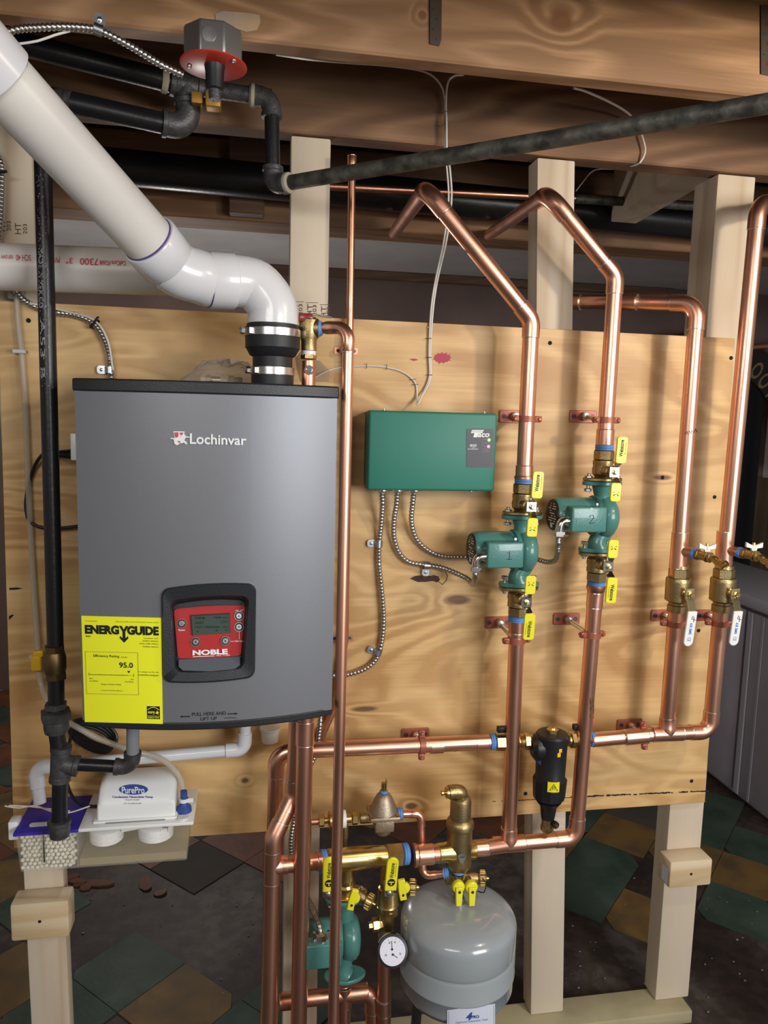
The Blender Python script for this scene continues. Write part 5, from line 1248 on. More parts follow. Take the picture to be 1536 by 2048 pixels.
MB().tube([o3, i4], .0145, 24).build('pipe', BLACKPIPE, og)
MB().tube([o4 - (GE - EBt).normalized() * .006, GE + (GE - EBt).normalized() * 1.2], .0140, 26).build('pipe', GALV, og)
MB().lathe([(-.003, .0165), (0, .0195), (.006, .0195), (.009, .016)], o4, (GE - EBt), 22).build('joint_compound', bpy.data.materials['joint_compound'], og)
# brass cock with square plug on the nipple
bk2 = P(424, 196, .13); ck = mat('old_brass_cock', (.38, .20, .04), .5, .6)
mb = MB().rbox((-.014, -.016, -.016), (.014, .016, .012), .003, 2, Matrix.Translation(bk2 + V((.003, -.01, -.008)))); mb.rbox((-.012, -.012, -.012), (.010, .012, .010), .003, 2, Matrix.Translation(bk2 + V((-.026, 0, -.004)))); mb.build('brass_cock', ck, og)
# large black drain line along the rim
bg = P(700, 358, -.66)
dl = P(0, 300, -.66) * .6 + P(700, 358, -.66) * .4; c0 = P(420, 352, -.665); c1 = P(1400, 447, -.665)
tag(MB().tube([c0 - (c1 - c0) * .55, c1 + (c1 - c0) * .4], .050, 30).build('drain_pipe', BLACKPIPE), 'thick black drain pipe running level in the dark behind the studs', 'pipe')

# ================================================================ OCTAGON BOX WITH RED COVER
oc = P(427, 134, .405); ob = thing('thermal_cutoff', 'steel octagon box with round red cover and black sensor under the joist', 'switch box', oc)
MB().lathe([(.003, .047), (.045, .047), (.050, .045)], oc, (0, 0, 1), 8, rot=math.pi / 8).build('steel_box', mat('octagon_steel', (.30, .29, .28), .38, .8), ob, bevel=.002)
MB().lathe([(0, .0495), (.001, .0515), (.0028, .0515), (.0034, .050)], oc, (0, 0, 1), 44).build('red_cover', REDC, ob)
MB().lathe([(-.036, .011), (-.034, .0135), (-.010, .0145), (0, .0160)], oc + V((.002, -.004, 0)), (0, 0, 1), 22).build('sensor', BLACK, ob)
MB().lathe([(-.050, .009), (-.036, .010)], oc + V((.002, -.004, 0)), (0, 0, 1), 18).build('sensor_tip', IRON, ob)
for dx, dy in ((-.037, .005), (.032, -.030)): MB().lathe([(-.003, .002), (-.002, .0038), (0, .004)], oc + V((dx, dy, 0)), (0, 0, 1), 12).build('screw', STEEL, ob)
ka = math.radians(-112); kn = V((math.cos(-math.pi / 2 - math.pi / 8 * 0), math.sin(-math.pi / 2), 0))
MB().lathe([(0, .011), (.0012, .0108), (.0013, .0095)], oc + V((-.004, -.0434, .028)), (0, -1, 0), 22).build('knockout', ZINC, ob)
# armoured cable reaching it
t = thing('armored_cable', 'armoured cable sweeping from the upper left to the box with the red cover', 'cable', P(200, 60, .4), 'armoured cables')
armor(t, [P(-60, 95, .50), P(20, 62, .47), P(80, 55, .45), P(150, 54, .44), P(200, 62, .43), P(260, 92, .42), P(320, 128, .42), P(366, 150, .41)], .0052, .0065)
MB().tube(smooth([P(-20, 95, .46), P(35, 88, .45), P(75, 82, .445), P(110, 70, .44), P(140, 62, .435)]), .0018, 8).build('thin_wire', CABLE, t)
st = cable_strap(P(196, 60, .430), P(230, 75, .42) - P(170, 52, .43), 'zinc one-hole strap on the joist holding the upper left cable', side=(0, 0, 1), r=.0058)
# two perforated steel straps on the joist faces
for (x0, y0, x1, y1, dx), lb in (((860, -40, 884, 92, 0), 'rusty nail plate strap hanging on the joist above the green relay box'), ((1522, 10, 1546, 152, 0), 'dark steel strap on the joist at the upper right edge')):
    t = thing('nail_plate', lb, 'metal strap', P(x0, y1, .373)); f = lambda x, y, w=0.0: P(x, y, .3715 + w)
    MB().prism([(x0, y0), (x1, y0), (x1 - 1, y1 - 14), (x1 - 5, y1), (x0, y1 - 4)], f, 0, .002).build('plate', mat('rusty_plate', (.075, .075, .065), .6, .5, (.10, .055, .03), 40) if 'rusty_plate' not in bpy.data.materials else bpy.data.materials['rusty_plate'], t)
    mb = MB()
    for k in range(5): mb.prism(circ((x0 + x1) / 2 + (-4 if k % 2 else 3), y0 + 38 + k * 20, 2.6, 10), f, .002, .0026)
    mb.build('nail', IRON, t)
# plaster smear on the joist
# ================================================================ RELAY BOX
rd = .085
p0, p1 = P(738, 820, rd), P(989, 983, rd); rb_ = thing('relay_box', 'green wall-mounted relay box with black indicator label', 'control box', V(((p0.x + p1.x) / 2, -.01, p1.z)))
MB().rbox((p0.x + .004, -rd + .012, p1.z + .004), (p1.x - .003, -.001, p0.z - .002), .003, 2).build('back_housing', mat('green_housing_dark', (.018, .105, .075), .45), rb_)
MB().rbox((p0.x, -rd, p1.z), (p1.x, -rd + .045, p0.z), .006, 3).build('cover', BOXG, rb_)
mb = MB().hull((p0.x + .001, -.052, p1.z + .05), (p0.x + .0042, -.038, p0.z - .05)); mb.build('vent_slot', mat('slot_brown', (.05, .03, .02), .8), rb_)
RBf = plane(rd + .0003)
lb_ = MB().prism(rrect(933, 857, 987.5, 935, 4), RBf, 0, .0006).build('indicator_label', LABELB, rb_)
RBl = plane(rd + .0012)
mb = MB()
mb.prism([(944, 860), (968, 860), (967, 861.8), (943.2, 861.8)], RBl); mb.prism([(943, 862.4), (966.6, 862.4), (966, 864), (942.4, 864)], RBl); mb.prism([(942.2, 864.6), (965.5, 864.6), (965, 866.4), (957, 866.4), (954.5, 874.5), (946.5, 874.5), (949, 866.4), (942, 866.4)], RBl)
add_text(mb, 'aco', quad((956.5, 866.5), (980, 866.5), (978, 874.5), (955, 874.5), RBl), .03)
add_text(mb, 'SR503', rectq(939.5, 888.5, 953, 893.5, RBl), .02); add_text(mb, '3 ZONE', rectq(942, 894.5, 950.5, 896.5, RBl)); add_text(mb, 'SWITCHING RELAY', rectq(935, 897, 957, 899.4, RBl), .01)
mb.build('print', WHITEINK, lb_)
mb = MB()
for s_, y in (('POWER', 879), ('ZONE 1 T', 886), ('ZONE 2', 892), ('ZONE 3 T', 898.5), ('PRIORITY', 903)): add_text(mb, s_, rectq(965, y - 1.4, 974 if ' T' not in s_ and 'PRI' not in s_ else 980, y + 1.4, RBl))
mb.build('print', mat('grey_ink', (.35, .33, .37), .6), lb_)
MB().ball(P(978, 880, rd + .001), .0036, (1, .5, 1)).build('green_led', LEDG, lb_); MB().ball(P(977, 893, rd + .001), .0036, (1, .5, 1)).build('red_led', LEDR, lb_)
for px, py in ((768, 815), (969, 813), (942, 985)):
    q = P(px, py, .045); q.z = p0.z - .001 if py < 900 else p1.z - .004; MB().lathe([(0, .0045), (.002, .0045), (.0035, .002), (.005, .002)], q, (0, 0, 1), 12).build('screw', STEEL, rb_)
cons = []
for px in (764, 795, 828):
    q = P(px, 984, .05); q.z = p1.z; mb = MB().lathe([(0, .0145), (-.0035, .0145), (-.0037, .0125)], q, (0, 0, 1), 18); mb.lathe([(-.0037, .009), (-.009, .0085)], q, (0, 0, 1), 18); mb.tube([q + V((-.016, -.002, -.003)), q + V((.016, -.002, -.003))], .0018, 8); mb.build('cable_connector', CHROME, rb_); cons.append(q)
AC = 'armoured cables'
def acable(label, pts, r=.0060, pitch=.0078):
    t = thing('armored_cable', label, 'cable', pts[0], AC); armor(t, pts, r, pitch); return t
acable('armoured cable dropping from the relay box left connector and curving behind the slim pipe', [cons[0] + V((0, 0, -.006)), P(765, 1010, .040), P(762, 1050, .020), P(758, 1090, .010), P(758, 1130, .010), P(764, 1190, .012), P(767, 1240, .012), P(763, 1285, .010), P(752, 1318, .010), P(727, 1339, .012), P(690, 1350, .012), P(664, 1352, .012), P(650, 1370, .015), P(642, 1400, .03), P(640, 1450, .05), P(630, 1510, .05), P(605, 1560, .05)])
acable('armoured cable looping from the relay box middle connector to the lower left circulator', [cons[1] + V((0, 0, -.006)), P(793, 1010, .040), P(788, 1040, .025), P(788, 1075, .015), P(798, 1105, .012), P(818, 1124, .012), P(850, 1130, .012), P(885, 1136, .02), P(920, 1150, .05), P(935, 1158, .07), P(946, 1168, .10), PC1 + V((-.118, -.048, -.048)), PC1 + V((-.118, -.048, -.038))])
q2 = PC2 + V((-.118, -.048, -.038))
acable('armoured cable looping from the relay box right connector to the upper right circulator', [cons[2] + V((0, 0, -.006)), P(825, 1010, .040), P(823, 1045, .022), P(833, 1078, .014), P(858, 1102, .012), P(890, 1113, .012), P(930, 1114, .012), P(1000, 1112, .02), P(1060, 1116, .05), P(1095, 1124, .085), P(1112, 1118, .12), q2 + V((0, 0, -.02)), q2 + V((0, 0, -.002))])
cable_strap(P(757, 1087, .010), (0, 0, 1), 'zinc one-hole strap at the middle of the longest armoured cable')
cable_strap(P(756, 1304, .010), P(752, 1318, .01) - P(763, 1285, .01), 'zinc one-hole strap at the bend low on the longest armoured cable')
cable_strap(P(853, 1131, .012), (1, 0, -.05), 'zinc one-hole strap hanging below the looping cable left of the lower left circulator', side=(0, 0, -1))
acable('thin armoured cable reaching the lower circulator from behind the pipes', [P(600, 1580, .06), P(588, 1640, .05), P(582, 1690, .05), P(590, 1740, .05), P(612, 1790, .08), P(630, 1830, .14), P(638, 1850, .18), PC3 + V((-.060, -.048, .045))])
t = acable('armoured cable curving from the left pipe to the boiler top left corner', [P(-30, 520, .02), P(20, 570, .018), P(50, 602, .014), P(95, 622, .012), P(150, 630, .012), P(188, 648, .012), P(210, 682, .012), P(220, 720, .012), P(224, 790, .012)], .0062, .0075)
MB().tube(smooth([P(60, 606, .024), P(130, 622, .024), P(188, 640, .024), P(215, 680, .022), P(226, 740, .020)]), .0022, 8).build('white_wire', CABLE, t)
mb = MB().ring(P(189, 648, .014), P(210, 682, .01) - P(170, 636, .01), .0115, .0012, 20, w=.004); mb.tube([P(186, 650, .026), P(194, 636, .030), P(198, 634, .030)], .0022, 6); mb.build('cable_tie', BLACK, t)
cable_strap(P(219, 740, .012), (0, 0, 1), 'zinc one-hole strap above the boiler top left corner')
t = acable('armoured cable running up the left stud at the picture edge', [P(-14, 300, .0), P(2, 330, .005), P(3, 380, .008), P(1, 430, .008), P(-4, 480, .0)], .0065, .0075)
mb = MB().tube([P(-6, 344, .025), P(8, 344, .027), P(14, 342, .027)], .003, 8); mb.build('cable_tie', BLACK, t)
# thin white thermostat cables
def wire(label, pts, r=.0021, n=2):
    t = thing('thermostat_cable', label, 'cable', pts[0], 'thin white cables'); MB().tube(smooth(pts, .008), r, 8).build('cable', CABLE, t); return t
wire('white cable running along the joist and down to the relay box, left of the pair', [P(552, 109, .327), P(620, 119, .32), P(700, 126, .28), P(780, 132, .18), P(850, 144, .07), P(880, 168, .02), P(889, 200, .012), P(890, 250, .012), P(890, 300, .012), P(894, 340, .012), P(897, 400, .012), P(888, 480, .01), P(871, 560, .008), P(862, 620, .006), P(858, 700, .006), P(859, 752, .006), P(848, 782, .008), P(836, 808, .03)])
wire('white cable dropping beside its twin from the joist to the relay box', [P(928, 149, .31), P(908, 152, .22), P(896, 166, .08), P(892, 200, .018), P(893, 250, .018), P(894, 300, .018), P(900, 340, .016), P(903, 400, .014), P(893, 480, .012), P(875, 560, .008), P(866, 620, .006), P(861, 700, .006), P(861, 756, .006), P(846, 788, .012), P(834, 810, .03)])
t = wire('white cable drooping from the front joist at the upper right', [P(1148, 176, .31), P(1175, 184, .27), P(1225, 207, .15), P(1258, 228, .05), P(1275, 250, .014), P(1288, 285, .010), P(1290, 305, .008), P(1280, 325, -.0), P(1262, 332, -.03), P(1250, 330, -.05)], .0023)
wire('thin cable sagging between the middle stud and the lit blocking', [P(1250, 333, -.08), P(1232, 338, -.2), P(1200, 338, -.35), P(1182, 345, -.4), P(1165, 365, -.45), P(1152, 382, -.45)], .0018)
t = wire('white cable stapled across the plywood from the boiler to the relay box', [P(630, 755, .02), P(660, 740, .004), P(700, 733, .004), P(760, 733, .004), P(805, 744, .004), P(830, 765, .004), P(834, 790, .006), P(833, 810, .03)], .0019)
mb = MB()
for x, y, a_ in ((733, 732, 1), (773, 734, 1), (826, 759, .3), (831, 769, .1)):
    c = P(x, y, .004); d_ = V((math.sin(a_) * 0 + (0 if a_ == 1 else .006), 0, .005 if a_ == 1 else .001)); mb.tube([c - d_ + V((0, .004, 0)), c - d_ + V((0, -.003, 0)), c + d_ + V((0, -.003, 0)), c + d_ + V((0, .004, 0))], .0006, 6)
mb.build('staple', IRON, t)
ts = wire('short white cable end crossing the plywood above the stain', [P(855, 655, .004), P(864, 657, .004)], .0010)
mb = MB()
for x, y in ((858, 677, ), (858, 715), (859, 750), (891, 224), (891, 250), (893, 191)):
    d__ = .006 if y > 500 else .014; c = P(x, y, d__); mb.tube([c + V((-.006, .004, 0)), c + V((-.005, -.004, 0)), c + V((.005, -.004, 0)), c + V((.006, .004, 0))], .0007, 6)
mb.build('staple', IRON, ts)
# black power cord of the boiler
t = thing('power_cord', 'black power cord plugged into the boiler left side and looping back', 'cord', P(135, 905, .12))
MB().tube(smooth([P(124, 908, .10), P(100, 904, .06), P(82, 912, .03), P(66, 940, .012), P(54, 985, .010), P(52, 1020, .010), P(62, 1046, .012), P(90, 1056, .014), P(125, 1056, .016), P(175, 1050, .02)]), .0036, 12).build('cord', BLACK, t)
MB().lathe([(-.004, .0045), (.006, .008), (.022, .0095), (.036, .0125), (.050, .013)], P(116, 908, .10), (1, -.2, .02), 18).build('plug', BLACK, t)
MB().rbox((-.006, -.02, -.026), (.006, .02, .026), .002, 2, Matrix.Translation(P(152, 893, .13))).build('inlet_plate', WHITE, bo)
t = thing('power_cord', 'coiled black cord bundle hanging behind the boiler lower left corner', 'cord', P(190, 1480, .03)); mb = MB()
for k in range(4):
    c = P(182 + k * 3, 1478 - k * 3, .03 + .008 * k); pts = []
    for j in range(25):
        a_ = 2 * math.pi * j / 24; pts.append(c + V((.040 * math.cos(a_) * 1.1, .004 * math.sin(a_ * 2), .026 * math.sin(a_) + .022 * math.cos(a_) * -.8 + .002 * k)))
    mb.tube(smooth(pts, .008), .0034, 8)
mb.build('coil', BLACK, t)
MB().tube(smooth([P(150, 1440, .04), P(140, 1480, .035), P(133, 1530, .03), P(135, 1570, .05), P(150, 1600, .08), P(172, 1612, .095), P(200, 1613, .105)]), .0036, 10).build('cord', BLACK, t)
# clear vinyl tubing: down the left edge, and from the pump outlet
t = thing('clear_tubing', 'clear vinyl tube running down the plywood left edge to the yellow clip', 'tube', P(60, 900, .01))
MB().tube(smooth([P(33, 582, .01), P(36, 640, .01), P(44, 720, .01), P(52, 840, .01), P(58, 1000, .01), P(66, 1150, .01), P(75, 1290, .02), P(76, 1320, .03), P(80, 1360, .03), P(92, 1398, .05), P(115, 1430, .08), P(150, 1452, .10), P(200, 1478, .11), P(260, 1500, .115), P(315, 1515, .10), P(345, 1535, .085), P(362, 1560, .085), P(367, 1590, .09)]), .0062, 14).build('tube', VINYL, t)
CC_ = mat('clear_clip', (.6, .58, .55), .3)
for px, py in ((37, 703), (70, 1312)): MB().rbox((-.010, -.008, -.004), (.014, .006, .004), .001, 1, Matrix.Translation(P(px, py, .012))).build('clip', CC_, t)
mb = MB().lathe([(0, .004), (.003, .0035)], P(51, 704, .003), (0, -1, 0), 10); mb.build('screw', BLACK, t)
tag(MB().rbox((-.011, -.008, -.014), (.010, .006, .020), .004, 3, Matrix.Translation(P(74, 1328, .045))).rbox((-.007, -.006, .016), (.014, .005, .030), .003, 2, Matrix.Translation(P(74, 1328, .045))).build('pinch_clip', YBRASS), 'orange-yellow pinch clip on the clear tube beside the brass gas cock', 'clip')
MB().rbox((-.018, -.006, -.014), (.016, .006, .014), .004, 2, Matrix.Translation(P(34, 585, .006))).build('tube_bracket', mat('grey_bracket', (.3, .29, .27), .5), bpy.data.objects['clear_tubing'])
# ================================================================ CONDENSATE PVC, CUP, PUMP/NEUTRALISER
t = thing('condensate_pipe', 'small white plastic drain pipe running under the boiler to the neutraliser', 'pipe', P(300, 1515, .05))
a_, b_, c_, d_ = P(491, 1420, .08), P(489, 1498, .07), P(71, 1535, .055), P(80, 1606, .065)
run(t, [a_, b_, c_, d_], .0128, m=PVC, me=PVC, k=1.22, rb=.020, ring=False, sock=1.7)
cu = P(540, 1468, .02)
tag(MB().lathe([(-.018, .016), (-.017, .0185), (.010, .0215), (.012, .0235), (.016, .0235)], cu, (0, 0, 1), 30).build('plastic_cup', mat('frosted_plastic', (.75, .74, .70), .3, alpha=.55)), 'small frosted plastic cup hanging under the boiler by the board', 'cup')
ND = .145; n0 = P(25, 1669, ND); n1 = P(383, 1645, ND); NZ = n0.z; NX0, NX1, NY0, NY1 = n0.x, n1.x, -ND, -.014
NB = P(200, 1743, ND).z; nt_ = thing('condensate_neutralizer', 'clear tank with white pump housing, blue lid and white pellets, hung on the left', 'pump', V(((NX0 + NX1) / 2, (NY0 + NY1) / 2, NB)))
xm = P(153, 1690, ND).x
def tankshell(x0, x1, name, m):
    # five thin walls
    mb = MB(); th = .002; z0 = NB + .006; z1 = NZ - .004
    tp = .006
    lo = [(x0 + tp, NY0 + tp, z0), (x1 - tp, NY0 + tp, z0), (x1 - tp, NY1 - tp, z0), (x0 + tp, NY1 - tp, z0)]; hi = [(x0, NY0, z1), (x1, NY0, z1), (x1, NY1, z1), (x0, NY1, z1)]
    vl = [mb.bm.verts.new(q) for q in lo]; vh = [mb.bm.verts.new(q) for q in hi]; mb.face(vl[::-1])
    for k in range(4): mb.face([vl[k], vl[(k + 1) % 4], vh[(k + 1) % 4], vh[k]])
    return mb.build(name, m, nt_, bevel=.004)
tankshell(NX0 + .004, NX1 - .004, 'tank', GLASSY)
MB().hull((xm - .001, NY0 + .008, NB + .009), (xm + .001, NY1 - .008, NZ - .006)).build('divider', GLASSY, nt_)
# pellets: one stuff part
mb = MB(); rr = random.Random(11); rbd = .0046; x = NX0 + .014; tri_ = 0
zt_b = NZ - .020
base = bmesh.new(); bmesh.ops.create_icosphere(base, subdivisions=2, radius=rbd); bm_me = bpy.data.meshes.new('tmp'); base.to_mesh(bm_me); base.free()
bv = [v.co.copy() for v in bm_me.vertices]; bf = [list(p.vertices) for p in bm_me.polygons]
def bead(c):
    vs = [mb.bm.verts.new(c + v) for v in bv]
    for f in bf: mb.bm.faces.new([vs[i] for i in f])
nzr = int((zt_b - NB - .014) / (rbd * 1.85)) + 1
for iz in range(nzr + 1):
    z = NB + .013 + iz * rbd * 1.85
    for iy in range(3):
        y = NY0 + .0125 + iy * rbd * 1.75; nx_ = int((xm - NX0 - .024) / (rbd * 2.0))
        for ix in range(nx_ + 1): bead(V((NX0 + .014 + ix * rbd * 2.0 + (iz % 2) * rbd * .9 + (iy % 2) * rbd + rr.uniform(-.0008, .0008), y + rr.uniform(-.001, .001), z + rr.uniform(-.0009, .0009))))
o_ = mb.build('pellets', BEAD, nt_); o_['kind'] = 'stuff'; bpy.data.meshes.remove(bm_me)
MB().hull((NX0 + .012, NY0 + .034, NB + .010), (xm - .004, NY1 - .014, zt_b)).build('pellet_core', mat('pellet_shade', (.16, .13, .08), .9), nt_)  # dark filler block: shade between the pellets put into its colour
MB().hull((P(87, 1690, ND).x - .0012, NY0 + .001, NB + .028), (P(87, 1690, ND).x + .0012, NY0 + .004, NZ - .010)).build('baffle', IRON, nt_)
MB().hull((xm + .003, NY0 + .010, NB + .010), (NX1 - .012, NY1 - .010, NB + .026)).build('water', WATER, nt_)
# floats under the lid
for (px, py, r_) in ((214, 1672, .034), (312, 1664, .036)):
    c = P(px, py, ND - .036); c.z = NZ - .030
    MB().lathe([(-.014, r_ * .9), (-.011, r_), (-.003, r_), (-.002, r_ * .93), (.001, r_ * .93), (.002, r_ * 1.02), (.014, r_ * 1.02), (.016, r_ * .9)], c, (0, 0, 1), 34).build('float', WHITE, nt_)
c = P(245, 1668, ND - .025); c.z = NZ - .012; MB().rbox((-.004, -.014, -.007), (.052, .012, .006), .004, 2, Matrix.Translation(c) @ Matrix.Rotation(.25, 4, 'Z')).build('float_arm', WHITE, nt_)
mb = MB()
for k in range(3): c = P(327 + k * 4, 1657, ND - .012); mb.hull((c.x - .0010, c.y - .001, NZ - .022), (c.x + .0010, c.y + .001, NZ - .006))
mb.build('slot', INK, nt_)
# lids
MB().rbox((NX0, NY0, NZ - .006), (xm + .010, NY1 + .014, NZ + .0015), .002, 2).build('blue_lid', BLUEP, nt_)
MB().prism(rrect(0, 0, .055, .016, .006), lambda u, v, w=0.0: V((P(50, 1655, ND).x + u, NY0 + .022 + v, NZ + .0015 + w)), 0, .0006).build('lid_label', WHITE, nt_)
MB().rbox((xm + .004, NY0 - .001, NZ - .005), (NX1 + .004, NY1 + .018, NZ + .003), .002, 2).build('white_lid', WHITE, nt_)
MB().rbox((NX0 - .018, NY0 + .03, NZ - .030), (NX0 + .002, NY0 + .06, NZ + .010), .003, 2).build('hook', WHITE, nt_)
# motor housing
h0, h1_ = P(196, 1645, .110), P(352, 1640, .110); hx0_, hx1_ = h0.x, h1_.x; hzt = P(270, 1548, .06).z
mb = MB(); fr_, bk_r = -.123, -.022
prof = [(fr_, NZ + .003), (fr_, NZ + .020), (fr_ + .004, NZ + .040), (fr_ + .018, hzt - .020), (fr_ + .030, hzt - .006), (fr_ + .046, hzt), (bk_r - .006, hzt), (bk_r, hzt - .006), (bk_r, NZ + .003)]
n = len(prof); xsn = [(hx0_, .86), (hx0_ + .006, .97), (hx0_ + .016, 1.0), (hx1_ - .016, 1.0), (hx1_ - .006, .97), (hx1_, .86)]
rows = [[mb.bm.verts.new((x, fr_ + (y - fr_) if True else y, NZ + .003 + (z - NZ - .003) * f)) for y, z in prof] for x, f in xsn]
for a2, b3 in zip(rows, rows[1:]):
    for k in range(n - 1): mb.face([a2[k], a2[k + 1], b3[k + 1], b3[k]])
mb.face(rows[0]); mb.face(rows[-1][::-1])
hs = mb.build('pump_housing', WHITE, nt_, bevel=.004, ang=50)
MB().rbox((hx0_ - .006, fr_ - .006, NZ + .002), (hx1_ + .004, bk_r + .004, NZ + .007), .002, 2).build('housing_flange', WHITE, nt_)
MB().hull((hx0_ + .020, fr_ - .0105, NZ + .0032), (hx1_ - .02, fr_ - .008, NZ + .0045)).build('slot', GREYP, nt_)
def HF(px, py, w=0.0):
    """sloping front of the housing"""
    d = .12
    for _ in range(6):
        q = P(px, py, d); z = q.z - NZ
        zz = hzt - NZ
        if z < .020: y = fr_
        elif z < .040: y = fr_ + .004 * (z - .02) / .02
        else: y = fr_ + .004 + .014 * (z - .040) / max(zz - .060, .01)
        d = -y
    return P(px, py, d + w + .0004)
MB().prism(circ(267, 1579, 29, 36, 10.5), HF, 0, .0010).build('badge', BLUEINK, hs)
mb = MB(); add_text(mb, 'PurePro', quad((243.5, 1573.5), (289, 1573.5), (289, 1587), (243.5, 1587), lambda x, y, w=0.0: HF(x, y, w + .0011)), .02); mb.build('badge_print', WHITEINK, hs)
mb = MB(); add_text(mb, 'Condensate Neutralizer Pump', rectq(225, 1591.5, 306, 1597.5, HF), .015, 0, .0006); mb.build('print', BLUEINK, hs)
mb = MB(); add_text(mb, 'PNCPP-PUMP', rectq(251, 1598.5, 279, 1601.5, HF), 0, 0, .0006); add_text(mb, 'C/N 20-2000-PUMP', rectq(247, 1605.5, 283, 1608.5, HF), 0, 0, .0006); mb.build('print', mat('grey_print', (.25, .25, .30), .6), hs)
q = P(368, 1615, .10); q.z = NZ + .003
mb = MB().lathe([(0, .0165), (.010, .0155), (.016, .009), (.020, .0075), (.046, .0070), (.047, .005)], q, (0, 0, 1), 14); mb.build('outlet_fitting', BLUEINK, nt_)
MB().lathe([(.022, .0095), (.030, .0095)], q, (0, 0, 1), 20).rbox((.004, -.004, .020), (.020, .004, .030), .001, 1, Matrix.Translation(q)).build('hose_clip', WHITE, nt_)
q = P(365, 1637, .130); q.z = NZ + .003; MB().lathe([(0, .0135), (.0015, .0130), (.0016, .0105), (.003, .0100)], q, (0, 0, 1), 26).build('port_cap', WHITE, nt_)
t = thing('thin_wire', 'loose white wire lying across the blue lid of the neutraliser', 'wire', P(100, 1620, .19))
mb = MB(); mb.tube(smooth([P(10, 1612, .095), P(40, 1616, .105), P(70, 1611, .115), P(100, 1622, .12), P(135, 1626, .11), P(180, 1612, .10)]), .0016, 8); mb.tube(smooth([P(18, 1611, .105), P(60, 1613, .11), P(100, 1618, .113), P(140, 1622, .11)]), .0014, 8); mb.build('wire', CABLE, t)

# ================================================================ RELIEF VALVE ON THE BOILER TOP
rv = P(617, 750, .2); rv.z = BZ1; t = thing('relief_valve', 'brass relief valve with red cap and lever on the boiler top right', 'valve', rv)
z_ = lambda py: P(617, py, .2).z - rv.z
MB().tube([rv - V((0, 0, .005)), rv + V((0, 0, z_(722)))], .0135, 22).build('copper_stub', COPPER_D, t)
MB().lathe([(.010, .010), (.018, .009), (.018, .006), (.020, .0055)], rv + V((0, 0, z_(741))), (0, -1, 0), 20).build('plug', CHROME, t)
mb = MB(); hexnut(mb, rv + V((0, 0, z_(719))), (0, 0, 1), .0155, .010, rot=.5); mb.build('hex_nut', BRASS, t)
MB().lathe([(z_(711), .0138), (z_(702), .0140)], rv, (0, 0, 1), 24).build('white_thread_tape', WHITE, t)
MB().lathe([(z_(701), .0150), (z_(682), .0150), (z_(676), .0175), (z_(655), .020), (z_(640), .018), (z_(634), .012)], rv, (0, 0, 1), 26).build('body', BRONZE, t)
ox = rv + V((0, 0, z_(657))); MB().lathe([(0, .015), (.012, .0185), (.018, .0185), (.019, .0165)], ox, (1, -.15, .02), 26).build('outlet', BRONZE, t)
MB().lathe([(.0185, .0160), (.0215, .0150), (.026, .0125)], ox, (1, -.15, .02), 24).build('blue_thread_tape', BLUETAPE, t)
MB().rbox((-.014, -.012, -.008), (.012, .012, .008), .002, 2, Matrix.Translation(rv + V((-.006, -.004, z_(637))))).build('red_cap', REDVINYL, t)
c = rv + V((.012, -.004, z_(630))); MB().rbox((-.016, -.008, -.0012), (.032, .008, .0012), .001, 1, Matrix.Translation(c) @ Matrix.Rotation(.10, 4, 'Y')).build('lever', ZINC, t)
# clear bag with fittings on the boiler top
t = thing('plastic_bag', 'crumpled clear bag of brass fittings on the boiler top left of the vent', 'bag', P(440, 750, .12)); rr = random.Random(8)
mb = MB(); c = P(440, 745, .13); c.z = BZ1 + .003; NB_ = 18; rows = []
for i in range(7):
    f = i / 6; row = []
    for k in range(NB_):
        a_ = 2 * math.pi * k / NB_; rx = .078 * (math.cos(f * math.pi / 2) ** .8 + .02); row.append(mb.bm.verts.new(c + V((rx * math.cos(a_) * (1 + .15 * rr.uniform(-1, 1)) + .02 * f, rx * .5 * math.sin(a_), .044 * math.sin(f * math.pi / 2) * (1 + .25 * rr.uniform(-1, 1))))))
    rows.append(row)
for a2, b3 in zip(rows, rows[1:]):
    for k in range(NB_): mb.face([a2[k], a2[(k + 1) % NB_], b3[(k + 1) % NB_], b3[k]])
mb.face(rows[-1]); mb.face(rows[0][::-1]); mb.build('bag', BAG, t, flat=True)
for px, m in ((423, BRASS), (468, BRASS)):
    q = P(px, 750, .14); q.z = BZ1 + .012; mb = MB(); hexnut(mb, q - V((.012, 0, 0)), (1, .2, 0), .010, .012); mb.lathe([(.012, .007), (.028, .007)], q - V((.012, 0, 0)), (1, .2, 0), 16); mb.build('fitting', m, t)
mb = MB(); pts = [(590, 716), (604, 700), (612, 716), (640, 722), (660, 742), (658, 764), (600, 764), (594, 740)]; mb.prism(pts, plane(.16), 0, .004)
t = thing('plastic_bag', 'small crumpled clear plastic tag behind the relief valve', 'bag', P(640, 760, .16)); mb.build('sheet', BAG, t, flat=True)

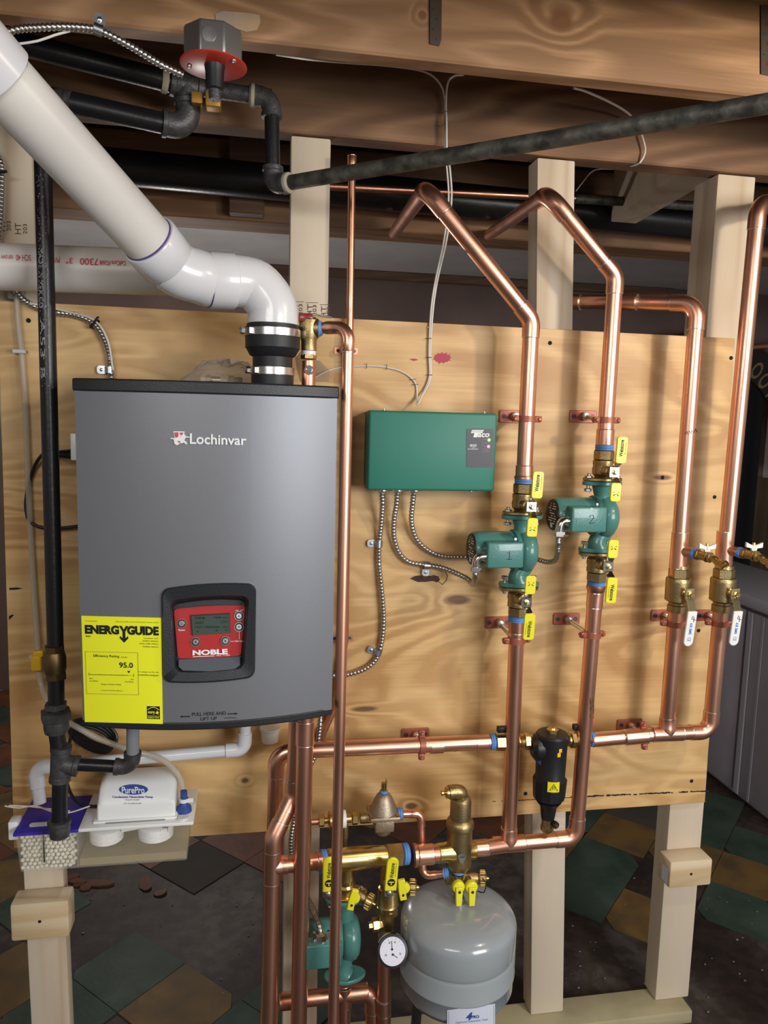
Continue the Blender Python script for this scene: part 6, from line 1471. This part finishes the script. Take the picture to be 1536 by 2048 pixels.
# ================================================================ BOTTOM: MANIFOLD, AIR SEPARATOR, FILL VALVE, TANK, GAUGE
# purge manifold (brass cross body with two levers and hose drains)
MA, MBp = P(650, 1722, .165), P(808, 1708, .14); max_ = (MBp - MA).normalized(); ML = (MBp - MA).length
t = thing('purge_manifold', 'brass purge manifold with yellow levers at the foot of the copper pipes', 'valve', MA)
tape(t, MA - max_ * .004, max_, .0235, .013)
MB().lathe([(.004, .0215), (.008, .0245), (ML * .45, .0245), (ML * .72, .0225), (ML * .76, .0215)], MA, max_, 32).build('body', BRASS, t)
mb = MB(); hexnut(mb, MA + max_ * ML * .76, max_, .0265, ML * .20, rot=.5); mb.build('hex', BRASS, t); tape(t, MA + max_ * (ML * .96 + .009), max_, .0225, .014)
fm = lambda px, py, w=0.0: P(px, py, .152 + .0232 + w)
mb = MB(); add_text(mb, 'WEBSTONE', rectq(721, 1726.5, 746, 1731, fm, -2), .0); mb.prism([(716, 1721), (750, 1718.5), (750, 1719.3), (716, 1721.8)], fm); mb.build('cast_mark', BRONZE, t)
J1x = onpipe(MA, MBp, 1716, 692); J2x = onpipe(MA, MBp, 1712, 778)
def branch(c, label_flange):
    pass
# left leg: down to the lower circulator flange
bz1 = PC3 + V((0, 0, h3 + .0005)); 
zt1 = J1x.z - .0225
MB().lathe([(0, .021), (.010, .022), ((zt1 - bz1.z) * .35, .0225), ((zt1 - bz1.z) * .42, .019), ((zt1 - bz1.z) * .55, .019), ((zt1 - bz1.z) * .60, .021), ((zt1 - bz1.z) * .8, .018), (zt1 - bz1.z + .015, .018)], V((J1x.x, bz1.y, bz1.z + .006)), (J1x - V((J1x.x, bz1.y, bz1.z))), 28).build('branch', BRASS, t)
mb = MB(); oval(mb, bz1 + V((0, 0, .0005)), None, .047, .030, .007); mb.build('flange', BRASS, t, bevel=.0015); bolts(t, bz1, 1)
bz2 = P(776, 1828, .15); tz2 = J2x.z - .0225; H = tz2 - bz2.z
MB().lathe([(0, .012), (.002, .0215), (.018, .0215), (.022, .0255), (.026, .0235), (.060, .0215), (.062, .018), (H + .015, .018)], V((J2x.x, J2x.y, bz2.z + 0)), (0, 0, 1), 30).build('branch', BRASS, t)
mb = MB(); hexnut(mb, V((J2x.x, J2x.y, bz2.z - .004)), (0, 0, 1), .024, .016, rot=.2); mb.build('hex_nut', BRASS, t)
def long_lever(px0, py0, px1, py1, d, word):
    a_, b_ = P(px0, py0, d), P(px1, py1, d); L = (b_ - a_).length; u = (a_ - b_).normalized(); s = V((0, 1, 0)).cross(u).normalized() * -1
    if s.x < 0: s = -s
    fm = lambda q, v, w=0.0: b_ + s * q + u * v + V((0, -w, 0))
    outl = [(-.0130, 0), (.0130, 0)] + [(.0130 * math.cos(k * math.pi / 12), L - .013 + .013 * math.sin(k * math.pi / 12)) for k in range(13)]
    h = MB().prism(outl, fm, 0, .006).build('handle', YELLOW, t, bevel=.002)
    mb = MB(); add_text(mb, 'Webstone', lambda a2, b2, w=0.0: fm(-.004 + (1 - b2) * .009 - .001, L * .40 + a2 * L * .45, .0062 + w), .02); add_text(mb, 'Pro-Pal Series', lambda a2, b2, w=0.0: fm(.0062 + (1 - b2) * .002, L * .45 + a2 * L * .4, .0062 + w))
    mb.prism(circ(0, .020, .0085, 24), fm, .006, .0064); mb.build('print', INK, h)
    mb = MB(); mb.prism([(-.006, .020), (.006, .020), (.006, .022), (-.006, .022)], fm, .0064, .0067); mb.prism([(-.001, .014), (.001, .014), (.001, .020), (-.001, .020)], fm, .0064, .0067); mb.build('print', YELLOW, h)
    c = b_ + V((0, .012, -.012)); MB().rbox((-.010, -.0015, -.012), (.010, .0015, .016), .001, 1, Matrix.Translation(c)).build('lever_plate', CHROME, t)
    mb = MB(); hexnut(mb, c + V((0, -.002, -.002)), (0, -1, 0), .0068, .006); mb.lathe([(-.03, .009), (-.001, .009)], c, (0, -1, 0), 18); mb.build('nut', ZINC, t)
long_lever(658, 1712, 657, 1781, .215, 1); long_lever(786, 1713, 780, 1779, .205, 1)
def tee_handle(px0, py0, px1, py1, d, hub=(0, 0), nm='drain_handle', par=None):
    """short yellow T handle"""
    a_, b_ = P(px0, py0, d), P(px1, py1, d); u = (b_ - a_); L = u.length; u.normalize(); s = V((0, 1, 0)).cross(u); 
    fm = lambda q, v, w=0.0: a_ + s * q + u * v + V((0, -w, 0))
    m = MB().prism([(-.0075, -.002), (.0075, -.002), (.009, L * .5), (.0075, L), (-.0075, L), (-.006, L * .5)], fm, 0, .009)
    m.lathe([(-.006, .0125), (.003, .0125), (.004, .010)], a_ + u * L * .58 + V((.006, .006, 0)), (0, -1, 0), 24); h = m.build(nm, YELLOW, par or t, bevel=.0015)
    MB().lathe([(0, .0028), (.0008, .0028)], a_ + u * L * .72 + V((0, -.009, 0)), (0, -1, 0), 12).build('screw', BLACK, h); return h
def hosecap(c, ax, par):
    ax = V(ax).normalized(); mb = MB().lathe([(-.030, .0125), (0, .0125), (.002, .0115), (.006, .0115)], c, ax, 22); mb.build('drain_body', BRONZE, par)
    mb = MB()
    n = 32; prof = [(.006, .0155), (.008, .0170), (.020, .0165), (.022, .0140), (.0225, .0050), (.028, .0030)]
    mb.lathe(prof, c, ax, 30)
    u, w = perp(ax)
    for k in range(16):
        a2 = 2 * math.pi * k / 16; p_ = c + (u * math.cos(a2) + w * math.sin(a2)) * .0165; mb.tube([p_ + ax * .008, p_ + ax * .019], .0016, 6)
    mb.build('hose_cap', BRASS, par)
hosecap(P(728, 1797, .17), (.75, -.45, -.25), t); hosecap(P(813, 1774, .165), (1, -.2, .02), t)
tee_handle(710, 1778, 699, 1816, .22); tee_handle(802, 1758, 806, 1796, .205)
# ---- air separator
ac = P(918, 1700, .13); t = thing('air_separator', 'satin brass air separator with bent cap, standing above the grey tank', 'valve', ac)
az = lambda py: P(914, py, .13).z - ac.z
sh = V((0, 0, 0)); MB().lathe([(az(1742), .010), (az(1740), .020), (az(1730), .0285), (az(1722), .0290), (az(1656), .0288), (az(1653), .0318), (az(1645), .0318), (az(1639), .0285), (az(1636), .0240), (az(1603), .0240), (az(1596), .0215)], ac, (0, 0, 1), 36).build('body', BRONZE, t)
tp = smooth([ac + V((0, 0, az(1600))), ac + V((-.001, 0, az(1592))), ac + V((-.004, -.002, az(1584))), ac + V((-.016, -.003, az(1581.5))), ac + V((-.030, -.004, az(1582)))], .003)
MB().tube(tp, [.0225, .0215, .0195] + [.0160] * (len(tp) - 3), 26).build('vent_elbow', BRONZE, t, ang=60)
MB().lathe([(0, .013), (.008, .0125), (.010, .005), (.012, .004), (.014, .0055), (.019, .0055), (.020, .002)], ac + V((-.029, -.004, az(1582))), (-1, -.05, 0), 20).build('vent_tip', BRASS, t)
sa, sb = P(873, 1707, .14), P(948, 1699, .122); sx = (sb - sa).normalized(); SL = (sb - sa).length
MB().lathe([(0, .0195), (.002, .0215), (.020, .0215), (SL * .35, .0245), (SL * .65, .0245), (SL - .020, .0215), (SL - .002, .0215), (SL, .0195)], sa, sx, 30).build('cross_body', BRASS, t)
fmd = lambda px, py, w=0.0: P(px, py, .13 + .0295 + w)
drop = [(924 + 8 * math.cos(a_), 1714 + 7 * math.sin(a_)) for a_ in [math.radians(140 + 260 * k / 18) for k in range(19)]] + [(925.5, 1727), (924, 1732), (922.5, 1727)]
MB().prism(drop, fmd, 0, .0006).build('drop_logo', ZINC, t); MB().prism([(918.5, 1714.5), (929.5, 1714), (929.5, 1715), (918.5, 1715.5)], fmd, .0006, .001).build('drop_logo', INK, t)
t2 = thing('copper_pipe', 'short thick copper pipe between the purge manifold and the air separator', 'pipe', P(845, 1709, .14), 'large copper heating pipes')
ca_, cb_ = P(824, 1711, .142), P(876, 1707, .14); MB().tube([ca_, cb_], .0205, 28).build('pipe', COPPER_D, t2); sleeve(t2, (ca_ + cb_) / 2, cb_ - ca_, .034, .0205, 1.1, m=COPPER); MB().lathe([(0, .0205), (.003, .026), (.010, .0255), (.012, .0225)], ca_, cb_ - ca_, 28).build('adapter', COPPER_D, t2)
# under the separator: tee with two small yellow handles and a drain
t = thing('service_valve', 'brass service cross with two small yellow handles on top of the grey tank', 'valve', P(925, 1765, .15))
tape(t, P(917, 1741, .14), (0, 0, 1), .0135, .009)
xa = P(917, 1758, .145)
mb = MB().lathe([(-.030, .0125), (.012, .0125)], xa, (0, 0, 1), 22); mb.lathe([(-.030, .0105), (.030, .0105), (.036, .0125), (.046, .0125)], xa, (1, -.1, 0), 22); hexnut(mb, xa + V((-.030, .003, 0)), (1, 0, 0), .0135, .016); mb.build('body', BRONZE, t)
hosecap(P(953, 1756, .15), (1, -.25, .05), t)
MB().tube([xa + V((0, 0, -.02)), P(920, 1812, .15)], .0105, 20).build('stub', BRONZE, t)
for px in (917, 943):
    a_ = P(px, 1774, .185); MB().lathe([(-.008, .0140), (.003, .0140), (.005, .011)], a_, (0, -1, 0), 26).prism([(-.0065, -.040), (.0065, -.040), (.0085, .004), (-.0085, .004)], lambda u, v, w=0.0, a_=a_: a_ + V((u, -w, v)), 0, .010).build('small_handle', YELLOW, t, bevel=.0015)
    MB().lathe([(.0100, .0032), (.0112, .0030)], a_ + V((0, 0, -.006)), (0, -1, 0), 12).build('screw', BLACK, t); MB().lathe([(.004, .008), (.03, .008)], a_ , (0, 1, 0), 16).build('stem', BRONZE, t)
MB().tube(smooth([P(965, 1757, .17), P(972, 1768, .17), P(968, 1785, .17), P(955, 1782, .16)]), .0014, 6).build('tether', BLACK, t)
# ---- fill valve and backflow preventer, half-inch copper
FV = P(766, 1645, .10); t = thing('fill_valve', 'bell-shaped brass pressure reducing valve above the purge manifold', 'valve', FV)
fz = lambda py: P(766, py, .10).z - FV.z
MB().lathe([(fz(1668), .012), (fz(1664), .0175), (fz(1652), .0205), (fz(1638), .0230), (fz(1634), .0240), (fz(1630), .0320), (fz(1626), .0320)], FV, (0, 0, 1), 30).build('body', mat('cast_bronze_dull', (.42, .34, .26), .5, .9, bump=.2, bscale=200), t)
MB().rbox((-.035, -.033, fz(1631)), (.035, .033, fz(1621)), .0045, 2, Matrix.Translation(FV)).build('flange', bpy.data.materials['cast_bronze_dull'], t)
MB().rbox((-.022, -.026, fz(1654)), (.022, .022, fz(1630)), .004, 2, Matrix.Translation(FV)).build('lower_housing', bpy.data.materials['cast_bronze_dull'], t)
MB().lathe([(fz(1622), .0315), (fz(1617), .0300), (fz(1610), .0268), (fz(1602), .0235), (fz(1595), .0200), (fz(1590), .0165), (fz(1587), .0130), (fz(1585), .0090)], FV, (0, 0, 1), 30).build('bell', bpy.data.materials['cast_bronze_dull'], t)
tape(t, FV + V((0, 0, fz(1583))), (0, 0, 1), .0085, .006); MB().lathe([(fz(1582), .0065), (fz(1566), .0062)], FV, (0, 0, 1), 16).build('adjust_screw', BRASS, t)
MB().rbox((-.0012, -.006, fz(1578)), (.0012, .006, fz(1556)), .0005, 1, Matrix.Translation(FV + V((.004, -.004, 0)))).build('lever', ZINCY, t)
mb = MB()
for a2, b2 in ((-.028, -.028), (.028, -.028), (.028, .028), (-.028, .028)): hexnut(mb, FV + V((a2, b2, fz(1622))), (0, 0, 1), .0042, .004)
mb.build('bolt', BRASS, t)
fl0, fl1 = P(626, 1643, .10), P(745, 1634, .10); fx = (fl1 - fl0).normalized()
MB().lathe([(0, .012), (.004, .013), (.026, .013)], P(720, 1636, .10), fx, 20).build('inlet', BRONZE, t)
ot = P(800, 1628, .10); tape(t, ot, fx, .0125, .012); MB().lathe([(-.024, .012), (-.006, .0125)], ot, fx, 20).build('outlet', BRONZE, t)
t3 = thing('backflow_preventer', 'small brass backflow preventer left of the bell-shaped valve', 'valve', P(665, 1640, .10))
mb = MB(); hexnut(mb, P(637, 1641, .10), fx, .0145, .013); hexnut(mb, P(704, 1637, .10), fx, .0145, .013); mb.lathe([(.010, .0075), (.030, .0075)], P(637, 1641, .10), fx, 18); mb.lathe([(0, .012), (.003, .0205), (.010, .0205), (.014, .0195), (.032, .0195), (.036, .0175), (.040, .010), (.052, .009)], P(656, 1640, .10), fx, 28); mb.build('body', BRASS, t3)
MB().lathe([(.031, .0200), (.040, .0195)], P(656, 1640, .10), fx, 28).build('label_band', WHITE, t3)
MB().lathe([(0, .008), (.030, .008), (.032, .006), (.05, .006)], P(690, 1650, .10), (0, 0, -1), 18).build('vent_port', BRONZE, t3)
t4 = thing('copper_pipe', 'half-inch copper line looping from the bell-shaped valve down to the service cross', 'pipe', P(845, 1640, .10))
MB().tube([P(600, 1645, .10), fl0 + fx * .016], .008, 16).build('pipe', COPPER, t4)
run(t4, [P(806, 1628, .10), P(842, 1627, .10), P(845, 1752, .115), P(892, 1747, .135)], .0082, m=COPPER, rb=.016, sock=1.6, k=1.14)
tape(t4, P(893, 1747, .137), P(892, 1747, .135) - P(845, 1752, .115), .0125, .012)
# ---- gauge
gc = P(785, 1902, .215); t = thing('pressure_gauge', 'round white-faced pressure gauge in a black case above the short copper pipe', 'gauge', gc)
gn = V((-.06, -.80, .42)).normalized(); gu = V((1, 0, 0)); gu = (gu - gn * gu.dot(gn)).normalized(); gv = gn.cross(gu)
MB().lathe([(-.030, .026), (-.028, .0315), (0, .0330), (.004, .0330), (.005, .0285), (.0035, .0280)], gc, gn, 40).build('case', BLACK, t)
fmg = lambda u, v, w=0.0: gc + gu * u + gv * v + gn * (.0038 + w)
fc = MB().prism(circ(0, 0, .0280, 40), fmg, 0, .0002).build('dial', mat('dial_white', (.74, .75, .84), .4), t)
mb = MB(); mb.tube([fmg(-.001, .002, .001), fmg(-.001, .020, .001)], .0006, 6); mb.tube([fmg(0, -.006, .001), fmg(.010, -.013, .001)], .0006, 6); mb.prism(circ(-.001, .004, .0022, 12), fmg, .0006, .002); mb.prism(circ(0, -.006, .0022, 12), fmg, .0006, .002)
for k in range(13):
    a_ = math.radians(215 - 250 * k / 12); r_ = .023; mb.prism([(r_ * math.cos(a_) - .0004, r_ * math.sin(a_)), (r_ * math.cos(a_) + .0004, r_ * math.sin(a_)), ((r_ + .002) * math.cos(a_) + .0004, (r_ + .002) * math.sin(a_)), ((r_ + .002) * math.cos(a_) - .0004, (r_ + .002) * math.sin(a_))], fmg, .0003, .0006)
for s_, x, y in (('0', -.017, -.008), ('30', -.008, .015), ('45', .004, .015), ('75', .014, -.008)): add_text(mb, s_, lambda u, v, w=0.0, x=x, y=y: fmg(x + u * .004, y + v * .004, w + .0004))
mb.build('dial_marks', INK, t)
MB().lathe([(-.052, .008), (-.028, .009)], gc, gn, 18).build('stem', BRASS, t)
for a0, a1, mm, nm in ((95, 150, PAPERW, 'case_sticker'), (28, 70, PAPERW, 'case_sticker'), (46, 58, YELLOW, 'warning_sticker')):
    mb = MB(); rows = []
    rr_ = .0332 if nm == 'case_sticker' else .0334
    for k in range(9):
        a_ = math.radians(a0 + (a1 - a0) * k / 8); q = gu * math.cos(a_) + gv * math.sin(a_); rows.append((mb.bm.verts.new(gc + q * rr_ + gn * -.004), mb.bm.verts.new(gc + q * rr_ + gn * -.018)))
    for a2, b2 in zip(rows, rows[1:]): mb.face([a2[0], b2[0], b2[1], a2[1]])
    mb.build(nm, mm, t)
# tee that carries it, under the right branch
t = thing('gauge_tee', 'brass and galvanised tee under the right lever of the purge manifold', 'fitting', P(770, 1850, .15))
g1_ = V((J2x.x, J2x.y, bz2.z - .003)); MB().lathe([(-.036, .0150), (-.026, .0160), (-.010, .0155), (.001, .0135)], g1_, (0, 0, 1), 24).build('brass_tee', BRASS, t)
MB().lathe([(.010, .0105), (.018, .0135), (.026, .0160), (.034, .0155), (.035, .0085), (.043, .0080)], g1_ + V((0, 0, -.022)), (-1, -.1, 0), 6).build('side_plug', BRASS, t)
MB().lathe([(-.070, .0165), (-.060, .0185), (-.045, .0175), (-.036, .0160)], g1_, (0, 0, 1), 24).build('galvanised_coupling', mat('galvanised_new', (.33, .31, .29), .5, .8, bump=.3, bscale=150), t)
# ---- expansion tank
TR = .1300; tc = P(916, 1800, .172); TZ = P(915, 1775, .05).z
tx, ty = P(915, 1860, .17).x, -.172
t = thing('expansion_tank', 'grey steel expansion tank with a paper label, at the bottom right of the pipes', 'tank', (tx, ty, 0.30))
zsh = P(915, 1925, .172 + TR).z          # shoulder at the front
ztop = P(915, 1806, .172).z
groove = P(915, 1974, .172 + TR).z; rimz = P(915, 2019, .172 + TR).z
prof = [(.30, .05), (.31, .115), (.33, TR * .98), (rimz - .003, TR * .980), (rimz - .001, TR * 1.004), (rimz + .002, TR * 1.006), (rimz + .004, TR * .998), (groove - .008, TR * .998), (groove - .003, TR * .985), (groove, TR * .972), (groove + .003, TR * .985), (groove + .008, TR), (zsh, TR)]
for k in range(1, 15):
    a_ = math.pi / 2 * k / 14; prof.append((zsh + (ztop - zsh) * math.sin(a_) ** 1.0, TR * (max(math.cos(a_), 0) ** .50) if k < 14 else .010))
MB().lathe(prof, (tx, ty, 0), (0, 0, 1), 64).build('shell', TANK, t, ang=60)
MB().lathe([(-.004, .012), (.014, .012)], (tx, ty, ztop), (0, 0, 1), 18).build('neck', ZINC, t)
# legs that reach the floor
mb = MB()
for k in range(3):
    a_ = 2 * math.pi * k / 3 + .3; mb.tube([(tx + .09 * math.cos(a_), ty + .09 * math.sin(a_), .325), (tx + .11 * math.cos(a_), ty + .11 * math.sin(a_), 0.001)], .012, 12)
mb.build('leg', IRON, t)
def TS_(px, py, w=0.0):
    d = .30
    for _ in range(8):
        q = P(px, py, d); dx = max(-TR, min(TR, q.x - tx)); d = .172 + math.sqrt(TR * TR - dx * dx) * .986
    q.y = -d - w - .0005; return q
def tq(tl, tr, br, bl): return quad(tl, tr, br, bl, TS_)
LBL = tq((894, 2020), (990, 2007), (990, 2140), (894, 2140)); mb = MB(); n = 12; rows = []
for k in range(n + 1): rows.append((mb.bm.verts.new(LBL(k / n, 0)), mb.bm.verts.new(LBL(k / n, 1))))
for a2, b2 in zip(rows, rows[1:]): mb.face([a2[0], b2[0], b2[1], a2[1]])
lab = mb.build('paper_label', PAPERW, t)
TSi = lambda px, py, w=0.0: TS_(px, py, w + .0006)
mb = MB(); add_text(mb, '4', quad((935, 2025), (946, 2023), (942, 2038), (931, 2040), TSi), .05); add_text(mb, 'PRO', rectq(943, 2030, 958, 2036, TSi, -1), .02); mb.build('print', BLUEINK, lab)
mb = MB(); add_text(mb, 'Hydronic Expansion Tank', rectq(912, 2042.5, 976, 2047.5, TSi, -7), .0); mb.build('print', mat('pale_blue_ink', (.18, .22, .45), .6), lab)
mb = MB()
for q in ([(897, 2022.5), (988, 2010), (988, 2010.8), (897, 2023.3)], [(897, 2022.5), (897.8, 2022.5), (897.8, 2060), (897, 2060)], [(987.3, 2010), (988, 2010), (988, 2060), (987.3, 2060)]): mb.prism(q, TSi)
mb.build('print', mat('grey_rule', (.35, .36, .40), .6), lab)
